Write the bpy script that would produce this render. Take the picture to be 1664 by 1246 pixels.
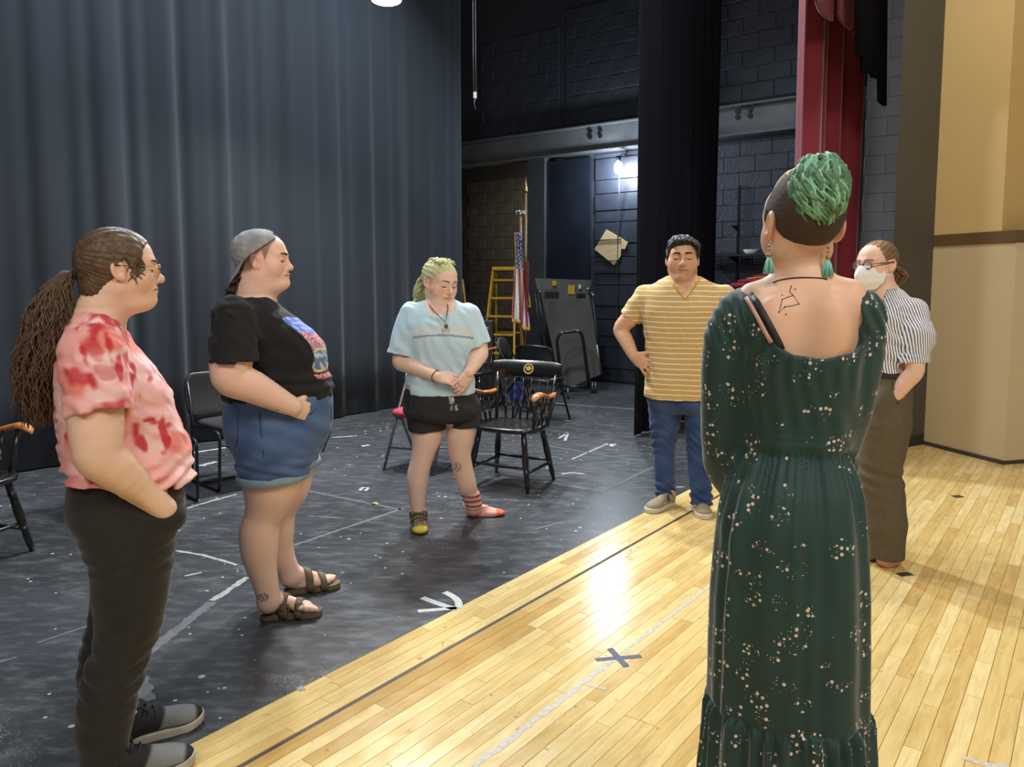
import bpy, bmesh, math, random
import numpy as np
from mathutils import Vector, Matrix

# ---------------------------------------------------------------- scene reset
for o in list(bpy.data.objects):
    bpy.data.objects.remove(o, do_unlink=True)
SC = bpy.context.scene
COL = SC.collection
random.seed(7)
np.random.seed(7)

# ---------------------------------------------------------------- camera
F_PX, HORIZON, PITCH, CAM_H = 1260.0, 452.0, math.radians(5.3), 1.5
CY = HORIZON + F_PX * math.tan(PITCH)          # row of the optical axis
cam = bpy.data.cameras.new('camera')
cam.sensor_fit = 'HORIZONTAL'
cam.sensor_width = 36.0
cam.lens = F_PX * 36.0 / 1664.0
cam.shift_y = (CY - 623.0) / 1664.0
cam.clip_start = 0.05
cam_o = bpy.data.objects.new('camera', cam)
COL.objects.link(cam_o)
cam_o.location = (0, 0, CAM_H)
cam_o.rotation_euler = (math.radians(90) - PITCH, 0, 0)
SC.camera = cam_o

# ---------------------------------------------------------------- exposure, world, lights
SC.view_settings.view_transform = 'Standard'
SC.view_settings.look = 'None'
SC.view_settings.gamma = 1.0
SC.view_settings.use_curve_mapping = False
SC.view_settings.exposure = 0.0

w = bpy.data.worlds.new('world')
SC.world = w
w.use_nodes = True
w.node_tree.nodes['Background'].inputs[0].default_value = (0.62, 0.72, 1.0, 1)
w.node_tree.nodes['Background'].inputs[1].default_value = 0.12


def area_light(name, loc, target, size, power, color, size_y=None, spread=180):
    l = bpy.data.lights.new(name, 'AREA')
    l.energy = power
    l.color = color
    l.size = size
    if size_y:
        l.shape = 'RECTANGLE'
        l.size_y = size_y
    l.spread = math.radians(spread)
    o = bpy.data.objects.new(name, l)
    COL.objects.link(o)
    o.location = loc
    d = Vector(target) - Vector(loc)
    o.rotation_euler = d.to_track_quat('-Z', 'Y').to_euler()
    return o


WARM = (1.0, 0.90, 0.76)
COOL = (0.80, 0.90, 1.0)
# house lights hung over the auditorium, behind and to the right of the camera
area_light('house_light', (3.2, -2.0, 6.4), (1.6, 4.5, 0.4), 2.2, 250, WARM)
area_light('house_light', (-1.8, -3.0, 6.4), (-0.8, 3.5, 0.6), 2.2, 210, WARM)
# work lights in the rig over the stage
area_light('stage_work_light', (-0.2, 7.6, 5.8), (-0.35, 4.2, 0.5), 0.30, 330, COOL)
area_light('stage_work_light', (-2.4, 5.6, 5.6), (-1.2, 3.6, 0.4), 0.45, 150, COOL)
area_light('stage_work_light', (2.6, 5.2, 5.8), (1.6, 4.2, 0.4), 0.45, 110, (1.0, 0.92, 0.8))

area_light('dock_work_light', (0.97, 12.2, 3.0), (0.4, 13.5, 0.9), 0.25, 40, (1.0, 0.88, 0.7))

# ---------------------------------------------------------------- pixel helpers
CP, SP = math.cos(PITCH), math.sin(PITCH)


def ray(px, py):
    dx = (px - 832.0) / F_PX
    dy = (CY - py) / F_PX
    return dx, CP + dy * SP, dy * CP - SP


def gnd(px, py, z=0.0):
    """floor point seen at a pixel"""
    x, y, zz = ray(px, py)
    k = (z - CAM_H) / zz
    return Vector((x * k, y * k, z))


def atd(px, py, d):
    """point on the plane Y = d seen at a pixel"""
    x, y, zz = ray(px, py)
    k = d / y
    return Vector((x * k, d, CAM_H + zz * k))


PHI = math.radians(37.2)                       # direction of the floor boards
U = Vector((math.sin(PHI), math.cos(PHI), 0))
V = Vector((-math.cos(PHI), math.sin(PHI), 0))


def st(s, t, z=0.0):
    return U * s + V * t + Vector((0, 0, z))


def at_s(px, py, s):
    """point on the plane p.U = s seen at a pixel"""
    r = Vector(ray(px, py))
    k = s / r.dot(U)
    return Vector((0, 0, CAM_H)) + r * k


def at_t(px, py, t):
    r = Vector(ray(px, py))
    k = t / r.dot(V)
    return Vector((0, 0, CAM_H)) + r * k


def project(p):
    q = Vector(p) - Vector((0, 0, CAM_H))
    zc = q.y * CP - q.z * SP
    yc = q.y * SP + q.z * CP
    if zc < 0.05:
        return None
    return 832 + F_PX * q.x / zc, CY - F_PX * yc / zc


# ---------------------------------------------------------------- materials
MATS = {}


def srgb(*c):
    return tuple(((v / 255) / 12.92 if v / 255 <= 0.04045 else ((v / 255 + 0.055) / 1.055) ** 2.4) for v in c)


def mat(name, col, rough=0.6, metal=0.0, spec=0.5, noise=None, bump=None, sheen=0.0, coat=0.0,
        sss=0.0, emit=None, trans=0.0, alpha=1.0):
    """noise=(scale, amount, colour2, stretch)  bump=(scale, strength, stretch)"""
    if name in MATS:
        return MATS[name]
    m = bpy.data.materials.new(name)
    m.use_nodes = True
    nt = m.node_tree
    b = nt.nodes['Principled BSDF']
    c = tuple(col) + (1,)
    b.inputs['Base Color'].default_value = c
    b.inputs['Roughness'].default_value = rough
    b.inputs['Metallic'].default_value = metal
    b.inputs['Specular IOR Level'].default_value = spec
    if sheen:
        b.inputs['Sheen Weight'].default_value = sheen
        b.inputs['Sheen Roughness'].default_value = 0.4
    if coat:
        b.inputs['Coat Weight'].default_value = coat
        b.inputs['Coat Roughness'].default_value = 0.12
    if sss:
        b.inputs['Subsurface Weight'].default_value = sss
        b.inputs['Subsurface Radius'].default_value = (0.012, 0.005, 0.003)
        b.inputs['Subsurface Scale'].default_value = 1.0
    if trans:
        b.inputs['Transmission Weight'].default_value = trans
    if alpha < 1:
        b.inputs['Alpha'].default_value = alpha
    if emit:
        b.inputs['Emission Color'].default_value = tuple(emit[0]) + (1,)
        b.inputs['Emission Strength'].default_value = emit[1]
    tc = None
    if noise or bump:
        tc = nt.nodes.new('ShaderNodeTexCoord')
    if noise:
        sc, amt, c2 = noise[0], noise[1], noise[2]
        src = tc.outputs['Object']
        if len(noise) > 3:
            mp = nt.nodes.new('ShaderNodeMapping')
            mp.inputs['Scale'].default_value = noise[3]
            nt.links.new(src, mp.inputs[0])
            src = mp.outputs[0]
        n = nt.nodes.new('ShaderNodeTexNoise')
        n.inputs['Scale'].default_value = sc
        n.inputs['Detail'].default_value = 5
        nt.links.new(src, n.inputs['Vector'])
        r = nt.nodes.new('ShaderNodeValToRGB')
        r.color_ramp.elements[0].position = 0.5 - amt / 2
        r.color_ramp.elements[1].position = 0.5 + amt / 2
        r.color_ramp.elements[0].color = c
        r.color_ramp.elements[1].color = tuple(c2) + (1,)
        nt.links.new(n.outputs['Fac'], r.inputs[0])
        nt.links.new(r.outputs[0], b.inputs['Base Color'])
    if bump:
        src = tc.outputs['Object']
        if len(bump) > 2:
            mp = nt.nodes.new('ShaderNodeMapping')
            mp.inputs['Scale'].default_value = bump[2]
            nt.links.new(src, mp.inputs[0])
            src = mp.outputs[0]
        n = nt.nodes.new('ShaderNodeTexNoise')
        n.inputs['Scale'].default_value = bump[0]
        n.inputs['Detail'].default_value = 4
        nt.links.new(src, n.inputs['Vector'])
        bp = nt.nodes.new('ShaderNodeBump')
        bp.inputs['Strength'].default_value = bump[1]
        bp.inputs['Distance'].default_value = 0.01
        nt.links.new(n.outputs['Fac'], bp.inputs['Height'])
        nt.links.new(bp.outputs[0], b.inputs['Normal'])
    MATS[name] = m
    return m


def attr_mat(name, rough=0.7, spec=0.4, sss=0.0, sheen=0.0, bump=None, tintnoise=None):
    """material whose colour comes from the mesh colour attribute 'col'"""
    if name in MATS:
        return MATS[name]
    m = mat(name, (0.5, 0.5, 0.5), rough, spec=spec, sss=sss, sheen=sheen, bump=bump)
    nt = m.node_tree
    a = nt.nodes.new('ShaderNodeAttribute')
    a.attribute_name = 'col'
    out = a.outputs['Color']
    if tintnoise:
        tc = nt.nodes.new('ShaderNodeTexCoord')
        n = nt.nodes.new('ShaderNodeTexNoise')
        n.inputs['Scale'].default_value = tintnoise[0]
        n.inputs['Detail'].default_value = 4
        nt.links.new(tc.outputs['Object'], n.inputs['Vector'])
        mr = nt.nodes.new('ShaderNodeMapRange')
        mr.inputs['To Min'].default_value = 1 - tintnoise[1]
        mr.inputs['To Max'].default_value = 1 + tintnoise[1]
        nt.links.new(n.outputs['Fac'], mr.inputs[0])
        mx = nt.nodes.new('ShaderNodeVectorMath')
        mx.operation = 'SCALE'
        nt.links.new(out, mx.inputs[0])
        nt.links.new(mr.outputs[0], mx.inputs['Scale'])
        out = mx.outputs[0]
    nt.links.new(out, nt.nodes['Principled BSDF'].inputs['Base Color'])
    return m


# ---------------------------------------------------------------- object helpers
def tag(o, label=None, cat=None, group=None, kind=None):
    if label: o['label'] = label
    if cat: o['category'] = cat
    if group: o['group'] = group
    if kind: o['kind'] = kind
    return o


def thing(name, label, cat, loc=(0, 0, 0), rotz=0.0, group=None):
    o = bpy.data.objects.new(name, None)
    o.empty_display_size = 0.1
    COL.objects.link(o)
    o.location = loc
    o.rotation_euler = (0, 0, rotz)
    return tag(o, label, cat, group)


def mesh_obj(name, verts, faces, material=None, parent=None, smooth=False, loc=None, rotz=0.0, col=None):
    me = bpy.data.meshes.new(name)
    if isinstance(verts, np.ndarray):
        verts = verts.tolist()
    if isinstance(faces, np.ndarray):
        faces = faces.tolist()
    me.from_pydata(verts, [], faces)
    if smooth:
        me.polygons.foreach_set('use_smooth', [True] * len(me.polygons))
    if col is not None:
        a = me.attributes.new('col', 'FLOAT_COLOR', 'POINT')
        cc = np.ones((len(col), 4), np.float32)
        cc[:, :3] = col
        a.data.foreach_set('color', cc.ravel())
    me.update()
    if material:
        me.materials.append(material)
    o = bpy.data.objects.new(name, me)
    COL.objects.link(o)
    if parent is not None:
        o.parent = parent
    if loc is not None:
        o.location = loc
        o.rotation_euler = (0, 0, rotz)
    return o


class MB:
    """collects simple shapes into one mesh"""

    def __init__(s):
        s.v = []
        s.f = []
        s.sm = []

    def _add(s, vs, fs, smooth=False):
        b = len(s.v)
        s.v += [tuple(p) for p in vs]
        s.f += [tuple(i + b for i in f) for f in fs]
        s.sm += [smooth] * len(fs)
        return s

    def box(s, c, size, rot=None, bev=0.0):
        hx, hy, hz = size[0] / 2, size[1] / 2, size[2] / 2
        if bev > 0:
            bev = min(bev, hx * .49, hy * .49, hz * .49)
            vs = []
            for sx in (-1, 1):
                for sy in (-1, 1):
                    for sz in (-1, 1):
                        vs += [(sx * hx, sy * (hy - bev), sz * (hz - bev)),
                               (sx * (hx - bev), sy * hy, sz * (hz - bev)),
                               (sx * (hx - bev), sy * (hy - bev), sz * hz)]
            bm = bmesh.new()
            for p in vs:
                bm.verts.new(p)
            bmesh.ops.convex_hull(bm, input=bm.verts)
            bm.verts.index_update()
            vs = [v.co.copy() for v in bm.verts]
            fs = [[v.index for v in f.verts] for f in bm.faces]
            bm.free()
        else:
            vs = [Vector((x, y, z)) for x in (-hx, hx) for y in (-hy, hy) for z in (-hz, hz)]
            fs = [(0, 1, 3, 2), (4, 6, 7, 5), (0, 4, 5, 1), (2, 3, 7, 6), (0, 2, 6, 4), (1, 5, 7, 3)]
        out = []
        for p in vs:
            p = Vector(p)
            if rot is not None:
                p = rot @ p
            out.append(p + Vector(c))
        return s._add(out, fs)

    def tube(s, pts, r, n=8, caps=True):
        """r: number or list along pts"""
        pts = [Vector(p) for p in pts]
        if not hasattr(r, '__len__'):
            r = [r] * len(pts)
        vs, fs = [], []
        up = None
        for i, p in enumerate(pts):
            d = (pts[min(i + 1, len(pts) - 1)] - pts[max(i - 1, 0)])
            if d.length < 1e-9:
                d = Vector((0, 0, 1))
            d.normalize()
            if up is None:
                up = Vector((0, 0, 1)) if abs(d.z) < 0.9 else Vector((1, 0, 0))
            a = d.cross(up)
            if a.length < 1e-6:
                a = d.cross(Vector((1, 0, 0)))
            a.normalize()
            b = d.cross(a)
            up = -b if (-b).dot(up) > 0 else b
            for k in range(n):
                t = 2 * math.pi * k / n
                vs.append(p + (a * math.cos(t) + b * math.sin(t)) * r[i])
        for i in range(len(pts) - 1):
            for k in range(n):
                fs.append((i * n + k, i * n + (k + 1) % n, (i + 1) * n + (k + 1) % n, (i + 1) * n + k))
        s._add(vs, fs, True)
        if caps:
            b = len(s.v) - len(vs)
            s.f += [tuple(b + k for k in range(n))[::-1], tuple(b + (len(pts) - 1) * n + k for k in range(n))]
            s.sm += [False, False]
        return s

    def ball(s, c, r, nu=12, nv=8):
        if not hasattr(r, '__len__'):
            r = (r, r, r)
        vs, fs = [], []
        for i in range(nv + 1):
            th = math.pi * i / nv
            for k in range(nu):
                ph = 2 * math.pi * k / nu
                vs.append((c[0] + r[0] * math.sin(th) * math.cos(ph), c[1] + r[1] * math.sin(th) * math.sin(ph),
                           c[2] + r[2] * math.cos(th)))
        for i in range(nv):
            for k in range(nu):
                fs.append((i * nu + k, (i + 1) * nu + k, (i + 1) * nu + (k + 1) % nu, i * nu + (k + 1) % nu))
        return s._add(vs, fs, True)

    def prism(s, poly, z0, z1):
        """poly in xy extruded from z0 to z1"""
        n = len(poly)
        vs = [(x, y, z0) for x, y in poly] + [(x, y, z1) for x, y in poly]
        fs = [tuple(range(n))[::-1], tuple(range(n, 2 * n))]
        fs += [(i, (i + 1) % n, n + (i + 1) % n, n + i) for i in range(n)]
        return s._add(vs, fs)

    def grid(s, P, smooth=True, close_u=False):
        """P[i][j] points"""
        nu, nv = len(P), len(P[0])
        vs = [p for row in P for p in row]
        fs = []
        for i in range(nu - (0 if close_u else 1)):
            for j in range(nv - 1):
                a, b = i, (i + 1) % nu
                fs.append((a * nv + j, b * nv + j, b * nv + j + 1, a * nv + j + 1))
        return s._add(vs, fs, smooth)

    def xform(s, M):
        s.v = [tuple(M @ Vector(p)) for p in s.v]
        return s

    def build(s, name, material, parent=None, label=None):
        me = bpy.data.meshes.new(name)
        me.from_pydata(s.v, [], s.f)
        me.polygons.foreach_set('use_smooth', s.sm)
        me.update()
        if material:
            me.materials.append(material)
        o = bpy.data.objects.new(name, me)
        COL.objects.link(o)
        if parent is not None:
            o.parent = parent
        if label:
            o['label'] = label
        return o


def copy_tree(o, parent=None):
    c = o.copy()
    COL.objects.link(c)
    c.parent = parent
    for ch in list(o.children):
        copy_tree(ch, c)
    return c


def rot3(yaw=0, pitch=0, roll=0):
    return np.array(Matrix.Rotation(yaw, 3, 'Z') @ Matrix.Rotation(pitch, 3, 'X') @ Matrix.Rotation(roll, 3, 'Y'))

# ================================================================ THE SETTING
def add_color_nodes(m, fn):
    fn(m.node_tree, m.node_tree.nodes['Principled BSDF'])
    return m


def nd(nt, typ, **kw):
    n = nt.nodes.new(typ)
    for k, v_ in kw.items():
        if k.startswith('i_'):
            n.inputs[k[2:]].default_value = v_
        else:
            setattr(n, k, v_)
    return n


def ramp(nt, src, stops):
    r = nt.nodes.new('ShaderNodeValToRGB')
    el = r.color_ramp.elements
    while len(el) < len(stops):
        el.new(0.5)
    for e, (p, c) in zip(el, stops):
        e.position = p
        e.color = tuple(c) + (1,) if len(c) == 3 else c
    nt.links.new(src, r.inputs[0])
    return r.outputs[0]


def mixc(nt, fac, a, b, mode='MIX'):
    n = nt.nodes.new('ShaderNodeMix')
    n.data_type = 'RGBA'
    n.blend_type = mode
    for sock, val in ((n.inputs[0], fac), (n.inputs[6], a), (n.inputs[7], b)):
        if hasattr(val, 'links') or hasattr(val, 'is_linked'):
            nt.links.new(val, sock)
        else:
            sock.default_value = val if not hasattr(val, '__len__') else tuple(val) + ((1,) if len(val) == 3 else ())
    return n.outputs[2]


# ---- black painted stage floor
def stage_floor_nodes(nt, b):
    tc = nd(nt, 'ShaderNodeTexCoord')
    mp = nd(nt, 'ShaderNodeMapping')
    mp.inputs['Rotation'].default_value = (0, 0, PHI)
    nt.links.new(tc.outputs['Object'], mp.inputs[0])
    n1 = nd(nt, 'ShaderNodeTexNoise', i_Scale=0.9, i_Detail=8.0, i_Roughness=0.65)
    nt.links.new(mp.outputs[0], n1.inputs['Vector'])
    base = ramp(nt, n1.outputs['Fac'], [(0.3, srgb(40, 43, 47)), (0.7, srgb(76, 80, 85))])
    # long scuffs
    mp2 = nd(nt, 'ShaderNodeMapping')
    mp2.inputs['Rotation'].default_value = (0, 0, PHI + 0.5)
    mp2.inputs['Scale'].default_value = (2.4, 6.5, 1)
    nt.links.new(tc.outputs['Object'], mp2.inputs[0])
    n2 = nd(nt, 'ShaderNodeTexNoise', i_Scale=2.5, i_Detail=8.0, i_Roughness=0.7)
    nt.links.new(mp2.outputs[0], n2.inputs['Vector'])
    f2 = ramp(nt, n2.outputs['Fac'], [(0.5, (0, 0, 0)), (0.78, (0.6, 0.6, 0.6))])
    c = mixc(nt, f2, base, srgb(122, 124, 127))
    # white paint flecks
    vo = nd(nt, 'ShaderNodeTexVoronoi', i_Scale=10.0, i_Randomness=1.0)
    nt.links.new(tc.outputs['Object'], vo.inputs['Vector'])
    n3 = nd(nt, 'ShaderNodeTexNoise', i_Scale=1.3, i_Detail=3.0)
    nt.links.new(tc.outputs['Object'], n3.inputs['Vector'])
    thr = nd(nt, 'ShaderNodeMapRange')
    thr.inputs['From Min'].default_value = 0.36
    thr.inputs['From Max'].default_value = 0.75
    thr.inputs['To Min'].default_value = 0.02
    thr.inputs['To Max'].default_value = 0.16
    nt.links.new(n3.outputs['Fac'], thr.inputs[0])
    lt = nd(nt, 'ShaderNodeMath', operation='LESS_THAN')
    nt.links.new(vo.outputs['Distance'], lt.inputs[0])
    nt.links.new(thr.outputs[0], lt.inputs[1])
    c = mixc(nt, lt.outputs[0], c, srgb(176, 176, 170))
    vo2 = nd(nt, 'ShaderNodeTexVoronoi', i_Scale=26.0, i_Randomness=1.0)
    nt.links.new(mp2.outputs[0], vo2.inputs['Vector'])
    n6 = nd(nt, 'ShaderNodeTexNoise', i_Scale=1.9, i_Detail=4.0)
    nt.links.new(mp.outputs[0], n6.inputs['Vector'])
    th2 = nd(nt, 'ShaderNodeMapRange')
    th2.inputs['From Min'].default_value = 0.48
    th2.inputs['From Max'].default_value = 0.72
    th2.inputs['To Min'].default_value = 0.0
    th2.inputs['To Max'].default_value = 0.30
    nt.links.new(n6.outputs['Fac'], th2.inputs[0])
    lt2 = nd(nt, 'ShaderNodeMath', operation='LESS_THAN')
    nt.links.new(vo2.outputs['Distance'], lt2.inputs[0])
    nt.links.new(th2.outputs[0], lt2.inputs[1])
    c = mixc(nt, lt2.outputs[0], c, srgb(150, 151, 148))
    nt.links.new(c, b.inputs['Base Color'])
    rr = ramp(nt, n2.outputs['Fac'], [(0.3, (0.24,) * 3), (0.75, (0.46,) * 3)])
    nt.links.new(rr, b.inputs['Roughness'])
    bp = nd(nt, 'ShaderNodeBump', i_Strength=0.12, i_Distance=0.004)
    n4 = nd(nt, 'ShaderNodeTexNoise', i_Scale=30.0, i_Detail=5.0)
    nt.links.new(tc.outputs['Object'], n4.inputs['Vector'])
    nt.links.new(n4.outputs['Fac'], bp.inputs['Height'])
    nt.links.new(bp.outputs[0], b.inputs['Normal'])


M_STAGE = add_color_nodes(mat('black_stage_paint', (0.03, 0.03, 0.03), 0.4), stage_floor_nodes)


# ---- maple boards: each board takes its own tone from Object Info random
def board_nodes(nt, b):
    tc = nd(nt, 'ShaderNodeTexCoord')
    oi = nd(nt, 'ShaderNodeObjectInfo')
    add = nd(nt, 'ShaderNodeVectorMath', operation='ADD')
    cmb = nd(nt, 'ShaderNodeCombineXYZ')
    sc = nd(nt, 'ShaderNodeMath', operation='MULTIPLY')
    sc.inputs[1].default_value = 40.0
    nt.links.new(oi.outputs['Random'], sc.inputs[0])
    nt.links.new(sc.outputs[0], cmb.inputs[0])
    nt.links.new(sc.outputs[0], cmb.inputs[2])
    nt.links.new(tc.outputs['Object'], add.inputs[0])
    nt.links.new(cmb.outputs[0], add.inputs[1])
    mp = nd(nt, 'ShaderNodeMapping')
    mp.inputs['Scale'].default_value = (1.6, 14, 6)
    nt.links.new(add.outputs[0], mp.inputs[0])
    n1 = nd(nt, 'ShaderNodeTexNoise', i_Scale=3.0, i_Detail=7.0, i_Roughness=0.6, i_Distortion=0.6)
    nt.links.new(mp.outputs[0], n1.inputs['Vector'])
    tone = ramp(nt, oi.outputs['Random'], [(0.0, srgb(200, 164, 98)), (0.12, srgb(214, 184, 118)),
                                           (0.6, srgb(224, 198, 134)), (1.0, srgb(232, 210, 152))])
    grain = ramp(nt, n1.outputs['Fac'], [(0.3, (0.80, 0.75, 0.66)), (0.6, (1, 1, 1)), (0.8, (1.03, 1.02, 1.0))])
    c = mixc(nt, 1.0, tone, grain, 'MULTIPLY')
    n5 = nd(nt, 'ShaderNodeTexNoise', i_Scale=22.0, i_Detail=2.0)
    nt.links.new(add.outputs[0], n5.inputs['Vector'])
    speck = ramp(nt, n5.outputs['Fac'], [(0.70, (0, 0, 0)), (0.77, (0.55, 0.55, 0.55))])
    c = mixc(nt, speck, c, srgb(120, 86, 48))
    nt.links.new(c, b.inputs['Base Color'])
    n3 = nd(nt, 'ShaderNodeTexNoise', i_Scale=9.0, i_Detail=4.0)
    nt.links.new(add.outputs[0], n3.inputs['Vector'])
    rr = ramp(nt, n3.outputs['Fac'], [(0.3, (0.15,) * 3), (0.75, (0.30,) * 3)])
    nt.links.new(rr, b.inputs['Roughness'])


M_BOARD = add_color_nodes(mat('maple_board', (0.7, 0.5, 0.25), 0.3), board_nodes)
M_SUB = mat('board_joint', srgb(166, 132, 80), 0.9, noise=(5, 0.4, srgb(146, 114, 66)))

T_EDGE, T_GAP, BW = 2.268, 2.038, 0.0571

# black floor slab (upstage of the wood edge)
mb = MB()
mb.prism([tuple(st(s, t).xy) for s, t in ((-4, T_EDGE), (9.75, T_EDGE), (9.75, 10.2), (-4, 10.2))], -0.06, 0.0)
fl = mb.build('floor', M_STAGE)
tag(fl, 'black painted stage floor with white scuffs and paint flecks', 'floor', kind='structure')

# wood apron: a dark sub-floor carrying single boards
mb = MB()
mb.prism([tuple(st(s, t).xy) for s, t in ((-4, -4.6), (9.75, -4.6), (9.75, T_EDGE), (-4, T_EDGE))], -0.06, -0.0035)
wood = mb.build('floor', M_SUB)
tag(wood, 'blond maple strip floor of the stage apron', 'floor', kind='structure')

rows = []
t = T_EDGE
while t - BW > T_GAP + 0.012:
    rows.append((t - BW, t))
    t -= BW
if t > T_GAP + 0.03:
    rows.append((T_GAP + 0.009, t))
t = T_GAP - 0.009
while t > -4.5:
    rows.append((t - BW, t))
    t -= BW
boards = []
rb = random.Random(5)
for (t0, t1) in rows:
    s = -4 - rb.random() * 0.8
    while s < 9.7:
        L = rb.choice([0.35, 0.5, 0.7, 0.9, 1.1, 1.4]) * rb.uniform(0.85, 1.15)
        s1 = min(s + L, 9.74)
        if s1 - s > 0.08:
            boards.append((s, s1, t0, t1))
        s = s1
scored = []
for bd in boards:
    s0, s1, t0, t1 = bd
    pts = [project(st(a, b_)) for a in (s0, s1) for b_ in (t0, t1)]
    area = 0.0
    if all(p is not None for p in pts):
        # clip roughly by sampling along the board
        cnt = 0
        for k in range(7):
            q = project(st(s0 + (s1 - s0) * k / 6, (t0 + t1) / 2))
            if q and -20 < q[0] < 1684 and 0 < q[1] < 1266:
                cnt += 1
        if cnt:
            (x0, y0), (x1, y1), (x2, y2), (x3, y3) = pts
            area = abs((x3 - x0) * (y2 - y1) - (x2 - x1) * (y3 - y0)) / 2 * cnt / 7
    scored.append((area, bd))
scored.sort(key=lambda q: -q[0])
JW = 0.0004


def board_verts(s0, s1, t0, t1):
    a = [st(s0 + JW, t0 + JW, -0.0035), st(s1 - JW, t0 + JW, -0.0035), st(s1 - JW, t1 - JW, -0.0035),
         st(s0 + JW, t1 - JW, -0.0035)]
    return a


unit = MB().box((0.5, 0.5, -0.5), (1, 1, 1))
um = bpy.data.meshes.new('plank')
um.from_pydata(unit.v, [], unit.f)
um.materials.append(M_BOARD)


def place_board(name, bd):
    s0, s1, t0, t1 = bd
    me = bpy.data.meshes.new(name)
    h = 0.0
    L, W_ = (s1 - s0) / 2 - JW, (t1 - t0) / 2 - JW
    c = 0.0008
    vs = [(-L, -W_, -0.004), (L, -W_, -0.004), (L, W_, -0.004), (-L, W_, -0.004),
          (-L + c, -W_ + c, 0), (L - c, -W_ + c, 0), (L - c, W_ - c, 0), (-L + c, W_ - c, 0)]
    fs = [(4, 5, 6, 7), (0, 1, 5, 4), (1, 2, 6, 5), (2, 3, 7, 6), (3, 0, 4, 7)]
    me.from_pydata(vs, [], fs)
    me.materials.append(M_BOARD)
    o = bpy.data.objects.new(name, me)
    COL.objects.link(o)
    o.parent = wood
    p = st((s0 + s1) / 2, (t0 + t1) / 2, rb.uniform(-0.0004, 0.0))
    o.location = p
    o.rotation_euler = (0, 0, math.pi / 2 - PHI)
    return o


for a_, bd in scored[:298]:
    place_board('plank', bd)
# the other boards: one joined part, same bevelled shape, tone by island
M_BOARD2 = M_BOARD.copy()
M_BOARD2.name = 'maple_board_far'
nt2 = M_BOARD2.node_tree
geo = nt2.nodes.new('ShaderNodeNewGeometry')
for l in list(nt2.links):
    if l.from_node.type == 'OBJECT_INFO':
        to = l.to_socket
        nt2.links.remove(l)
        nt2.links.new(geo.outputs['Random Per Island'], to)
mb = MB()
ang = math.pi / 2 - PHI
for a_, bd in scored[298:]:
    s0, s1, t0, t1 = bd
    c = 0.0008
    lo = [(s0 + JW, t0 + JW), (s1 - JW, t0 + JW), (s1 - JW, t1 - JW), (s0 + JW, t1 - JW)]
    hi = [(s0 + JW + c, t0 + JW + c), (s1 - JW - c, t0 + JW + c), (s1 - JW - c, t1 - JW - c), (s0 + JW + c, t1 - JW - c)]
    vs = [(a, b_, -0.004) for a, b_ in lo] + [(a, b_, 0) for a, b_ in hi]
    mb._add(vs, [(4, 5, 6, 7), (0, 1, 5, 4), (1, 2, 6, 5), (2, 3, 7, 6), (3, 0, 4, 7)])
o = mb.build('plank_field', M_BOARD2, wood)
o['kind'] = 'stuff'
o.rotation_euler = (0, 0, ang)
# dark rubber strip filling the gap between border and main floor
mb = MB()
mb.prism([tuple(st(s, t).xy) for s, t in ((-4, T_GAP - 0.0085), (9.7, T_GAP - 0.0085), (9.7, T_GAP + 0.0085), (-4, T_GAP + 0.0085))], -0.0035, -0.0022)
mb.build('expansion_strip', mat('dark_strip', srgb(52, 38, 30), 0.6, noise=(20, 0.5, srgb(70, 58, 52))), wood)

# ---- dark block side wall
M_BLOCK = mat('black_block_paint', srgb(42, 48, 60), 0.62, noise=(4.0, 0.5, srgb(56, 62, 74)), bump=(28, 0.9))  # navy tint of lens glare mixed into the black base colour
M_BLOCKW = mat('brown_block_paint', srgb(70, 66, 60), 0.75, noise=(3.0, 0.5, srgb(92, 87, 79)), bump=(28, 0.9))
M_JOINT = mat('block_joint', srgb(40, 46, 57), 0.9, noise=(9, 0.4, srgb(46, 49, 56)))
M_JOINTW = mat('brown_block_joint', srgb(52, 49, 45), 0.9, noise=(9, 0.4, srgb(60, 57, 52)))
S_WALL = 9.70


def wall_box(name, s0, s1, t0, t1, z0, z1, material):
    mb = MB()
    mb.prism([tuple(st(s, t).xy) for s, t in ((s0, t0), (s1, t0), (s1, t1), (s0, t1))], z0, z1)
    return mb.build(name, material)


wl = wall_box('wall_side', S_WALL + 0.012, S_WALL + 0.25, -0.2, 6.42, 0, 6.6, M_JOINT)
tag(wl, 'black painted block wall at the side of the stage', 'wall', kind='structure')
lintel = wall_box('wall_side', S_WALL + 0.012, S_WALL + 0.25, 6.42, 10.3, 3.3, 6.6, M_JOINT)
tag(lintel, 'dark block wall above the scenery dock opening', 'wall', kind='structure')
dock = wall_box('wall_dock', S_WALL + 1.3, S_WALL + 1.5, 5.2, 10.3, 0, 3.6, M_JOINTW)
tag(dock, 'brownish block wall at the back of the dock', 'wall', kind='structure')
o = wall_box('floor', 9.75, S_WALL + 1.5, 5.2, 10.2, -0.06, 0.0, M_STAGE)
tag(o, 'black floor of the scenery dock', 'floor', kind='structure')
wb = wall_box('wall_back', -4, S_WALL + 1.5, 10.2, 10.4, 0, 6.6, M_JOINT)
tag(wb, 'dark upstage wall behind the curtain', 'wall', kind='structure')
o = wall_box('ceiling', -4, S_WALL + 1.6, 1.3, 10.4, 6.6, 6.7, mat('black_ceiling', srgb(20, 21, 24), 0.9, noise=(3, 0.4, srgb(28, 29, 33))))
tag(o, 'black ceiling above the stage rig', 'ceiling', kind='structure')


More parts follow.
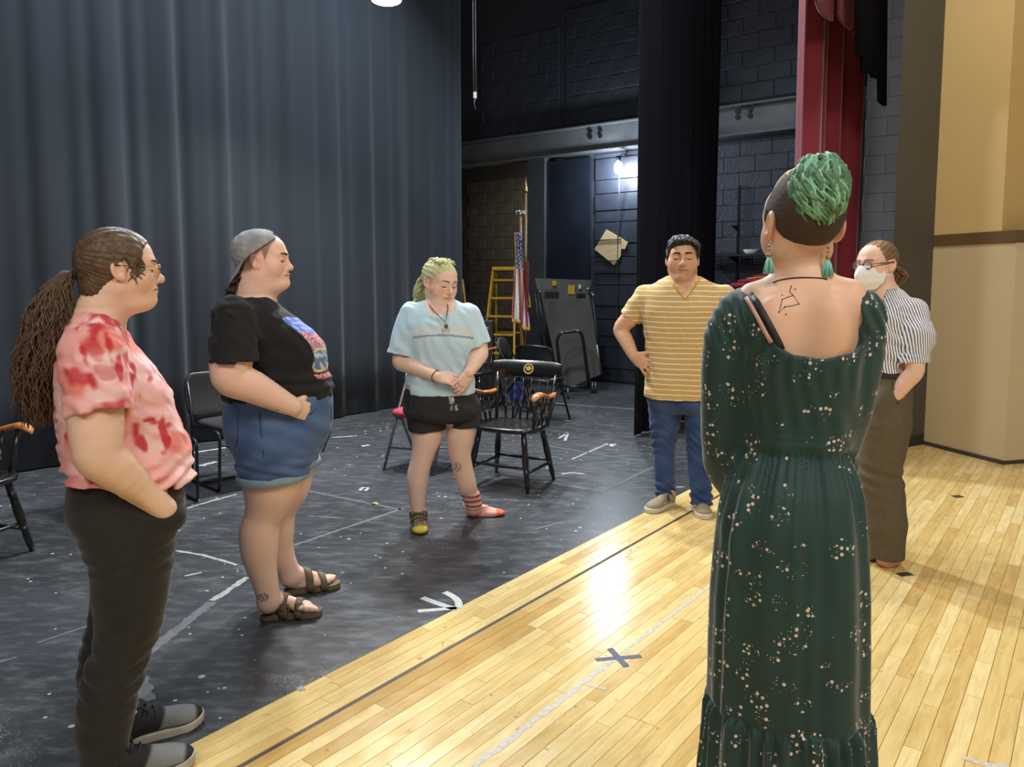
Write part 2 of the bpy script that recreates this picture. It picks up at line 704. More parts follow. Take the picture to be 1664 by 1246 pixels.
def block_mesh(L, h, d, material):
    me = bpy.data.meshes.new('block')
    g, c = 0.002, 0.007
    a, b_ = L / 2 - g, h / 2 - g
    vs = [(0, -a, -b_), (0, a, -b_), (0, a, b_), (0, -a, b_), (-d, -a + c, -b_ + c), (-d, a - c, -b_ + c), (-d, a - c, b_ - c), (-d, -a + c, b_ - c)]
    me.from_pydata(vs, [], [(4, 7, 6, 5), (0, 4, 5, 1), (1, 5, 6, 2), (2, 6, 7, 3), (3, 7, 4, 0)])
    me.materials.append(material)
    me.update()
    return me


def lay_blocks(parent, s, t0, t1, z0, z1, material, mh=0.2032, ml=0.4064):
    full = block_mesh(ml, mh, 0.006, material)
    z, k = z0, 0
    while z < z1 - 0.1:
        tt = t0 - (ml / 2 if k % 2 else 0)
        while tt < t1 - 0.02:
            a, b_ = max(tt, t0), min(tt + ml, t1)
            if b_ - a > 0.06:
                me = full if abs((b_ - a) - ml) < 1e-6 else block_mesh(b_ - a, mh, 0.006, material)
                o = bpy.data.objects.new('block', me)
                COL.objects.link(o)
                o.parent = parent
                o.location = st(s + rb.uniform(-0.002, 0.002), (a + b_) / 2, z + mh / 2)
                o.rotation_euler = (0, 0, math.pi / 2 - PHI)
            tt += ml
        z += mh
        k += 1


lay_blocks(wl, S_WALL + 0.012, 2.12, 5.0, 3.72, 5.5, M_BLOCK)
lay_blocks(wl, S_WALL + 0.012, 2.12, 4.6, 1.0, 3.25, M_BLOCK)
lay_blocks(lintel, S_WALL + 0.012, 6.5, 8.0, 3.72, 5.2, M_BLOCK)
lay_blocks(wl, S_WALL + 0.012, 5.0, 6.4, 3.72, 5.4, M_BLOCK)
lay_blocks(dock, S_WALL + 1.3, 6.3, 9.4, 0.6, 3.2, M_BLOCKW)

# steel beam across the side wall
M_STEEL = mat('grey_steel_paint', srgb(84, 88, 92), 0.45, noise=(5, 0.4, srgb(98, 101, 104)))
beam = thing('steel_beam', 'long grey steel beam bolted across the dark block wall', 'beam', st(S_WALL, 5, 3.28))


def bx(s0, s1, t0, t1, z0, z1):
    m_ = MB()
    m_.prism([tuple((st(s, t) - st(S_WALL, 5)).xy) for s, t in ((s0, t0), (s1, t0), (s1, t1), (s0, t1))], z0 - 3.28, z1 - 3.28)
    return m_


bx(S_WALL - 0.05, S_WALL + 0.015, 2.1, 9.6, 3.30, 3.64).build('web', M_STEEL, beam)
bx(S_WALL - 0.13, S_WALL + 0.015, 2.1, 9.6, 3.28, 3.30).build('flange', M_STEEL, beam)
bx(S_WALL - 0.13, S_WALL + 0.015, 2.1, 9.6, 3.64, 3.66).build('flange', M_STEEL, beam)
M_BOLT = mat('dark_bolt', srgb(30, 31, 34), 0.5, metal=0.4, noise=(40, 0.3, srgb(40, 41, 44)))
for px, py in ((1199, 180.5), (1219, 177.5), (1199, 190), (1219, 187.5), (960, 214), (976, 212), (960, 223), (976, 221)):
    p = at_s(px, py, S_WALL - 0.055) - st(S_WALL, 5, 3.28)
    MB().tube([p, p - U * 0.02], 0.034, 6).build('bolt', M_BOLT, beam)

# column and smooth board under the beam
M_COLU = mat('dark_column_paint', srgb(52, 55, 57), 0.6, noise=(3, 0.5, srgb(62, 65, 67)))
p0, p1 = at_s(857, 400, S_WALL - 0.1), at_s(884, 400, S_WALL - 0.1)
cs = wall_box('column', S_WALL - 0.1, S_WALL + 0.3, p1.dot(V), p0.dot(V), 0, 3.28, M_COLU)
tag(cs, 'dark steel column under the beam beside the flag', 'column', kind='structure')
p2 = at_s(958, 400, S_WALL - 0.04)
M_GLOSS = mat('dark_blue_gloss_board', srgb(24, 29, 38), 0.3, noise=(2.5, 0.5, srgb(33, 39, 50)), bump=(5, 0.25))
o = wall_box('wall_panel', S_WALL - 0.04, S_WALL + 0.012, p2.dot(V), p1.dot(V) - 0.005, 0.0, 3.22, M_GLOSS)
tag(o, 'glossy dark blue board filling the wall beside the column', 'wall panel', kind='structure')
# boarded bay with horizontal planks, right of the glossy board
tb1, tb0 = p2.dot(V) - 0.06, at_s(1040, 400, S_WALL).dot(V)
M_PLANKB = mat('black_batten', srgb(32, 38, 48), 0.5, noise=(6, 0.5, srgb(44, 50, 62)))
bay = wall_box('wall_panel', S_WALL, S_WALL + 0.012, tb0, tb1, 0.0, 3.25, M_JOINT)
tag(bay, 'wall bay clad with dark horizontal boards', 'wall panel', kind='structure')
zz = 0.03
k = 0
while zz < 3.15:
    h = (0.19, 0.30, 0.16, 0.24)[k % 4]
    m_ = MB()
    m_.prism([tuple(st(s, t).xy) for s, t in ((S_WALL - (0.03 if k % 2 else 0.018), tb0 + 0.02), (S_WALL, tb0 + 0.02), (S_WALL, tb1 - 0.02), (S_WALL - (0.03 if k % 2 else 0.018), tb1 - 0.02))], zz, min(zz + h - 0.015, 3.2))
    m_.build('board', M_PLANKB, bay)
    zz += h
    k += 1

# ---- proscenium pillar and pale auditorium wall
M_PIL = mat('dark_olive_paint', srgb(70, 66, 56), 0.8, noise=(1.6, 0.5, srgb(78, 73, 62)), bump=(120, 0.12))
A, B, C, D = Vector((3.25, 6.66, 0)), Vector((3.737, 6.93, 0)), Vector((3.972, 6.155, 0)), Vector((6.2, 6.72, 0))
mb = MB()
mb.prism([tuple(p.xy) for p in (A, B, B + Vector((0.45, 0.75, 0)), A + Vector((0.34, 0.58, 0)))], 0, 6.6)
o = mb.build('wall_proscenium', M_PIL)
tag(o, 'dark proscenium pillar beside the red curtain', 'wall', kind='structure')
M_BEI = mat('beige_fabric_wall', srgb(206, 178, 122), 0.9, noise=(1.2, 0.6, srgb(212, 185, 130)), bump=(300, 0.15))
M_BEI2 = mat('shaded_beige_fabric_wall', srgb(188, 156, 98), 0.9, noise=(1.2, 0.6, srgb(194, 163, 105)), bump=(300, 0.15))  # darker tone stands for the shadow across the upper wall
M_BEI3 = mat('stone_beige_wall', srgb(202, 184, 146), 0.88, noise=(1.2, 0.6, srgb(208, 190, 152)), bump=(300, 0.1))


def wallseg(name, a, b_, z0, z1, th, material):
    d = (b_ - a).normalized()
    n_ = Vector((d.y, -d.x, 0))
    # face towards the camera side: thickness goes away from the camera
    if n_.dot(-(a + b_) / 2) > 0:
        n_ = -n_
    mb = MB()
    mb.prism([tuple(p.xy) for p in (a, b_, b_ + n_ * th, a + n_ * th)], z0, z1)
    return mb.build(name, material)


ZT0, ZT1 = 1.782, 1.878
o = wallseg('wall_right', B, C, 0.0, ZT0, 0.25, M_BEI3)
tag(o, 'beige lower wall slanting out from the pillar', 'wall', kind='structure')
o = wallseg('wall_right', C, D, 0.0, ZT0, 0.25, M_BEI3)
tag(o, 'beige lower wall of the auditorium past the corner', 'wall', kind='structure')
Cu = B + (C - B) * 0.83
o = wallseg('wall_right', B, Cu, ZT1, 6.6, 0.25, M_BEI)
tag(o, 'pale tan upper wall above the brown rail', 'wall', kind='structure')
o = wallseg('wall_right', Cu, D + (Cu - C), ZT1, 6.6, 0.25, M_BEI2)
tag(o, 'darker tan upper wall panel past the fold', 'wall', kind='structure')  # darker tan stands for the shadow across the upper wall
M_RAIL = mat('brown_rail', srgb(98, 76, 48), 0.6, noise=(4, 0.5, srgb(108, 86, 56), (1, 1, 6)))
M_BASE = mat('dark_vinyl_base', srgb(62, 58, 56), 0.55, noise=(4, 0.4, srgb(72, 68, 66)))
o = wallseg('trim_1', B + Vector((-0.008, -0.008, 0)), C + Vector((-0.01, 0.0, 0)), ZT0, ZT1, 0.2, M_RAIL)
tag(o, 'brown chair rail on the beige wall', 'trim', kind='structure')
o = wallseg('trim_2', C + Vector((-0.01, -0.01, 0)), D + Vector((0, -0.01, 0)), ZT0, ZT1, 0.2, M_RAIL)
tag(o, 'brown chair rail past the wall corner', 'trim', kind='structure')
o = wallseg('baseboard_right', B + Vector((-0.012, -0.012, 0)), C + Vector((-0.012, -0.006, 0)), 0, 0.032, 0.1, M_BASE)
tag(o, 'dark vinyl base strip along the beige wall', 'baseboard', kind='structure')
o = wallseg('baseboard_right', C + Vector((-0.012, -0.006, 0)), D + Vector((0, -0.012, 0)), 0, 0.032, 0.1, M_BASE)
tag(o, 'dark vinyl base strip past the wall corner', 'baseboard', kind='structure')
o = wallseg('baseboard_pillar', A + Vector((-0.01, -0.014, 0)), B + Vector((-0.01, -0.014, 0)), 0, 0.10, 0.1, mat('black_base', srgb(34, 34, 34), 0.6, noise=(4, 0.4, srgb(42, 42, 42))))
tag(o, 'black base board at the foot of the pillar', 'baseboard', kind='structure')

# pale lit return wall behind the red curtain
pa, pb = at_s(1398, 400, 9.25), at_s(1450, 400, 9.25)
M_RET = mat('blue_grey_block', srgb(128, 130, 140), 0.7, noise=(2.2, 0.5, srgb(146, 148, 158)), bump=(40, 0.3))
ret = wall_box('wall_return', 9.25, S_WALL + 0.02, 0.4, pa.dot(V), 0.0, 6.5, mat('blue_grey_joint', srgb(122, 124, 134), 0.8, noise=(3, 0.4, srgb(120, 122, 132))))
tag(ret, 'pale blue grey block wall seen between red curtain and pillar', 'wall', kind='structure')
lay_blocks(ret, 9.25, pb.dot(V) - 0.1, pa.dot(V), 1.2, 5.2, M_RET)

# ================================================================ CURTAINS
def curtain(name, path_fn, s0, s1, z0, z1, waves, amp, material, label, step=0.012, rows=9, seed=1, taper=0.5, parent=None, hem=None):
    """cloth hung in pleats along s; path_fn(s)->t.  waves: list of (wavelength, weight)"""
    r = random.Random(seed)
    ph = [(2 * math.pi / w_, wt, r.uniform(0, 6.28), r.uniform(0.15, 0.4), r.uniform(0, 6.28)) for w_, wt in waves]
    n = int((s1 - s0) / step)
    org = st((s0 + s1) / 2, path_fn((s0 + s1) / 2))
    P = []
    for i in range(n + 1):
        s = s0 + (s1 - s0) * i / n
        row = []
        for j in range(rows + 1):
            f = j / rows
            z = z0 + (z1 - z0) * f
            a = amp * (1 - taper * f)
            d = 0.0
            ds = 0.0
            a *= 0.55 + 0.45 * math.sin(s * 1.9 + seed) * math.sin(s * 0.83 + 2 * seed)
            for k, wt, p, m_, q in ph:
                arg = k * s + p + m_ * math.sin(0.7 * s + q) * 3 + 0.25 * math.sin(q + z * 0.9)
                d += wt * math.sin(arg)
                ds += wt * math.cos(arg) * 0.35
            p3 = st(s + ds * a * 0.5, path_fn(s) + d * a, z) - org
            if hem and j == 0:
                p3.z = hem(s)
            row.append(tuple(p3))
        P.append(row)
    mb = MB().grid(P)
    o = mb.build(name, material)
    o.location = org
    sol = o.modifiers.new('thick', 'SOLIDIFY')
    sol.thickness = 0.004
    tag(o, label, 'curtain')
    return o


M_DRAPE = mat('black_drape', srgb(29, 36, 43), 0.85, spec=.25, noise=(1.2, 0.6, srgb(38, 46, 55), (1, 1, 0.15)), sheen=0.2, bump=(400, 0.1))
M_LEG = mat('black_leg_cloth', srgb(20, 25, 33), 0.9, spec=.06, noise=(2, 0.5, srgb(27, 32, 42), (1, 1, 0.2)), sheen=0.04)
M_RED = mat('red_velour', srgb(124, 24, 42), 0.8, noise=(3, 0.5, srgb(106, 19, 34), (1, 1, 0.2)), sheen=0.5, bump=(300, 0.15))
curtain('stage_curtain', lambda s: 6.53 + 0.05 * math.sin(s * 0.9), -2.5, 7.58, 0.012, 6.5,
        [(1.15, 0.45), (0.47, 0.42), (0.25, 0.34), (0.15, 0.12), (2.3, 0.5)], 0.062, M_DRAPE,
        'wide charcoal stage curtain hanging in soft folds behind the group', seed=4, rows=10)
curtain('leg_curtain', lambda s: 3.46, 6.47, 8.35, 0.015, 6.5, [(0.24, 0.6), (0.13, 0.5), (0.5, 0.4)], 0.06, M_LEG,
        'narrow black masking curtain hanging behind the man', seed=9, rows=8, step=0.01)
red = curtain('red_curtain', lambda s: 2.0, 6.31, 8.15, 0.015, 6.5, [(0.55, 0.7), (0.27, 0.55), (0.9, 0.3)], 0.11, M_RED,
              'tall crimson velour main curtain drawn to the side', seed=21, rows=8, step=0.01, taper=0.15)

# red valance tail over the curtain: stepped pleats
pv0, pv1 = at_t(1328, 10, 1.80), at_t(1412, 10, 1.80)
sA, sB = pv0.dot(U), pv1.dot(U)


def zat(px, py, tt):
    return at_t(px, py, tt).z


steps = [(0.0, zat(1330, 6, 1.8)), (0.22, zat(1340, 16, 1.8)), (0.42, zat(1360, 28, 1.8)), (0.62, zat(1375, 40, 1.8)), (0.82, zat(1390, 52, 1.8)), (1.01, zat(1405, 36, 1.8))]
root = thing('valance', 'crimson swagged valance tail with stepped pleats above the red curtain', 'valance', st((sA + sB) / 2, 1.8, 4.6))
for i in range(5):
    f0, f1 = steps[i][0], steps[i + 1][0] + 0.06
    zb = steps[i][1]
    P = []
    for k in range(13):
        s = sA + (sB - sA) * (f0 + (f1 - f0) * k / 12)
        row = []
        for j in range(5):
            z = zb + 0.02 * math.cos(k / 12 * math.pi) + (6.5 - zb) * j / 4
            tt = 1.8 - 0.035 * i * 0.6 + 0.03 * math.sin(k / 12 * math.pi) * (1 - j / 8) - (0.05 if i % 2 else 0)
            row.append(tuple(st(s, tt, z) - st((sA + sB) / 2, 1.8, 4.6)))
        P.append(row)
    o = MB().grid(P).build('pleat', M_RED, root)
    sol = o.modifiers.new('thick', 'SOLIDIFY')
    sol.thickness = 0.02
# added black sheet cut to the stepped shadow on the return wall
pts = [(1396, -160), (1396, 92), (1404, 92), (1404, 117), (1419, 119), (1420, 125), (1431, 127), (1431, 164), (1441, 172), (1444, -160)]
q = [at_t(px, py, 1.62) for px, py in pts]
org = q[0].copy()
vs = [tuple(p - org) for p in q] + [tuple(p - org + V * 0.03) for p in q]
n = len(q)
fs = [tuple(range(n)), tuple(range(n, 2 * n))[::-1]] + [(i, n + i, n + (i + 1) % n, (i + 1) % n) for i in range(n)]
o = mesh_obj('shadow_sheet', vs, fs, mat('black_shadow_sheet', srgb(8, 8, 10), .95, spec=.03, noise=(3, .4, srgb(14, 14, 16))), loc=org)
tag(o, 'black border cloth with stepped edge hanging beside the pillar', 'curtain')  # no real cloth: added sheet standing for the stepped shadow

# ================================================================ CHAIRS
M_BLK = mat('black_lacquer', srgb(20, 20, 21), 0.28, noise=(8, 0.4, srgb(30, 30, 31)), coat=0.3)
M_ARM = mat('cherry_arm', srgb(188, 122, 58), 0.4, noise=(6, 0.5, srgb(162, 98, 42), (1, 6, 6)), coat=0.2)
M_GOLD = mat('gold_print', srgb(196, 178, 100), 0.5, metal=0.2, noise=(60, 0.4, srgb(170, 150, 80)))


def turned(a, b_, prof, n=10):
    a, b_ = Vector(a), Vector(b_)
    return [a.lerp(b_, f) for f, _ in prof], [r for _, r in prof]


LEGP = [(0, .017), (.08, .019), (.2, .021), (.21, .024), (.225, .024), (.235, .019), (.45, .025), (.6, .022), (.66, .018), (.67, .023), (.69, .023), (.70, .018), (.85, .019), (1, .012)]
SPP = [(0, .009), (.25, .010), (.26, .0125), (.275, .0125), (.285, .009), (.6, .0085), (1, .007)]


def captain_chair(label, loc, rotz, emblem=True):
    c = thing('captain_chair', label, 'chair', loc, rotz, 'black armchairs with wooden arms')
    # seat: rounded shield shape with a dished top
    out = []
    for k in range(32):
        t_ = 2 * math.pi * k / 32
        x, y = math.cos(t_), math.sin(t_)
        e = 2.8
        x_, y_ = math.copysign(abs(x) ** (2 / e), x), math.copysign(abs(y) ** (2 / e), y)
        out.append((x_ * (0.262 - 0.02 * y_), y_ * 0.235))
    mb = MB()
    rings = [(0.90, .408), (0.99, .414), (1.0, .428), (0.985, .440), (0.94, .446), (0.6, .436), (0.05, .432)]
    mb.grid([[(x * sc_, y * sc_, z) for sc_, z in rings] for x, y in out], close_u=True)
    mb._add([(x * .9, y * .9, .408) for x, y in out], [tuple(range(32))])
    mb.build('seat', M_BLK, c)
    legs = {}
    for sx in (-1, 1):
        for sy, yy in ((-1, -0.215), (1, 0.225)):
            a, b_ = Vector((sx * .175, sy * .145, .42)), Vector((sx * .245, yy, 0.0))
            p, r = turned(a, b_, LEGP)
            MB().tube(p, r, 10).build('leg', M_BLK, c)
            legs[sx, sy] = (a, b_)

    def onleg(k, f):
        return legs[k][0].lerp(legs[k][1], f)
    for sx in (-1, 1):
        MB().tube([onleg((sx, -1), .68), onleg((sx, -1), .68).lerp(onleg((sx, 1), .68), .5), onleg((sx, 1), .68)], [.009, .014, .009], 8).build('stretcher', M_BLK, c)
    for sy, f in ((-1, .60), (1, .64)):
        a, b_ = onleg((-1, sy), f), onleg((1, sy), f)
        MB().tube([a, a.lerp(b_, .2), a.lerp(b_, .5), a.lerp(b_, .8), b_], [.009, .011, .015, .011, .009], 8).build('stretcher', M_BLK, c)
    # back posts and spindles

    def crest_pt(x, z):
        return Vector((x, 0.30 - 0.045 * (1 - (x / .28) ** 2) * -1 - 0.045 + (z - .80) * .28, z))
    for sx in (-1, 1):
        a, b_ = Vector((sx * .215, .175, .44)), crest_pt(sx * .245, .78) - Vector((0, .004, 0))
        MB().tube([a, a.lerp(b_, .25), a.lerp(b_, .3), a.lerp(b_, .6), b_], [.013, .014, .017, .015, .013], 8).build('back_post', M_BLK, c)
    for i in range(6):
        x0 = -.15 + .06 * i
        a, b_ = Vector((x0, .205, .44)), crest_pt(x0 * 1.22, .775)
        p, r = turned(a, b_, SPP)
        MB().tube(p, r, 8).build('spindle', M_BLK, c)
    # crest rail
    P = []
    for i in range(17):
        x = -.285 + .57 * i / 16
        zt = .872 - 0.012 * (abs(x) / .285) ** 6
        zb_ = .752 + 0.018 * (abs(x) / .285) ** 4
        f, bk = crest_pt(x, zb_), crest_pt(x, zt)
        n_ = Vector((0, -1, .28)).normalized() * .011
        P.append([f + n_ * .6, f + n_, bk + n_, bk + n_ * .3 + Vector((0, 0, .005)), bk - n_ * .3 + Vector((0, 0, .005)), bk - n_, f - n_, f - n_ * .6, f + n_ * .6])
    mb = MB().grid([[tuple(p) for p in row] for row in P])
    mb._add([tuple(p) for p in P[0]], [tuple(range(9))])
    mb._add([tuple(p) for p in P[-1]], [tuple(range(9))])
    cr = mb.build('crest_rail', M_BLK, c)
    if emblem:
        cz = .812
        nrm = Vector((0, -1, .28)).normalized()

        def on_rail(dx, dz, lift=.0118):
            return crest_pt(dx, cz + dz * .96) + nrm * lift
        mb = MB()
        vs = []
        for k in range(32):
            t_ = 2 * math.pi * k / 32
            for rr in (.042, .031):
                vs.append(on_rail(math.cos(t_) * rr, math.sin(t_) * rr))
        mb._add(vs, [(2 * k, 2 * k + 1, (2 * k + 3) % 64, (2 * k + 2) % 64) for k in range(32)])
        # centre device: leafy mound
        pts_ = [on_rail(0, 0, .0122)]
        for k in range(40):
            t_ = 2 * math.pi * k / 40
            rr = .021 * (1 + .22 * math.sin(5 * t_ + .6)) * (1 if math.sin(t_) > -.4 else .8)
            pts_.append(on_rail(math.cos(t_) * rr * 1.1, math.sin(t_) * rr, .0122))
        mb._add(pts_, [(0, 1 + k, 1 + (k + 1) % 40) for k in range(40)])
        mb.build('emblem', M_GOLD, c, 'round gold crest printed on the black rail')
    for sx in (-1, 1):
        # arm: flat wooden scroll
        ctrl = [(sx * .243, .235, .648, .020, .014), (sx * .255, .16, .640, .024, .014), (sx * .272, .06, .645, .026, .014), (sx * .285, -.04, .672, .030, .016),
                (sx * .290, -.12, .690, .036, .018), (sx * .290, -.175, .684, .034, .019), (sx * .288, -.205, .668, .024, .016), (sx * .287, -.213, .655, .010, .008)]
        P = []
        for x, y, z, wd, th in ctrl:
            P.append([(x + wd * math.cos(a_), y, z + th * math.sin(a_)) for a_ in [2 * math.pi * k / 12 for k in range(13)]])
        mb = MB().grid(P)
        mb._add(P[0][:12], [tuple(range(12))])
        mb._add(P[-1][:12], [tuple(range(12))])
        mb.build('arm', M_ARM, c)
        for k, (y0, y1) in enumerate(((.11, .13), (.04, .05), (-.03, -.03))):
            a, b_ = Vector((sx * .232, y0, .44)), Vector((sx * (.262 + .008 * k), y1, .648 + .01 * k))
            p, r = turned(a, b_, SPP)
            MB().tube(p, r, 8).build('arm_spindle', M_BLK, c)
        a, b_ = Vector((sx * .235, -.11, .44)), Vector((sx * .288, -.13, .685))
        MB().tube([a, a.lerp(b_, .3), a.lerp(b_, .5), b_], [.012, .017, .015, .012], 8).build('arm_post', M_BLK, c)
    return c


g1, g2, g3 = gnd(857, 800), gnd(897, 778), gnd(808, 768)     # front right, back right, back left feet
fdir = (g1 - g2).normalized()
ctr = (g2 + g3) / 2 + fdir * .22
yaw = math.atan2(fdir.x, -fdir.y)                    # local -Y -> fdir
captain_chair('black armchair with round gold crest on its rail behind the pale blue shirt', ctr, yaw)
# chair by the dock, half hidden
captain_chair('black armchair standing farther back beside the yellow ladder', gnd(776, 662), math.radians(58))
# chair at the edge of the photograph: front leg foot at (68, 893)
cE = gnd(68, 893)
yE = math.radians(76)
RE = Matrix.Rotation(yE, 3, 'Z')
captain_chair('black armchair cut by the picture edge behind the tie dye shirt', cE + Vector((-.04, -.02, 0)) - RE @ Vector((.245, -.215, 0)), yE)

# ---- steel folding chairs
M_TUBE = mat('grey_tube', srgb(120, 122, 126), 0.35, metal=0.6, noise=(20, 0.3, srgb(100, 102, 106)))
M_TUBEB = mat('black_tube', srgb(22, 22, 24), 0.35, metal=0.2, noise=(20, 0.3, srgb(32, 32, 34)))
M_REDPAD = mat('maroon_pad', srgb(142, 32, 54), 0.75, noise=(30, 0.5, srgb(160, 44, 66)), bump=(200, 0.2))
M_BLKPAD = mat('black_pad', srgb(16, 16, 18), 0.35, noise=(12, 0.4, srgb(26, 26, 30)))


def pad(w_, d_, h_, n=24, e=3.2):
    out = []
    for k in range(n):
        t_ = 2 * math.pi * k / n
        x, y = math.cos(t_), math.sin(t_)
        out.append((math.copysign(abs(x) ** (2 / e), x) * w_ / 2, math.copysign(abs(y) ** (2 / e), y) * d_ / 2))
    rings = [(0.0, 0), (.93, 0), (1, .2), (1, .6), (.95, .85), (.8, .98), (0.0, 1.05)]
    return [[(x * a, y * a, h_ * b_) for a, b_ in rings] for x, y in out]


def folding_chair(label, loc, rotz, tube, cush, group='steel folding chairs'):
    c = thing('folding_chair', label, 'chair', loc, rotz, group)
    for sx in (-1, 1):
        MB().tube([(sx * .215, -.24, 0.0), (sx * .212, -.02, .42), (sx * .205, .17, .76), (sx * .19, .195, .80)], .0115, 8).build('front_leg', tube, c)
        MB().tube([(sx * .195, -.12, .42), (sx * .195, .02, .36), (sx * .2, .25, 0.0)], .0115, 8).build('rear_leg', tube, c)
    MB().tube([(-.19, .195, .80), (0, .205, .815), (.19, .195, .80)], .0115, 8).build('top_tube', tube, c)
    MB().tube([(-.213, -.15, .165), (.213, -.15, .165)], .008, 8).build('crossbar', tube, c)
    MB().tube([(-.198, .17, .12), (.198, .17, .12)], .008, 8).build('crossbar', tube, c)
    mb = MB().grid(pad(.40, .38, .055), close_u=True)
    mb.xform(Matrix.Translation((0, -.03, .42)))
    mb.build('seat', cush, c)
    mb = MB().grid(pad(.40, .27, .03, 32, 2.4) if cush is M_BLKPAD else pad(.40, .22, .03), close_u=True)
    mb.xform(Matrix.Translation((0, .145, .70)) @ Matrix.Rotation(math.radians(62), 4, 'X'))
    mb.build('backrest', cush, c)
    return c


ga, gb = gnd(631, 767), gnd(722, 769)
fold_c = (ga + gb) / 2
folding_chair('grey folding chair with maroon padded seat behind the pale blue shirt', fold_c + Vector((0.025, .22, 0)), math.radians(-22), M_TUBE, M_REDPAD)
folding_chair('black folding chair with its round back turned to the rolling platform', atd(880, 640, 8.05).xy.to_3d(), math.radians(150), M_TUBEB, M_BLKPAD)
folding_chair('black folding chair seen edge on in front of the yellow ladder', atd(838, 640, 8.85).xy.to_3d(), math.radians(75), M_TUBEB, M_BLKPAD)

# ---- black stacking chairs with sled base
M_SHELL = mat('black_vinyl_shell', srgb(30, 30, 32), 0.42, noise=(30, 0.4, srgb(40, 40, 42)), bump=(250, 0.15))


def stacking_chair(label, loc, rotz):
    c = thing('stacking_chair', label, 'chair', loc, rotz, 'black stacking chairs by the curtain')
    for sx in (-1, 1):
        x = sx * .235
        MB().tube([(x, .21, .43), (x, -.19, .43), (x, -.225, .41), (x, -.235, .38), (x * 1.02, -.215, .04), (x * 1.02, -.20, .012), (x * 1.02, -.16, .011),
                   (x * 1.02, .20, .011), (x * 1.02, .235, .02), (x * 1.0, .24, .05), (x * .98, .20, .43), (x * .98, .27, .74)], .011, 8).build('side_frame', M_TUBEB, c)
    MB().tube([(-.238, .1, .011), (.238, .1, .011)], .009, 8).build('crossbar', M_TUBEB, c)
    mb = MB().grid(pad(.475, .45, .05, 32, 4.5), close_u=True)
    mb.xform(Matrix.Translation((0, -.02, .425)))
    mb.build('seat', M_SHELL, c)
    # curved backrest
    P = []
    for i in range(21):
        x = -.245 + .49 * i / 20
        e = abs(x) / .245
        zt, zb_ = .80 - .085 * max(0, (e - .72) / .28) ** 2.2, .475 + .045 * max(0, (e - .72) / .28) ** 2
        yb = .235 + .02 * (1 - e ** 2)
        row = []
        for k in range(9):
            f = k / 8
            row.append((x, yb + .07 * f + .012 * math.sin(f * 3.14), zb_ + (zt - zb_) * f))
        P.append(row)
    o = MB().grid(P).build('backrest', M_SHELL, c)
    sol = o.modifiers.new('thick', 'SOLIDIFY')
    sol.thickness = .028
    sol.offset = 0
    bv = o.modifiers.new('round', 'BEVEL')
    bv.width = .01
    bv.segments = 2
    bv.limit_method = 'ANGLE'
    return c


yD = math.radians(46)
RD = Matrix.Rotation(yD, 3, 'Z')
cD = gnd(357, 801) - RD @ Vector((-.24, -.215, 0))
stacking_chair('black stacking chair beside the denim shorts', cD, yD)
yD2 = math.radians(46)
RD2 = Matrix.Rotation(yD2, 3, 'Z')
cD2 = gnd(322, 816) - RD2 @ Vector((.24, -.215, 0))
stacking_chair('black stacking chair mostly hidden behind the pink tie dye shirt', cD2, yD2)

# ================================================================ DOCK THINGS
M_YEL = mat('yellow_fibreglass', srgb(196, 152, 26), 0.5, noise=(10, 0.5, srgb(170, 128, 22)))
M_ALU = mat('aluminium', srgb(150, 150, 148), 0.35, metal=0.8, noise=(20, 0.4, srgb(120, 120, 118)))
dL = 10.35


def step_ladder(label, base, rotz, h=1.75, w0=.30, w1=.48, n=6, group='yellow ladders'):
    c = thing('step_ladder', label, 'ladder', base, rotz, group)
    for sx in (-1, 1):
        a, b_ = Vector((sx * w1 / 2, -.30, 0)), Vector((sx * w0 / 2, .12, h))
        d = b_ - a
        R = d.to_track_quat('Z', 'Y').to_matrix()
        MB().box((a + b_) / 2, (.028, .065, d.length), R, .004).build('rail', M_YEL, c)
        a2, b2 = Vector((sx * w1 / 2 * .95, .52, 0)), Vector((sx * w0 / 2 * .9, .19, h - .04))
        d2 = b2 - a2
        MB().box((a2 + b2) / 2, (.024, .04, d2.length), d2.to_track_quat('Z', 'Y').to_matrix(), .004).build('rear_rail', M_YEL, c)
    for k in range(n):
        f = (k + 1) / (n + .6)
        z, y, w_ = h * f, -.30 + .42 * f, w1 + (w0 - w1) * f
        MB().box((0, y + .01, z), (w_ - .03, .085, .026), None, .004).build('step', M_YEL, c)
        if k % 2 == 0:
            f2 = f
            MB().box((0, .52 - .33 * f2, z), (w1 + (w0 - w1) * f2 - .03, .02, .025), None, .003).build('rear_brace', M_YEL, c)
    MB().box((0, .15, h + .01), (w0 + .03, .16, .05), None, .008).build('top_cap', M_YEL, c)
    return c


step_ladder('yellow step ladder standing open behind the flag', atd(816, 620, 10.6).xy.to_3d(), math.radians(-14), 1.62)
step_ladder('yellow step ladder partly hidden by the curtain edge', atd(737, 620, 10.9).xy.to_3d(), math.radians(12), 1.45)

# flags on poles
M_BRASS = mat('brass', srgb(176, 148, 88), 0.35, metal=0.8, noise=(30, 0.3, srgb(150, 122, 66)))
M_WOODP = mat('oak_pole', srgb(142, 108, 66), 0.5, noise=(8, 0.5, srgb(120, 88, 50), (1, 1, 0.1)))
M_FLAG = attr_mat('flag_cloth', 0.8, sheen=0.2)


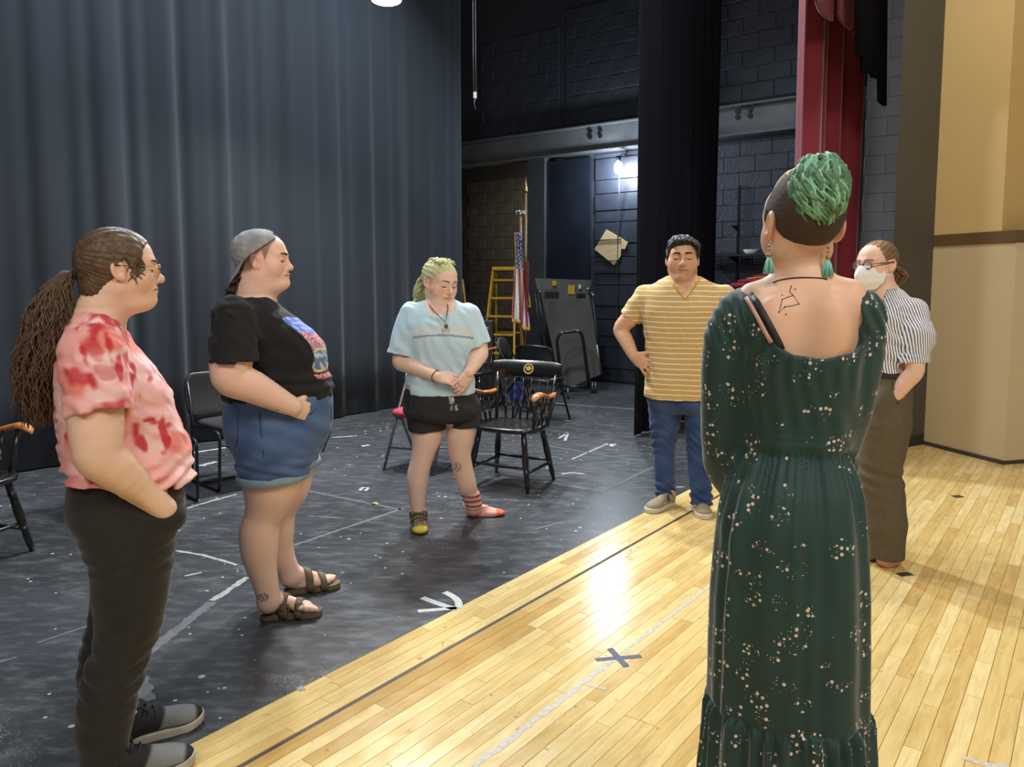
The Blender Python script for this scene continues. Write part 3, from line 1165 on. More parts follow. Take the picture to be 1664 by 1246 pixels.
def furled(c, name, top, bot, wtop, wbot, colf, yaw, folds=3.0, fringe=True, dep=.06):
    """cloth gathered beside its pole; colf(u, v) colour, u across the cloth, v down"""
    nu_, nv_ = 60, 60
    vs, cols = [], []
    for i in range(nu_ + 1):
        u_ = i / nu_
        for j in range(nv_ + 1):
            v_ = j / nv_
            wd = wtop + (wbot - wtop) * v_ ** .8
            x = (u_ - .05) * wd + .015 * math.sin(v_ * 5 + u_ * 9)
            y = dep * (.35 + v_ * .65) * math.sin(u_ * folds * 2 * math.pi + v_ * 1.3)
            zb_ = bot + .30 * wbot * math.sin(u_ * 6.0) * .4 + .16 * (1 - u_) * .6
            z = top + (zb_ - top) * v_
            vs.append((x * math.cos(yaw) - y * math.sin(yaw), x * math.sin(yaw) + y * math.cos(yaw), z))
            cols.append(colf(u_, v_))
    fs = [(i * (nv_ + 1) + j, (i + 1) * (nv_ + 1) + j, (i + 1) * (nv_ + 1) + j + 1, i * (nv_ + 1) + j + 1) for i in range(nu_) for j in range(nv_)]
    o = mesh_obj(name, vs, fs, M_FLAG, c, True, col=np.array(cols))
    sol = o.modifiers.new('thick', 'SOLIDIFY')
    sol.thickness = .004
    return o


def usa(u_, v_):
    if v_ > .965 or u_ < .02:
        return srgb(206, 164, 66)
    # cloth hangs by its hoist: stripes run down it, canton on top
    su = u_ * 1.0 + v_ * .35
    if v_ < .40 and u_ > .06:
        gx, gy = su * 9, v_ * 22
        dx, dy = gx - round(gx), (gy + (round(gx) % 2) * .5) - round(gy + (round(gx) % 2) * .5)
        return srgb(214, 214, 220) if dx * dx * 1.4 + dy * dy < .075 else srgb(34, 38, 84)
    return srgb(150, 26, 44) if int(su * 7.0) % 2 == 0 else srgb(214, 208, 208)


bF = atd(847, 645, 9.7)
c = thing('flag_stand', 'furled striped flag with gold fringe and eagle finial on a pole', 'flag', (bF.x, 9.7, 0), 0)
zt = atd(846, 352, 9.7).z
xt = atd(846, 352, 9.7).x - bF.x
MB().tube([(0, 0, .06), (xt * .9, 0, zt)], .014, 10).build('pole', M_WOODP, c)
MB().tube([(0, 0, 0), (0, 0, .02), (0, 0, .05), (0, 0, .09)], [.12, .12, .05, .025], 20).build('base', M_BRASS, c)
mb = MB().ball((xt, 0, zt + .03), (.02, .02, .03)).ball((xt - .015, 0, zt + .065), (.03, .018, .018)).ball((xt - .05, 0, zt + .05), (.016, .012, .03))
mb._add([(xt, -.01, zt + .05), (xt + .06, -.01, zt + .085), (xt + .07, -.01, zt + .02), (xt, .01, zt + .05), (xt + .06, .01, zt + .085), (xt + .07, .01, zt + .02)], [(0, 1, 2), (3, 5, 4), (0, 3, 4, 1), (1, 4, 5, 2), (2, 5, 3, 0)])
mb.build('eagle_finial', mat('silver_eagle', srgb(190, 190, 188), 0.3, metal=0.8, noise=(30, 0.3, srgb(150, 150, 148))), c)
zf0, zf1 = atd(846, 378, 9.7).z, atd(846, 533, 9.7).z
fo = furled(c, 'flag', zf0, zf1 - .03, .07, .20, usa, math.radians(8), 2.2)
fo.location = (atd(840, 450, 9.7).x - bF.x - .03, -.03, 0)
bF2 = atd(854, 648, 10.05)
c = thing('flag_stand', 'furled dark red flag on a tall pole with a brass spear tip', 'flag', (bF2.x, 10.05, 0), 0)
zt2 = atd(853, 310, 10.05).z
MB().tube([(0, 0, .06), (0, 0, zt2)], .014, 10).build('pole', M_WOODP, c)
MB().tube([(0, 0, 0), (0, 0, .02), (0, 0, .05), (0, 0, .09)], [.12, .12, .05, .025], 20).build('base', M_BRASS, c)
MB().tube([(0, 0, zt2 - .02), (0, 0, zt2), (0, 0, zt2 + .04), (0, 0, zt2 + .18)], [.02, .024, .015, .003], 10).build('spear_tip', M_BRASS, c)
fo = furled(c, 'flag', atd(853, 425, 10.05).z, atd(853, 500, 10.05).z, .05, .08, lambda u_, v_: srgb(206, 164, 66) if (u_ > .9 or v_ > .95) else srgb(112, 44, 36), math.radians(5), 1.2, dep=.03)
fo.location = (-.02, -.02, 0)

# folded rolling platform with grey deck
M_DECK = mat('grey_deck', srgb(70, 71, 67), 0.75, spec=.2, noise=(4, 0.4, srgb(78, 79, 75)), bump=(200, 0.15))
dT, dBt = 10.45, 10.15
tl, tr, brr, bll = atd(877, 470, dT), atd(957, 470, dT), atd(977, 608, dBt), atd(913, 634, dBt)
org = Vector(((bll.x + brr.x) / 2, dBt, 0))
c = thing('folded_platform', 'folded rolling platform with grey deck standing on edge against the wall', 'platform', org)


def slab(quad, th, name, material, parent, off):
    n_ = (quad[1] - quad[0]).cross(quad[3] - quad[0]).normalized()
    if n_.y < 0:
        n_ = -n_
    vs = [tuple(p - off) for p in quad] + [tuple(p - off + n_ * th) for p in quad]
    return mesh_obj(name, vs, [(0, 1, 2, 3), (7, 6, 5, 4), (0, 4, 5, 1), (1, 5, 6, 2), (2, 6, 7, 3), (3, 7, 4, 0)], material, parent)


slab([tl, tr, brr, bll], .05, 'deck', M_DECK, c, org)
slab([atd(869, 452, dT + .02), atd(961, 455, dT + .02), atd(959, 471, dT), atd(873, 470, dT)], .06, 'top_rail', mat('dark_grey_rail', srgb(64, 65, 66), 0.5, noise=(9, 0.4, srgb(74, 75, 76))), c, org)
for k, (x0, x1) in enumerate(((868, 884), (873, 893), (879, 903))):
    MB().tube([atd(x0, 474 + k * 2, dT + .1 - k * .03) - org, atd(x1 + 2, 590, dT - .05) - org], .012, 8).build('edge_tube', M_TUBEB, c)
MB().tube([atd(961, 474, dT - .02) - org, atd(979, 606, dBt - .02) - org], .016, 8).build('edge_tube', M_TUBEB, c)
MB().tube([atd(970, 560, dBt - .04) - org, atd(976.5, 606, dBt - .04) - org], .014, 8).build('bright_trim', M_ALU, c)
MB().tube([atd(p, q_, 9.95) - org for p, q_ in ((914, 641), (907, 575), (905, 556), (907, 546), (914, 540), (938, 537.5), (944, 541), (947, 550), (953, 595), (957, 630))], .021, 10).build('caster_frame', M_TUBEB, c)
MB().tube([atd(914, 627, 9.93) - org, atd(958, 630, 9.93) - org], .018, 8).build('lower_bar', M_TUBEB, c)
for px, py in ((877, 474), (955, 470), (964, 480), (939, 538), (913, 541)):
    MB().ball(atd(px, py, 9.93 if py > 500 else dT - .06) - org, .022, 8, 6).build('latch', M_ALU, c)
for px, py in ((912, 641), (923, 648), (958, 631), (967, 637)):
    g = gnd(px, py)
    p = Vector((g.x, min(g.y, 10.1), .035)) - org
    MB().tube([p - Vector((.012, 0, 0)), p + Vector((.012, 0, 0))], .035, 14).build('caster_wheel', M_TUBEB, c)
    MB().tube([p, p + Vector((0, .02, .10))], .01, 6).build('caster_fork', M_ALU, c)


def plate(px0, py0, px1, py1, d, name, material, lab=None):
    a, b_ = atd(px0, py0, d), atd(px1, py1, d)
    o_ = MB().box((a + b_) / 2 - org, (abs(b_.x - a.x), .006, abs(a.z - b_.z))).build(name, material, c, lab)
    return o_


M_YLAB = mat('yellow_label', srgb(206, 164, 30), 0.6, noise=(40, 0.4, srgb(180, 140, 24)))
plate(897, 456, 904, 464, dT - .03, 'warning_label', M_YLAB, 'yellow warning label')
plate(923, 463, 934, 478, dT - .03, 'warning_label', M_YLAB, 'yellow warning label')
plate(885, 474, 908, 493, dT - .03, 'instruction_plate', mat('black_plate', srgb(14, 15, 17), 0.6, spec=.2, noise=(90, 0.2, srgb(48, 50, 54))), 'black printed instruction plate')
plate(937, 477, 951, 487, dT - .03, 'handle_cup', M_TUBEB)
plate(940, 462, 944, 469, dT - .035, 'white_tag', mat('white_tag', srgb(214, 214, 210), 0.6, noise=(60, 0.3, srgb(190, 190, 186))))

# black equipment case on the chair by the ladder
a, b_ = atd(772, 520, 9.55), atd(802, 545, 9.55)
c = thing('equipment_case', 'black flat equipment case with pale label standing behind the armchair', 'case', ((a.x + b_.x) / 2, 9.55, 0))
MB().box((0, 0, (a.z + 0) / 2), (b_.x - a.x, .16, a.z), None, .012).build('shell', mat('black_case', srgb(24, 24, 26), 0.5, noise=(9, 0.4, srgb(32, 32, 34))), c)
MB().box((.02, -.082, a.z - .09), (.07, .004, .02)).build('label_plate', mat('case_label', srgb(150, 150, 150), 0.6, noise=(80, 0.3, srgb(110, 110, 110))), c)
MB().tube([(-.06, 0, a.z), (-.05, 0, a.z + .03), (.05, 0, a.z + .03), (.06, 0, a.z)], .008, 8).build('handle', M_TUBEB, c)
# blue bag on the floor behind the crested chair
p = gnd(842, 655)
c = thing('drawstring_bag', 'small blue bag lying on the floor behind the spindle back', 'bag', (p.x, p.y, 0))
mb = MB()
P = []
for i in range(16):
    a_ = 2 * math.pi * i / 16
    P.append([(.10 * rr * math.cos(a_) * (1 + .1 * math.sin(3 * a_)), .08 * rr * math.sin(a_), zz_) for rr, zz_ in ((.7, 0), (1, .05), (1.05, .12), (.8, .2), (.3, .26), (.2, .28), (.35, .32))])
mb.grid(P, close_u=True)
mb.build('body', mat('blue_cloth', srgb(36, 62, 150), 0.7, noise=(12, 0.5, srgb(26, 46, 120))), c)
MB().tube([(.07 * math.cos(k * .7), .05 * math.sin(k * .7), .275) for k in range(10)], .006, 6).build('cord', M_LEG, c)

# plywood offcut strapped to the wall
poly = [(985, 373), (1004, 384), (1020, 394), (1015.5, 405), (1009.5, 404), (1008.5, 416), (998, 431), (966, 405)]
q = [at_s(px, py, S_WALL - .06) for px, py in poly]
ctr = sum(q, Vector()) / len(q)
c = thing('plywood_offcut', 'pale plywood offcut hung on the dark boarded wall', 'board', ctr)
n = len(q)
vs = [tuple(p - ctr) for p in q] + [tuple(p - ctr + U * .018) for p in q]
mesh_obj('sheet', vs, [tuple(range(n)), tuple(range(n, 2 * n))[::-1]] + [(i, n + i, n + (i + 1) % n, (i + 1) % n) for i in range(n)],
         mat('pale_ply', srgb(196, 174, 132), 0.7, noise=(6, 0.5, srgb(178, 154, 110), (1, 1, 5))), c)
for (x0, y0, x1, y1) in ((967, 391, 1009, 388.5), (968, 425, 1008, 423)):
    MB().tube([at_s(x0, y0, S_WALL - .075) - ctr, at_s(x1, y1, S_WALL - .075) - ctr], .009, 6).build('wire', M_TUBEB, c)

# wall lamp with conduit
pb_ = at_s(1005, 273, S_WALL - .22)
c = thing('bulkhead_lamp', 'bright white bulb on a conduit under the steel beam', 'lamp', pb_)
gl = MB().ball((0, 0, 0), (.062, .062, .085), 20, 14).build('bulb', mat('lit_bulb', (1, 1, 1), 0.3, emit=((0.85, 0.92, 1.0), 160.0), noise=(2, 0.2, (1, 1, 1))), c)
MB().tube([(0, 0, .07), (0, 0, .16)], [.03, .036], 14).build('socket', M_TUBEB, c)
MB().tube([(0, 0, .14), U * .1 + Vector((0, 0, .2)), U * .2 + Vector((0, 0, .2))], .012, 8).build('bracket', M_ALU, c)
e = at_s(1003, 612, S_WALL - .04) - pb_
MB().tube([(.02, 0, -.02), at_s(1006, 330, S_WALL - .12) - pb_, at_s(1004, 390, S_WALL - .06) - pb_, e], .008, 8).build('conduit', M_ALU, c)
l = bpy.data.lights.new('bulb_light', 'POINT')
l.energy = 80
l.color = (0.78, 0.88, 1.0)
l.shadow_soft_size = .07
lo = bpy.data.objects.new('bulb_light', l)
COL.objects.link(lo)
lo.location = pb_ + Vector((-.12, -.12, -.05))

# overhead flood lamp at the top of the frame
pf = atd(628, 0, 6.6)
c = thing('flood_lamp', 'lit flood lamp hanging over the stage in front of the curtain', 'lamp', pf)
MB().tube([(0, .02, .24), (0, .02, .22), (0, 0, .10), (0, -.01, .0)], [.05, .07, .12, .14], 24).build('housing', M_TUBEB, c)
MB().ball((0, -.012, .0), (.125, .125, .035), 24, 10).build('lens', mat('lit_lens', (1, 1, 1), 0.3, emit=((1.0, 0.95, 0.84), 30.0), noise=(2, 0.2, (1, 1, 1))), c)
MB().tube([(-.15, 0, .1), (-.15, 0, .3), (.15, 0, .3), (.15, 0, .1)], .012, 8).build('yoke', M_TUBEB, c)
MB().tube([(0, 0, .3), (0, 0, 6.6 - pf.z)], .018, 8).build('hanger', M_TUBEB, c)
l = bpy.data.lights.new('flood_light', 'SPOT')
l.energy = 520
l.color = (1.0, 0.94, 0.84)
l.spot_size = math.radians(150)
l.spot_blend = .6
l.shadow_soft_size = .12
lo = bpy.data.objects.new('flood_light', l)
COL.objects.link(lo)
lo.location = pf + Vector((0, -.03, -.06))
lo.rotation_euler = (math.radians(-12), 0, 0)

# cord with a plug hanging from the rig
pc = atd(772, 155, 9.2)
c = thing('hanging_cord', 'thin grey cord with white plug hanging from the rig', 'cord', pc)
MB().tube([(-.015, 0, 0), (-.02, 0, .5), (-.02, 0, 6.6 - pc.z)], .006, 6).build('cord', M_TUBE, c)
MB().tube([(.012, 0, .02), (.008, 0, .5), (.008, 0, 6.6 - pc.z)], .006, 6).build('cord', M_TUBE, c)
MB().box((0, 0, 0), (.04, .03, .075), None, .006).build('plug', mat('white_plug', srgb(200, 200, 196), 0.5, noise=(30, 0.3, srgb(180, 180, 176))), c)
MB().tube([(0, 0, -.03), (-.01, 0, -.09), (.005, 0, -.16)], .006, 6).build('pigtail', M_TUBE, c)

# ---- shelf on the block wall at right
M_SHELFB = mat('black_shelf', srgb(22, 23, 25), 0.6, noise=(6, 0.4, srgb(30, 31, 33)))
z1_, z2_ = at_s(1200, 413, S_WALL - .3).z, at_s(1200, 467, S_WALL - .35).z
t_a, t_b = at_s(1140, 410, S_WALL - .2).dot(V), at_s(1300, 410, S_WALL - .2).dot(V)
org = st(S_WALL - .2, (t_a + t_b) / 2, z2_)
c = thing('shelf_unit', 'black slotted wall shelf with two boards on the block wall', 'shelf', org)


def rel_prism(s0, s1, t0, t1, z0, z1):
    m_ = MB()
    m_.prism([tuple((st(s, t) - org).xy) for s, t in ((s0, t0), (s1, t0), (s1, t1), (s0, t1))], z0 - org.z, z1 - org.z)
    return m_


rel_prism(S_WALL - .34, S_WALL - .03, t_b, t_a, z1_ - .025, z1_).build('board', M_SHELFB, c)
rel_prism(S_WALL - .40, S_WALL - .03, t_b, t_a, z2_ - .025, z2_).build('board', M_SHELFB, c)
for px in (1199, 1262):
    tt = at_s(px, 380, S_WALL - .02).dot(V)
    zt_ = at_s(px, 301, S_WALL - .02).z
    rel_prism(S_WALL - .03, S_WALL - .006, tt - .013, tt + .013, z2_ - .3, zt_).build('slotted_standard', M_TUBEB, c)
    for zz_, L_ in ((z1_ - .025, .3), (z2_ - .025, .36), (at_s(1199, 367, S_WALL - .02).z, .22)):
        p = st(S_WALL - .03, tt, zz_) - org
        o_ = MB()
        o_._add([p, p - U * L_, p - Vector((0, 0, .07)), p + V * .006, p - U * L_ + V * .006, p - Vector((0, 0, .07)) + V * .006],
                [(0, 1, 2), (3, 5, 4), (0, 3, 4, 1), (1, 4, 5, 2), (2, 5, 3, 0)])
        o_.build('bracket', M_TUBEB, c)
p = at_s(1221, 404, S_WALL - .28)
c = thing('white_dish', 'white shallow dish on the upper black shelf', 'dish', (p.x, p.y, z1_))
P = [[(.10 * r_ * math.cos(2 * math.pi * k / 20), .07 * r_ * math.sin(2 * math.pi * k / 20), z_) for r_, z_ in ((0.0, .004), (.6, .004), (.7, .0), (.72, .012), (1, .05), (.95, .055), (.65, .018), (0, .014))] for k in range(20)]
MB().grid(P, close_u=True).build('bowl', mat('white_ceramic', srgb(220, 220, 216), 0.4, noise=(9, 0.3, srgb(206, 206, 202))), c)
MB().box((.09, .02, .045), (.07, .03, .02), None, .004).build('black_lip', M_TUBEB, c)
p = at_s(1228, 455, S_WALL - .22)
c = thing('folded_cloth', 'maroon folded cloth with a yellow edge on the lower shelf', 'cloth', (p.x, p.y, z2_), math.pi / 2 - PHI + math.pi / 2)
for k, (z_, h_, w_, mt) in enumerate(((0, .06, .62, M_REDPAD), (.06, .05, .54, M_REDPAD), (.112, .025, .42, M_YLAB), (.135, .035, .36, M_REDPAD))):
    mb = MB().grid(pad(w_, .26 - .02 * k, h_, 28, 3.6), close_u=True)
    mb.xform(Matrix.Translation((-.05 * k, 0, z_)) @ Matrix.Rotation(.04 * k, 4, 'Y'))
    mb.build('fold', mt, c, 'yellow fold' if mt is M_YLAB else None)

# ================================================================ MARKS ON THE FLOORS
M_TAPEW = mat('white_tape', srgb(176, 178, 178), 0.7, noise=(40, 0.5, srgb(128, 130, 132)))
M_TAPEG = mat('grey_scuff', srgb(104, 108, 112), 0.6, noise=(30, 0.6, srgb(70, 73, 77)))
M_CHALK = mat('white_paint_mark', srgb(206, 208, 206), 0.6, noise=(40, 0.4, srgb(180, 182, 182)))
M_TAPEB = mat('slate_tape', srgb(74, 80, 100), 0.55, noise=(30, 0.4, srgb(90, 96, 116)))
M_TAPEK = mat('black_tape', srgb(46, 44, 44), 0.6, noise=(30, 0.4, srgb(58, 56, 56)))
M_TAPEY = mat('yellow_tape', srgb(176, 176, 80), 0.6, noise=(30, 0.4, srgb(150, 150, 66)))


def strip(pix, width, material, parent, name='tape_strip', z=.0012, jag=0.0):
    pts = [gnd(*p) for p in pix]
    L, Rr = [], []
    if jag:
        dense = []
        for a, b_ in zip(pts[:-1], pts[1:]):
            m_ = max(2, int((b_ - a).length / .02))
            dense += [a.lerp(b_, k / m_) for k in range(m_)]
        pts = dense + [pts[-1]]
    for i, p in enumerate(pts):
        d = (pts[min(i + 1, len(pts) - 1)] - pts[max(i - 1, 0)]).normalized()
        n_ = Vector((-d.y, d.x, 0))
        w1_, w2_ = width / 2 * (1 + rb.uniform(-jag, jag)), width / 2 * (1 + rb.uniform(-jag, jag))
        L.append(p + n_ * w1_)
        Rr.append(p - n_ * w2_)
    n_ = len(pts)
    vs = [tuple(p + Vector((0, 0, z))) for p in L + Rr] + [tuple(p + Vector((0, 0, 0.0))) for p in L + Rr]
    fs = [(i, i + 1, n_ + i + 1, n_ + i) for i in range(n_ - 1)]
    o = mesh_obj(name, vs, fs, material, parent)
    return o


def curve_px(a, b_, c_, n=8):
    return [((1 - k / n) ** 2 * a[0] + 2 * k / n * (1 - k / n) * b_[0] + (k / n) ** 2 * c_[0],
             (1 - k / n) ** 2 * a[1] + 2 * k / n * (1 - k / n) * b_[1] + (k / n) ** 2 * c_[1]) for k in range(n + 1)]


strip(curve_px((722, 962), (752, 974), (744, 988)), .035, M_CHALK, fl, 'painted_arrow')
strip(curve_px((686, 971), (716, 983), (742, 990)), .035, M_CHALK, fl, 'painted_arrow')
strip([(679, 993), (742, 988)], .03, M_CHALK, fl, 'painted_arrow')
for pix, w_, m_ in [
    ([(478, 886), (655, 826)], .03, M_TAPEG), ([(492, 796), (655, 829)], .025, M_TAPEG), ([(236, 1064), (345, 978)], .05, M_TAPEG),
    ([(345, 976), (402, 938)], .035, M_TAPEW), ([(286, 895), (330, 902), (385, 918)], .02, M_TAPEW), ([(898, 655), (1032, 665)], .02, M_TAPEW),
    ([(887, 724), (985, 740), (1050, 750)], .03, M_TAPEG), ([(884, 782), (975, 799)], .03, M_TAPEG), ([(930, 746), (985, 722)], .02, M_TAPEW),
    ([(975, 800), (1072, 754)], .025, M_TAPEG), ([(980, 723), (1001, 722)], .03, M_CHALK), ([(984, 721), (997, 725)], .03, M_CHALK),
    ([(583, 796), (600, 793)], .03, M_CHALK), ([(588, 792), (596, 797)], .03, M_CHALK), ([(917, 684), (926, 683)], .05, M_CHALK),
    ([(540, 711), (580, 708)], .03, M_TAPEW), ([(588, 725), (600, 723)], .05, M_TAPEW), ([(312, 736), (368, 727)], .03, M_CHALK),
    ([(325, 757), (352, 750)], .06, M_TAPEW), ([(908, 712), (922, 704), (918, 716)], .03, M_TAPEW), ([(604, 819), (614, 817)], .05, M_TAPEY),
    ([(912, 770), (930, 768), (950, 770)], .03, M_TAPEW), ([(870, 860), (915, 848)], .02, M_TAPEG), ([(775, 738), (800, 737), (806, 740)], .03, M_TAPEG),
    ([(500, 838), (560, 842)], .02, M_TAPEG), ([(230, 1100), (238, 1140)], .05, M_TAPEG), ([(60, 1045), (140, 1018)], .02, M_TAPEG),
    ([(0, 1075), (28, 1068)], .03, M_TAPEG), ([(300, 936), (328, 930)], .02, M_TAPEW), ([(668, 836), (692, 838)], .03, M_TAPEW), ([(1090, 792), (1112, 791)], .02, M_TAPEW),
    ([(290, 830), (340, 815), (385, 803)], .02, M_TAPEW)]:
    strip(pix, w_, m_, fl, jag=.35)
strip([(770, 1246), (880, 1161), (1000, 1069)], .024, mat('white_scuff_line', srgb(206, 200, 188), 0.6, noise=(60, 0.4, srgb(176, 168, 150))), wood, 'worn_tape_line', .0006, .5)
strip([(1012, 1060), (1155, 950)], .018, MATS['white_scuff_line'], wood, 'worn_tape_line', .0006, .5)
strip([(968, 1072), (1042, 1066)], .026, M_TAPEB, wood)
strip([(991, 1054), (1018, 1083)], .026, M_TAPEB, wood, z=.002)
strip([(950, 1112), (984, 1119)], .012, MATS['white_scuff_line'], wood, 'worn_tape_line', .0006, .6)
strip([(1459, 934), (1481, 932)], .045, M_TAPEK, wood)
strip([(1549, 807), (1563, 806)], .055, M_TAPEK, wood)
strip([(1562, 1231), (1600, 1243), (1640, 1246)], .02, MATS['white_scuff_line'], wood, 'worn_tape_line', .0006, .7)
strip([(484, 1121), (494, 1117)], .03, M_TAPEW, wood)
# faint handwriting on the boards
for pix in ([(1019, 909), (1026, 908)], [(1018, 905), (1024, 903), (1026, 906)], [(1018, 899), (1026, 898)], [(1021, 895), (1025, 892), (1026, 896)], [(1019, 888), (1026, 886)], [(1021, 882), (1025, 879), (1022, 878)]):
    strip(pix, .006, mat('pencil', srgb(140, 112, 78), 0.8, noise=(40, 0.4, srgb(160, 130, 92))), wood, 'handwriting', .0005)

# ================================================================ SIGNED-DISTANCE MODELLING (people and clothes)
F32 = np.float32


def smin(a, b, k):
    if k <= 0:
        return np.minimum(a, b)
    h = np.maximum(k - np.abs(a - b), 0) / k
    return np.minimum(a, b) - h * h * k * 0.25


def smax(a, b, k):
    return -smin(-a, -b, k)


def axis_coords(lo, hi, h, fine):
    c = [lo]
    x = lo
    while x < hi:
        st_ = h
        for a, b, hf in fine:
            if a - h < x < b:
                st_ = min(st_, hf)
        x += st_
        c.append(x)
    return np.array(c, F32)


class Field:
    def __init__(s, lo, hi, h, fine=()):
        s.ax = [axis_coords(lo[i], hi[i], h, [(f[0][i], f[1][i], f[2]) for f in fine]) for i in range(3)]
        s.D = np.full([len(a) for a in s.ax], 9.0, F32)

    def sl(s, lo, hi):
        r = []
        for i in range(3):
            a = max(int(np.searchsorted(s.ax[i], lo[i])) - 1, 0)
            b = min(int(np.searchsorted(s.ax[i], hi[i])) + 1, len(s.ax[i]))
            r.append(slice(a, max(b, a)))
        return tuple(r)

    def op(s, prim, k=0.0, mode='u'):
        fn, lo, hi = prim
        pad = k + 0.015
        q = s.sl([v_ - pad for v_ in lo], [v_ + pad for v_ in hi])
        if any(t_.stop - t_.start < 1 for t_ in q):
            return s
        x = s.ax[0][q[0]][:, None, None]
        y = s.ax[1][q[1]][None, :, None]
        z = s.ax[2][q[2]][None, None, :]
        d = fn(x, y, z).astype(F32)
        if mode == 'u':
            s.D[q] = smin(s.D[q], d, k)
        elif mode == 's':
            s.D[q] = smax(s.D[q], -d, k)
        elif mode == 'i':
            s.D[:] = smax(s.D, d, k)
        return s

    def add(s, prim, k=0.0):
        return s.op(prim, k, 'u')

    def sub(s, prim, k=0.0):
        return s.op(prim, k, 's')

    def clip(s, c, n, k=0.0):
        """keep the side of the plane that n points away from"""
        x, y, z = s.ax
        d = ((x - c[0]) * n[0])[:, None, None] + ((y - c[1]) * n[1])[None, :, None] + ((z - c[2]) * n[2])[None, None, :]
        s.D = smax(s.D, d.astype(F32), k)
        return s

    def displace(s, f, band=0.03):
        m = np.abs(s.D) < band
        i, j, k = np.nonzero(m)
        s.D[i, j, k] += f(s.ax[0][i], s.ax[1][j], s.ax[2][k]).astype(F32)
        return s

    def mesh(s):
        D = s.D
        ins = D < 0
        c = ins[:-1, :-1, :-1].astype(np.uint8)
        for a in (0, 1):
            for b in (0, 1):
                for e in (0, 1):
                    if a or b or e:
                        c = c + ins[a:D.shape[0] - 1 + a, b:D.shape[1] - 1 + b, e:D.shape[2] - 1 + e]
        I, J, K = np.nonzero((c > 0) & (c < 8))
        idx = np.full(c.shape, -1, np.int32)
        idx[I, J, K] = np.arange(len(I))
        acc = np.zeros((len(I), 3), np.float64)
        cnt = np.zeros(len(I))
        X, Y, Z = s.ax
        corners = [(a, b, e) for a in (0, 1) for b in (0, 1) for e in (0, 1)]
        vals = {q: D[I + q[0], J + q[1], K + q[2]].astype(np.float64) for q in corners}
        for q in corners:
            for ax_ in range(3):
                if q[ax_] == 0:
                    r = list(q)
                    r[ax_] = 1
                    r = tuple(r)
                    va, vb = vals[q], vals[r]
                    m = (va < 0) != (vb < 0)
                    t_ = np.where(m, va / np.where(m, va - vb, 1), 0)
                    p = np.stack([X[I + q[0]], Y[J + q[1]], Z[K + q[2]]], 1).astype(np.float64)
                    p2 = np.stack([X[I + r[0]], Y[J + r[1]], Z[K + r[2]]], 1)
                    acc += np.where(m[:, None], p + (p2 - p) * t_[:, None], 0)
                    cnt += m
        verts = acc / cnt[:, None]
        quads = []
        n0, n1, n2 = c.shape
        for ax_ in range(3):
            sl_a = [slice(0, n_) for n_ in D.shape]
            sl_b = [slice(0, n_) for n_ in D.shape]
            sl_a[ax_] = slice(0, D.shape[ax_] - 1)
            sl_b[ax_] = slice(1, D.shape[ax_])
            A_, B_ = ins[tuple(sl_a)], ins[tuple(sl_b)]
            i, j, k = np.nonzero(A_ != B_)
            o1, o2 = [(1, 2), (2, 0), (0, 1)][ax_]
            ijk = np.stack([i, j, k], 1)
            ok = (ijk[:, o1] > 0) & (ijk[:, o2] > 0) & (ijk[:, o1] < c.shape[o1]) & (ijk[:, o2] < c.shape[o2])
            ijk = ijk[ok]
            flip = ~A_[i, j, k][ok]

            def cell(d1, d2):
                q = ijk.copy()
                q[:, o1] += d1
                q[:, o2] += d2
                return idx[q[:, 0], q[:, 1], q[:, 2]]
            qd = np.stack([cell(-1, -1), cell(0, -1), cell(0, 0), cell(-1, 0)], 1)
            qd[flip] = qd[flip][:, ::-1]
            quads.append(qd)
        quads = np.concatenate(quads)
        quads = quads[(quads >= 0).all(1)]
        return verts, quads


# ---- primitives: (function, low corner, high corner)
def V3(p):
    return np.array([float(p[0]), float(p[1]), float(p[2])])


def cone(a, b, ra, rb=None):
    a, b = V3(a), V3(b)
    rb = ra if rb is None else rb
    d = b - a
    L2 = max(float(d @ d), 1e-9)

    def fn(x, y, z):
        px, py, pz = x - a[0], y - a[1], z - a[2]
        t_ = np.clip((px * d[0] + py * d[1] + pz * d[2]) / L2, 0, 1)
        return np.sqrt((px - d[0] * t_) ** 2 + (py - d[1] * t_) ** 2 + (pz - d[2] * t_) ** 2) - (ra + (rb - ra) * t_)
    r = max(ra, rb)
    return fn, np.minimum(a, b) - r, np.maximum(a, b) + r


def ccone(a, b, ra, rb, n=None, c=None):
    """cone cut flat at its far end b (plane normal n through c)"""
    a_, b_ = V3(a), V3(b)
    dv = (b_ - a_) / np.linalg.norm(b_ - a_)
    n = dv if n is None else V3(n) / np.linalg.norm(V3(n))
    c = b_ if c is None else V3(c)
    ext = b_ + dv * rb * 1.2
    rr = rb + (rb - ra) * (rb * 1.2) / np.linalg.norm(b_ - a_)
    f0, lo, hi = cone(a_, ext, ra, max(rr, .01))

    def fn(x, y, z):
        return smax(f0(x, y, z), (x - c[0]) * n[0] + (y - c[1]) * n[1] + (z - c[2]) * n[2], .006)
    return fn, lo, hi


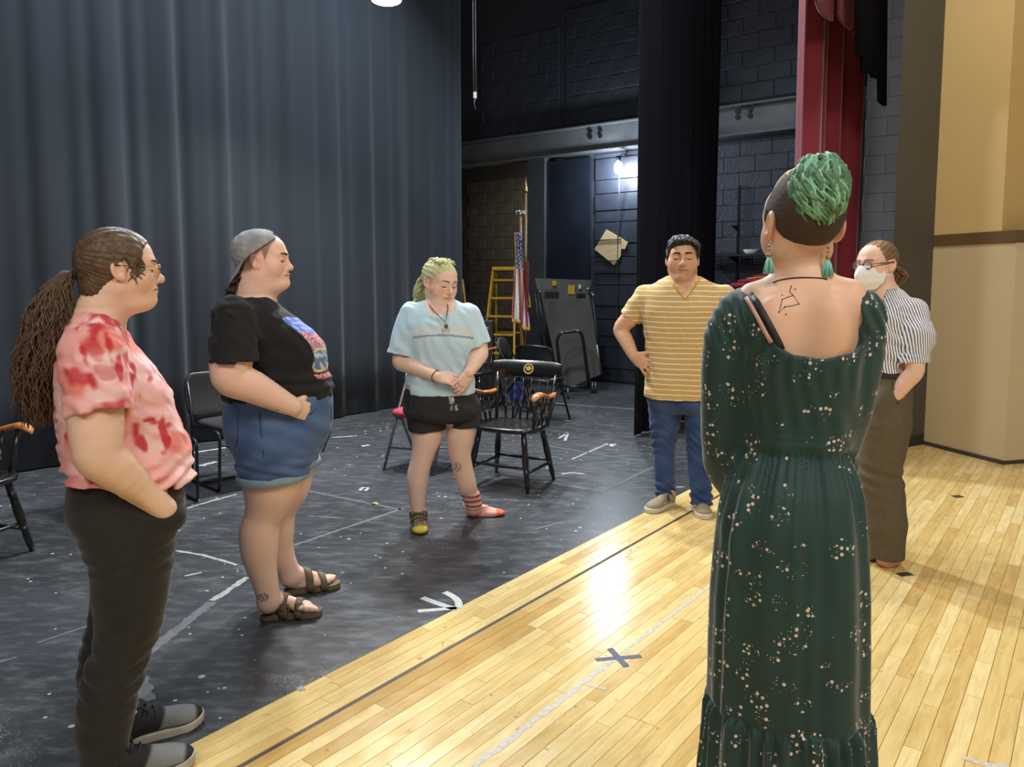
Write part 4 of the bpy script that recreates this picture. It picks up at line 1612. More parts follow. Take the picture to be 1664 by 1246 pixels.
def ell(c, r, R=None):
    c, r = V3(c), V3(r)
    R = np.eye(3) if R is None else np.array(R)

    def fn(x, y, z):
        px, py, pz = x - c[0], y - c[1], z - c[2]
        qx = (R[0, 0] * px + R[1, 0] * py + R[2, 0] * pz)
        qy = (R[0, 1] * px + R[1, 1] * py + R[2, 1] * pz)
        qz = (R[0, 2] * px + R[1, 2] * py + R[2, 2] * pz)
        k0 = np.sqrt((qx / r[0]) ** 2 + (qy / r[1]) ** 2 + (qz / r[2]) ** 2)
        k1 = np.sqrt((qx / r[0] ** 2) ** 2 + (qy / r[1] ** 2) ** 2 + (qz / r[2] ** 2) ** 2)
        return k0 * (k0 - 1) / np.maximum(k1, 1e-6)
    m = np.abs(R) @ r
    return fn, c - m, c + m


def rbox(c, hs, rad=0.01, R=None):
    c, hs = V3(c), V3(hs)
    R = np.eye(3) if R is None else np.array(R)

    def fn(x, y, z):
        px, py, pz = x - c[0], y - c[1], z - c[2]
        q = []
        for i in range(3):
            q.append(np.abs(R[0, i] * px + R[1, i] * py + R[2, i] * pz) - (hs[i] - rad))
        o = np.sqrt(np.maximum(q[0], 0) ** 2 + np.maximum(q[1], 0) ** 2 + np.maximum(q[2], 0) ** 2)
        return o + np.minimum(np.maximum(q[0], np.maximum(q[1], q[2])), 0) - rad
    m = np.abs(R) @ hs
    return fn, c - m, c + m


def smooth_interp(xs, ys, q):
    """Catmull-Rom style interpolation, clamped ends"""
    xs, ys = np.array(xs, float), np.array(ys, float)
    m = np.zeros_like(ys)
    dx = np.diff(xs)
    s_ = np.diff(ys) / dx
    m[0], m[-1] = s_[0], s_[-1]
    for i in range(1, len(xs) - 1):
        m[i] = 0 if s_[i - 1] * s_[i] <= 0 else 2 * s_[i - 1] * s_[i] / (s_[i - 1] + s_[i])
    q = np.clip(q, xs[0], xs[-1])
    i = np.clip(np.searchsorted(xs, q) - 1, 0, len(xs) - 2)
    h = dx[i]
    t_ = (q - xs[i]) / h
    return ((2 * t_ ** 3 - 3 * t_ ** 2 + 1) * ys[i] + (t_ ** 3 - 2 * t_ ** 2 + t_) * h * m[i] + (-2 * t_ ** 3 + 3 * t_ ** 2) * ys[i + 1] + (t_ ** 3 - t_ ** 2) * h * m[i + 1])


def loft(slices, grow=0.0, e=2.4, capk=0.02, fold=None, cap=(True, True)):
    """slices: (z, xl, xr, yn, yf) sorted or not; superellipse cross-sections"""
    sl_ = sorted(slices, key=lambda q: q[0])
    zs = [q[0] for q in sl_]
    A_ = np.array(sl_, float)
    lo = np.array([A_[:, 1].min() - grow, A_[:, 3].min() - grow, zs[0]])
    hi = np.array([A_[:, 2].max() + grow, A_[:, 4].max() + grow, zs[-1]])

    def fn(x, y, z):
        zq = np.asarray(z, float).ravel()
        g = [smooth_interp(zs, A_[:, i], zq).reshape(np.shape(z)) for i in (1, 2, 3, 4)]
        cx, cy = (g[0] + g[1]) / 2, (g[2] + g[3]) / 2
        ax_, ay = (g[1] - g[0]) / 2 + grow, (g[3] - g[2]) / 2 + grow
        dx, dy = (x - cx), (y - cy)
        rho = (np.abs(dx / ax_) ** e + np.abs(dy / ay) ** e) ** (1 / e)
        r = np.sqrt(dx * dx + dy * dy)
        d = r - r / np.maximum(rho, 1e-3)
        d = np.where(rho < .25, -np.minimum(ax_, ay) * .75, d)
        if fold is not None:
            d = d + fold(np.arctan2(dy, dx), z)
        if cap[0]:
            d = smax(d, zs[0] - z + 0 * d, capk)
        if cap[1]:
            d = smax(d, z - zs[-1] + 0 * d, capk)
        return d
    return fn, lo, hi


def poly_prism_y(poly, y0, y1, rad=0.0):
    """polygon in XZ extruded along Y"""
    P_ = [(float(a), float(b)) for a, b in poly]

    def fn(x, y, z):
        X_, Z_ = np.broadcast_arrays(x[:, :, 0][..., None] * np.ones_like(z), z * np.ones_like(x[:, :, 0][..., None]))
        d = np.full(X_.shape, 1e9)
        sgn = np.ones(X_.shape)
        n = len(P_)
        for i in range(n):
            ax_, az = P_[i]
            bx_, bz = P_[i - 1]
            ex, ez = bx_ - ax_, bz - az
            wx, wz = X_ - ax_, Z_ - az
            t_ = np.clip((wx * ex + wz * ez) / (ex * ex + ez * ez), 0, 1)
            d = np.minimum(d, (wx - ex * t_) ** 2 + (wz - ez * t_) ** 2)
            c1, c2, c3 = Z_ >= az, Z_ < bz, ex * wz > ez * wx
            fl_ = (c1 & c2 & c3) | (~c1 & ~c2 & ~c3)
            sgn = np.where(fl_, -sgn, sgn)
        d = sgn * np.sqrt(d) - rad
        return np.maximum(d + 0 * y, np.maximum(y0 - y, y - y1) + 0 * d)
    xs, zs = [p[0] for p in P_], [p[1] for p in P_]
    return fn, np.array([min(xs) - rad, y0, min(zs) - rad]), np.array([max(xs) + rad, y1, max(zs) + rad])


def chain(f, pts, k=0.02, sub=4):
    """pts: list of (point, radius): one smooth limb, joined to the field with blend k"""
    P_ = np.array([V3(p) for p, r in pts])
    R_ = np.array([r for p, r in pts], float)
    t_ = np.concatenate([[0], np.cumsum(np.maximum(np.linalg.norm(np.diff(P_, axis=0), axis=1), 1e-4))])
    q = np.concatenate([np.linspace(t_[i], t_[i + 1], sub, endpoint=False) for i in range(len(t_) - 1)] + [[t_[-1]]])
    C_ = np.stack([smooth_interp(t_, P_[:, i], q) for i in range(3)], 1)
    W_ = smooth_interp(t_, R_, q)
    lo = (C_ - W_[:, None]).min(0) - k - .015
    hi = (C_ + W_[:, None]).max(0) + k + .015
    s_ = f.sl(lo, hi)
    T = np.full([u.stop - u.start for u in s_], 9.0, F32)
    ax = [f.ax[i][s_[i]] for i in range(3)]
    for i in range(len(C_) - 1):
        fn, l2, h2 = cone(C_[i], C_[i + 1], W_[i], W_[i + 1])
        z = []
        for j in range(3):
            a = max(int(np.searchsorted(ax[j], l2[j] - k - .015)) - 1, 0)
            b = min(int(np.searchsorted(ax[j], h2[j] + k + .015)) + 1, len(ax[j]))
            z.append(slice(a, max(a, b)))
        z = tuple(z)
        if any(u.stop <= u.start for u in z):
            continue
        dd = fn(ax[0][z[0]][:, None, None], ax[1][z[1]][None, :, None], ax[2][z[2]][None, None, :]).astype(F32)
        T[z] = smin(T[z], dd, .004)
    f.D[s_] = smin(f.D[s_], T, k)


def wrinkle(amp, freq, seed, dirv=(0, 0, 1), warp=1.5):
    r = np.random.RandomState(seed)
    d = V3(dirv) * freq
    w1, w2 = r.randn(3) * freq * .35, r.randn(3) * freq * .6
    p = r.rand(4) * 6.28

    def f(x, y, z):
        a = d[0] * x + d[1] * y + d[2] * z + p[0]
        q = np.sin(w1[0] * x + w1[1] * y + w1[2] * z + p[1]) * warp + .7 * np.sin(w2[0] * x + w2[1] * y + w2[2] * z + p[2])
        m = .5 + .5 * np.sin(w1[1] * x * 1.3 - w2[0] * y + w1[0] * z + p[3])
        return amp * np.sin(a + q) * m
    return f


# ---- the head, in its own frame: +y face, +z up, origin between the eyes and ears
def _sph(X, Y, Z, c, r):
    return np.sqrt((X - c[0]) ** 2 + (Y - c[1]) ** 2 + (Z - c[2]) ** 2) - r


def _ell(X, Y, Z, c, r):
    qx, qy, qz = (X - c[0]) / r[0], (Y - c[1]) / r[1], (Z - c[2]) / r[2]
    k0 = np.sqrt(qx * qx + qy * qy + qz * qz)
    k1 = np.sqrt((qx / r[0]) ** 2 + (qy / r[1]) ** 2 + (qz / r[2]) ** 2)
    return k0 * (k0 - 1) / np.maximum(k1, 1e-6)


def _cone(X, Y, Z, a, b, ra, rb_):
    d = [b[i] - a[i] for i in range(3)]
    L2 = sum(v_ * v_ for v_ in d)
    px, py, pz = X - a[0], Y - a[1], Z - a[2]
    t_ = np.clip((px * d[0] + py * d[1] + pz * d[2]) / L2, 0, 1)
    return np.sqrt((px - d[0] * t_) ** 2 + (py - d[1] * t_) ** 2 + (pz - d[2] * t_) ** 2) - (ra + (rb_ - ra) * t_)


def skull_fn(X, Y, Z, grow=0.0):
    d = _ell(X, Y, Z, (0, -.014, .030), (.0735 + grow, .094 + grow, .082 + grow))
    d = smin(d, _ell(X, Y, Z, (0, .030, -.012), (.058 + grow, .058 + grow, .070 + grow)), .035)
    return d


def head_fn(X, Y, Z, fat=0.3, chin=1.0, nose=1.0, lip=1.0, ears=True):
    a = np.abs(X)
    f = fat
    d = _ell(a, Y, Z, (0, -.014, .030), (.0735, .094, .082))
    d = smin(d, _ell(a, Y, Z, (0, .024, -.022), (.060 + .008 * f, .066, .080)), .035)
    d = smin(d, _ell(a, Y, Z, (0, .042, .042), (.056, .043, .046)), .03)
    d = smin(d, _cone(a, Y, Z, (.046 + .006 * f, -.006, -.056), (.012, .064, -.096), .017 + .010 * f, .014 + .004 * f), .03)
    d = smin(d, _sph(a, Y, Z, (0, .0785 + .02 * (chin - 1), -.095), .0180 * chin), .022)
    d = smin(d, _ell(a, Y, Z, (.038 + .006 * f, .046, -.032), (.024 + .010 * f, .024 + .006 * f, .028 + .008 * f)), .03)
    if f > .4:
        d = smin(d, _ell(a, Y, Z, (0, .022, -.106), (.050 + .01 * f, .052, .022 + .014 * f)), .03)
    d = smin(d, _cone(a, Y, Z, (.044, .066, .021), (.010, .085, .018), .009, .010), .022)
    d = smax(d, -_sph(a, Y, Z, (.031, .102, .002), .017), .016)
    d = smin(d, _ell(a, Y, Z, (.0315, .0745, .001), (.0165, .0130, .0120)), .005)
    n = nose
    d = smin(d, _cone(X, Y, Z, (0, .084, .014), (0, .100 + .006 * n, -.028), .0065, .0085 * n), .014)
    d = smin(d, _sph(a, Y, Z, (0, .100 + .0085 * n, -.034), .0110 * n), .009)
    d = smin(d, _sph(a, Y, Z, (.0115 * n, .096, -.038), .0080 * n), .007)
    d = smax(d, -_sph(a, Y, Z, (.0062, .102, -.0470), .0042), .004)
    d = smin(d, _ell(a, Y, Z, (0, .078, -.064), (.028, .0195, .020)), .015)
    l = lip
    d = smin(d, _cone(a, Y, Z, (.025, .0800, -.0640), (.004, .0955, -.0600), .0030, .0050 * l), .005)
    d = smin(d, _cone(a, Y, Z, (.022, .0805, -.0680), (.0, .0940, -.0705), .0036, .0060 * l), .005)
    d = smax(d, -_cone(a, Y, Z, (.027, .0850, -.0655), (0, .1045, -.0650), .0018, .0024), .003)
    if ears:
        ca, sa = math.cos(-.22), math.sin(-.22)
        y_, z_ = Y + .012, Z + .004
        yr, zr = ca * y_ - sa * z_, sa * y_ + ca * z_
        xr = a - .0765 - .004 * f - .25 * np.maximum(-yr, 0)
        e = _ell(xr, yr, zr, (0, 0, 0), (.0085, .0195, .0315))
        e = smax(e, -_ell(xr, yr, zr, (.0085, .002, .003), (.0075, .0115, .0200)), .005)
        e = smin(e, _ell(xr, yr, zr, (.001, .007, -.024), (.006, .008, .010)), .006)
        d = smin(d, e, .008)
    return d


class HeadFrame:
    def __init__(s, c, scale, yaw, pitch=0.0, roll=0.0, **prm):
        s.c, s.s, s.R = V3(c), scale, rot3(yaw, pitch, roll)
        s.prm = prm

    def local(s, x, y, z):
        px, py, pz = (x - s.c[0]) / s.s, (y - s.c[1]) / s.s, (z - s.c[2]) / s.s
        R = s.R
        return (R[0, 0] * px + R[1, 0] * py + R[2, 0] * pz, R[0, 1] * px + R[1, 1] * py + R[2, 1] * pz, R[0, 2] * px + R[1, 2] * py + R[2, 2] * pz)

    def world(s, p):
        return s.R @ (V3(p) * s.s) + s.c

    def prim(s, fn, rad=.17):
        def f(x, y, z):
            return fn(*s.local(x, y, z)) * s.s
        return f, s.c - rad * s.s, s.c + rad * s.s

    def head_prim(s):
        return s.prim(lambda X, Y, Z: head_fn(X, Y, Z, **s.prm), .15)

    def surf_y(s, x, z):
        """y of the face surface at (x, z) in the head frame"""
        ys = np.linspace(.03, .135, 160)
        d = head_fn(np.full(160, float(x)), ys, np.full(160, float(z)), **s.prm)
        i = np.nonzero(d < 0)[0]
        return float(ys[i[-1]]) if len(i) else .07


def brows_and_lashes(root, hf, colour, thick=1.0, sides=(-1, 1), lash=True, off=0.0):
    mb_b = mat('brow_%d' % int(sum(colour) * 1e4), colour, 0.8, noise=(300, 0.5, tuple(c * .7 for c in colour)))
    for sx in sides:
        pts, rr = [], []
        for k in range(9):
            f = k / 8
            x, z = .013 + .036 * f, .0215 + .006 * math.sin(f * 2.2) - .004 * f
            pts.append(Vector(hf.world((sx * x, hf.surf_y(x, z) + .0008, z))))
            rr.append(hf.s * thick * (.0038 * (1 - .6 * f) + .0008))
        MB().tube(pts, rr, 7).build('eyebrow', mb_b, root)
        if lash:
            pts = []
            for k in range(9):
                f = k / 8
                x, z = .0165 + .031 * f, -.0040 - .0050 * math.sin(f * math.pi) + off
                pts.append(Vector(hf.world((sx * x, hf.surf_y(x, z) + .0006, z))))
            MB().tube(pts, [hf.s * (.0011 + .0014 * math.sin(k / 8 * math.pi)) for k in range(9)], 6).build('eyelash', mat('lash', srgb(46, 34, 30), 0.8, noise=(200, 0.4, srgb(60, 44, 38))), root)


def skin_colour(v, hf, base, lipc, blush=0.25, extra=None):
    """per-vertex skin tone: lips, cheeks, nose, ears, lids"""
    base = np.array(base)
    c = np.tile(base, (len(v), 1))
    r = np.random.RandomState(3)
    X, Y, Z = hf.local(v[:, 0], v[:, 1], v[:, 2])
    a = np.abs(X)
    head = (np.abs(X) < .12) & (np.abs(Y) < .15) & (np.abs(Z) < .14)

    def mixin(w, col):
        w = np.clip(w, 0, 1)[:, None]
        c[:] = c * (1 - w) + np.array(col) * w
    g = lambda p, r_: np.exp(-(((a - p[0]) / r_[0]) ** 2 + ((Y - p[1]) / r_[1]) ** 2 + ((Z - p[2]) / r_[2]) ** 2)) * head
    red = base * np.array([1.0, .72, .68])
    mixin(g((.042, .065, -.028), (.02, .03, .018)) * blush * 2, red)
    mixin(g((0, .108, -.034), (.014, .02, .012)) * blush * 1.6, red)
    mixin(g((.08, -.01, -.005), (.015, .03, .035)) * blush * 1.5, red)
    mixin(g((.0315, .085, .001), (.014, .012, .008)) * .35, base * np.array([.86, .72, .70]))
    lipw = ((a / .027) ** 2 + ((Z + .0652) / .0098) ** 2 < 1) & (Y > .078) & head
    mixin(np.where(lipw, .6, 0), lipc)
    slit = (a < .0275) & (np.abs(Z + .0652) < .0020) & (Y > .076) & head
    mixin(np.where(slit, .7, 0), np.array(lipc) * .45)  # shade between the lips painted as a dark line
    if extra:
        extra(v, X, Y, Z, head, mixin)
    return c


M_SKIN = attr_mat('skin', 0.50, spec=0.35, sss=0.12, bump=(180, 0.06), tintnoise=(60, 0.05))


def hand(f, wrist, fwd, up, side, s=1.0, curl=(.4, .45, .5, .6), thumb=(.5, .2), spread=.10, k=.006):
    """fingers: wrist point, fwd = direction of the palm, up = back of the hand, side +1 when the thumb is on the cross(fwd, up) side"""
    fwd, up = V3(fwd) / np.linalg.norm(V3(fwd)), V3(up)
    up = up - fwd * (up @ fwd)
    up /= np.linalg.norm(up)
    lat = np.cross(fwd, up) * side
    w_ = V3(wrist)
    Rm = np.stack([lat, fwd, up], 1)
    f.add(ell(w_ + fwd * .045 * s, (.040 * s, .055 * s, .0165 * s), Rm), .012)
    f.add(ell(w_ + fwd * .03 * s + lat * .022 * s - up * .006 * s, (.018 * s, .034 * s, .016 * s), Rm), .012)
    tips = []
    lens = (.076, .084, .078, .062)
    for i in range(4):
        off = (.031 - .0205 * i) * s
        p = w_ + fwd * (.083 - .003 * abs(i - 1)) * s + lat * off
        d = fwd + lat * (spread * (1.5 - i) * .5)
        d /= np.linalg.norm(d)
        ang = 0.0
        r0 = (.0092 - .0006 * (i == 3)) * s
        q = p - d * .02 * s
        f.add(cone(q, p, r0 * 1.12, r0 * 1.08), k)
        for j, fr in enumerate((.45, .30, .25)):
            ang += curl[i] * (.75 if j == 0 else 1.0)
            dd = d * math.cos(ang) - up * math.sin(ang)
            n_ = p + dd * lens[i] * fr * s
            f.add(cone(p, n_, r0 * (1.06 - .1 * j), r0 * (.98 - .12 * j)), .004)
            p = n_
        tips.append((p, dd))
    # thumb leaves the side of the palm near its base
    p = w_ + fwd * .022 * s + lat * .030 * s
    a0, c0 = thumb
    d = fwd * math.cos(a0) + lat * math.sin(a0) - up * .25
    d /= np.linalg.norm(d)
    n_ = p + d * .042 * s
    f.add(cone(p, n_, .0145 * s, .0110 * s), .010)
    d2 = d * math.cos(c0) - lat * math.sin(c0) - up * .15
    d2 /= np.linalg.norm(d2)
    m_ = n_ + d2 * .034 * s
    f.add(cone(n_, m_, .0108 * s, .0095 * s), .005)
    d3 = d2 * math.cos(c0 * .6) - lat * math.sin(c0 * .6)
    e_ = m_ + d3 * .024 * s
    f.add(cone(m_, e_, .0095 * s, .0078 * s), .004)
    tips.append((e_, d3))
    return tips


def nails(root, tips, up, s=1.0):
    m_ = mat('nail', srgb(226, 184, 168), 0.3, noise=(60, 0.3, srgb(218, 172, 156)))
    for p, d in tips:
        d = Vector(d)
        u_ = Vector(up)
        n_ = (u_ - d * u_.dot(d))
        if n_.length < .1:
            continue
        n_.normalize()
        lat = d.cross(n_)
        R = Matrix((lat, d, n_)).transposed()
        MB().box(Vector(p) + n_ * .0066 * s + d * .001, (.0095 * s, .011 * s, .0022 * s), R, .0009).build('fingernail', m_, root)


def foot(f, heel, ang, side, s=1.0, toes=True, ankle=None, k=.02):
    """heel: floor point below the heel; ang: direction the toes point (radians, world xy); side +1: big toe on local +x"""
    c_, s_ = math.cos(ang), math.sin(ang)

    def W(x, y, z):
        return V3((heel[0] + (s_ * x + c_ * y) * s, heel[1] + (-c_ * x + s_ * y) * s, heel[2] + z * s))
    Rz = np.array([[s_, c_, 0], [-c_, s_, 0], [0, 0, 1.0]])
    f.add(ell(W(0, .030, .034), (.031 * s, .036 * s, .034 * s), Rz), k)
    f.add(cone(W(0, .045, .062), W(.004 * side, .150, .030), .036 * s, .024 * s), k)
    f.add(ell(W(.003 * side, .165, .021), (.044 * s, .046 * s, .020 * s), Rz), .02)
    f.add(cone(W(-.012 * side, .05, .018), W(-.02 * side, .15, .016), .02 * s, .018 * s), .02)
    if ankle is not None:
        f.add(cone(W(0, .036, .065), ankle, .036 * s, .034 * s), .03)
    if toes:
        xs = (.030, .010, -.008, -.023, -.036)
        ys = (.196, .198, .190, .178, .163)
        ls = (.032, .026, .023, .020, .017)
        rs = (.0130, .0092, .0088, .0084, .0082)
        for x, y, l_, r in zip(xs, ys, ls, rs):
            f.add(cone(W(x * side, y - .015, .016), W(x * side * 1.06, y + l_ * .35, .0155), r * s, r * s), .006)
            f.add(cone(W(x * side * 1.06, y + l_ * .35, .0155), W(x * side * 1.08, y + l_, .0115), r * s * .95, r * s * .88), .004)
    else:
        f.add(ell(W(.004 * side, .195, .020), (.040 * s, .045 * s, .018 * s), Rz), .02)
    return W, Rz


def mesh_part(f, name, material, parent, colf=None, loc=None):
    v, q = f.mesh()
    col = colf(v) if colf is not None else None
    return mesh_obj(name, v, q, material, parent, True, col=col)


def locks(root, name, curves, r0, r1, material, n=6, label=None):
    mb = MB()
    for pts in curves:
        L = len(pts)
        mb.tube(pts, [r0 * (1 - (i / (L - 1)) ** 1.6) + r1 * (i / (L - 1)) ** 1.6 if i else r0 * .7 for i in range(L)], n)
    return mb.build(name, material, root, label)


def hair_mat(name, c1, c2, stretch=(1, 1, 1), scale=60.0, rough=0.5):
    return mat(name, c1, rough, spec=0.4, noise=(scale, 0.5, c2, stretch), bump=(scale * 3, 0.25, stretch))

# ================================================================ PEOPLE
class Person:
    def __init__(s, label, px0, d):
        s.d = d
        s.o = atd(px0, 600, d)
        s.o.z = 0
        be = math.atan2(s.o.x, d)                # bearing from the camera: the frame is turned to face along it
        s.n = Vector((math.sin(be), math.cos(be), 0))
        s.e = Vector((math.cos(be), -math.sin(be), 0))
        s.D = s.o.length
        s.be = be
        s.root = thing('person', label, 'person', s.o, -be, 'people standing in a circle')

    def P(s, px, py, dy=0.0):
        r = Vector(ray(px, py))
        k = (s.D + dy) / r.dot(s.n)
        q = Vector((0, 0, CAM_H)) + r * k
        return V3(((q - s.o).dot(s.e), dy, q.z))

    def G(s, px, py):
        q = gnd(px, py) - s.o
        return V3((q.dot(s.e), q.dot(s.n), 0))

    def sl(s, py, pl, pr, yn, yf, dy=0.0):
        a, b = s.P(pl, py, dy), s.P(pr, py, dy)
        return (a[2], a[0], b[0], yn, yf)


def bounds(pts, pad=.05):
    a = np.array([V3(p) for p in pts])
    return a.min(0) - pad, a.max(0) + pad


# ---------------------------------------------------------------- person in the tie-dye shirt
def person_tiedye():
    pe = Person('person in pink and red tie dye t-shirt and black trousers with a long ponytail', 190, 2.31)
    P, root = pe.P, pe.root
    skin, lipc = srgb(232, 194, 170), srgb(196, 118, 104)
    hf = HeadFrame(P(196, 437), .99, -math.pi / 2 + .05, .02, fat=.55, chin=.95, nose=1.05, lip=.85)
    # near (right) arm joints
    sh, el, wr, ha = P(150, 572, -.165), P(158, 735, -.235), P(243, 806, -.205), P(276, 834, -.185)
    sh2, el2, wr2 = sh * [1, -1, 1], el * [1, -1, 1], wr * [1, -1, 1]
    torso = [pe.sl(500, 130, 196, -.060, .060), pe.sl(520, 112, 200, -.105, .105), pe.sl(545, 98, 208, -.155, .155), pe.sl(575, 91, 227, -.185, .185), pe.sl(610, 86.5, 257, -.185, .185),
             pe.sl(641, 86, 277, -.182, .182), pe.sl(681, 88, 288, -.180, .180), pe.sl(721, 92, 302, -.190, .190), pe.sl(745, 99, 310, -.195, .195), pe.sl(775, 106, 308, -.200, .200), pe.sl(805, 112, 303, -.200, .200)]
    hips = [pe.sl(765, 112, 300, -.190, .190), pe.sl(800, 106, 298, -.198, .198), pe.sl(838, 105, 302, -.205, .205), pe.sl(866, 118, 289, -.205, .205), pe.sl(900, 142, 282, -.19, .19), pe.sl(930, 160, 275, -.16, .16)]
    # legs: near and far
    def leg(dy, off):
        return [(P(212 + off, 880, dy), .116), (P(214 + off, 945, dy), .108), (P(208 + off * 1.2, 1010, dy), .094), (P(196 + off * 1.4, 1062, dy), .082), (P(178 + off * 1.4, 1120, dy), .082),
                (P(170 + off * 1.4, 1180, dy), .073), (P(170 + off * 1.4, 1226, dy), .062)]
    near = leg(-.095, 0)
    far = [(P(206, 880, .095), .112), (P(204, 945, .095), .100), (P(192, 1005, .095), .086), (P(178, 1050, .095), .079), (P(170, 1100, .095), .077), (P(176, 1150, .09), .066), (P(186, 1176, .09), .060)]
    # ---- body
    lo, hi = bounds([P(60, 360), P(320, 1262), (0, -.33, 0), (0, .33, 0)])
    f = Field(lo, hi, .006, [(hf.c - .15, hf.c + .15, .003)])
    f.add(loft(torso, -.012), .02)
    f.add(loft(hips, -.014), .03)
    f.add(cone(P(152, 545), P(176, 478), .072, .066), .04)
    for q in ((sh, el, wr), (sh2, el2, wr2)):
        chain(f, [(q[0], .070), (q[0] * .35 + q[1] * .65, .071), (q[1], .062), (q[1] * .65 + q[2] * .35, .058), (q[2], .034), (q[2] + (q[2] - q[1]) * .3, .034)], .03)
    for lg in (near, far):
        chain(f, [(p, r - .016) for p, r in lg[:5]] + [(lg[5][0], .045), (lg[6][0], .040)], .03)
    an_n, an_f = P(176, 1238, -.095), P(192, 1172, .09)
    foot(f, (an_n[0] - .035, -.095, .03), -.05, 1, .80, False, an_n + [0, 0, .05])
    foot(f, (an_f[0] - .015, .09, .03), .10, -1, .80, False, an_f + [0, 0, .05])
    f.add(hf.head_prim(), .03)

    def extra(v, X, Y, Z, head, mixin):
        pass
    mesh_part(f, 'body', M_SKIN, root, lambda v: skin_colour(v, hf, skin, lipc, .35))
    brows_and_lashes(root, hf, srgb(96, 72, 52), .9)
    # ---- t-shirt
    slv = P(163, 676, -.222)
    slv2 = slv * [1, -1, 1]
    lo, hi = bounds([P(75, 495), P(322, 815), (0, -.34, 1.3), (0, .34, 1.3)])
    f = Field(lo, hi, .0055)
    f.add(loft(torso, .0), .02)
    for s_, e_ in ((sh, slv), (sh2, slv2)):
        f.add(ccone(s_ + [0, 0, -.005], e_, .086, .086), .035)
    f.sub(cone(P(153, 560), P(180, 478), .066, .076), .008)
    # hem: tilted, bunched at the back
    f.clip(P(110, 762), (P(110, 762) - P(305, 796))[[0, 1, 2]] * 0 + V3((-.155, 0, -1)), .012)
    f.displace(wrinkle(.0045, 55, 1, (.3, .2, 1), 1.6))
    f.displace(wrinkle(.0030, 95, 2, (.8, .3, .7), 1.8))
    zc = P(200, 770)[2]
    f.displace(lambda x, y, z: np.exp(-((z - zc) / .045) ** 2) * (.010 * np.sin(z * 150 + 3 * np.sin(x * 25) + 2 * np.sin(y * 18)) - .012))
    for e_, s_ in ((slv, sh), (slv2, sh2)):
        ax_ = (e_ - s_) / np.linalg.norm(e_ - s_)
        f.sub(cone(e_ - ax_ * .02, e_ + ax_ * .05, .070, .074), .004)

    def tie(v):
        r = np.random.RandomState(8)
        base, pale = np.array(srgb(238, 160, 160)), np.array(srgb(250, 214, 212))
        red, coral = np.array(srgb(196, 36, 50)), np.array(srgb(232, 120, 104))

        def n(fr, sd):
            q = np.random.RandomState(sd)
            o = np.zeros(len(v))
            for k in range(7):
                w_ = q.randn(3) * fr * (1 + k * .35)
                o += np.sin(v @ w_ + q.rand() * 6.28 + 1.3 * np.sin(v @ (q.randn(3) * fr * .6))) / (1 + k * .45)
            return o / 2.2
        a, b, c_ = n(13, 1), n(20, 2), n(30, 3)
        w1 = np.clip(a * .5 + .5, 0, 1)[:, None]
        col = pale * w1 + base * (1 - w1)
        w2 = np.clip((b - .15) * 1.6, 0, .8)[:, None]
        col = col * (1 - w2) + coral * w2
        w3 = np.clip((c_ + .6 * a + .3 * n(60, 6) - .62) * 2.6, 0, .92)[:, None]
        col = col * (1 - w3) + red * w3
        # the bold blotches
        for (px, py, dy, rx, ry, st_) in ((150, 562, -.2, 18, 12, .8), (160, 528, -.13, 22, 11, .9), (134, 612, -.25, 20, 14, .85), (172, 600, -.27, 24, 10, .6), (182, 656, -.27, 28, 9, .85), (150, 676, -.27, 14, 6, .6),
                                          (245, 612, -.1, 5, 5, .9), (238, 678, -.12, 10, 4, .95), (252, 682, -.12, 12, 4, .95), (272, 690, -.12, 7, 7, .9), (114, 712, -.16, 7, 7, .9), (267, 730, -.14, 8, 5, .8), (160, 535, -.18, 5, 12, .7)):
            p = P(px, py, dy)
            sc = pe.d / F_PX
            dd = ((v[:, 0] - p[0] + .012 * b) / (rx * sc)) ** 2 + ((v[:, 2] - p[2] + .010 * a) / (ry * sc)) ** 2 + .55 * c_ + .5 * n(70, 5)
            w_ = (np.clip(1.25 - dd, 0, 1) * st_ * (v[:, 1] < .02))[:, None]
            col = col * (1 - w_) + red * w_
        # dark lettering down the back, seen almost edge on
        zz_ = v[:, 2]
        bx_ = (v[:, 0] < P(97, 690)[0]) & (zz_ < P(90, 655)[2]) & (zz_ > P(90, 738)[2]) & (np.abs(v[:, 1] + .09) < .05)
        lt = bx_ & ((np.sin(zz_ * 190) > .2) & (np.sin(v[:, 1] * 330 + zz_ * 60) > .1))
        col[lt] = srgb(70, 44, 60)
        return col
    mesh_part(f, 't_shirt', attr_mat('tie_dye_cotton', 0.85, sheen=.15, bump=(500, .12)), root, tie)['label'] = 'pink and red tie dye t-shirt'
    # ---- trousers
    lo, hi = bounds([P(95, 755), P(315, 1240), (0, -.27, .5), (0, .27, .5)], .03)
    f = Field(lo, hi, .0065)
    f.add(loft(hips, .0), .03)
    for lg, e_ in ((near, P(170, 1232, -.095)), (far, P(186, 1180, .09))):
        chain(f, lg[:-1], .035)
        f.add(ccone(lg[-2][0], e_, lg[-2][1], lg[-1][1] + .004), .02)
    # hand in the pocket pushes the cloth out
    f.add(ell(P(272, 838, -.165), (.055, .060, .045)), .05)
    f.clip(P(110, 768), V3((-.10, 0, 1)), .008)
    zk = P(200, 1060)[2]
    f.displace(lambda x, y, z: .0045 * np.exp(-((z - zk) / .09) ** 2) * np.sin(z * 105 + 5 * x + 3 * np.sin(y * 20)))
    f.displace(wrinkle(.003, 40, 4, (.4, .3, 1), 1.8))
    zb = P(140, 895)[2]
    f.displace(lambda x, y, z: .004 * np.exp(-((z - zb) / .05) ** 2) * np.sin(z * 130 - 30 * x))
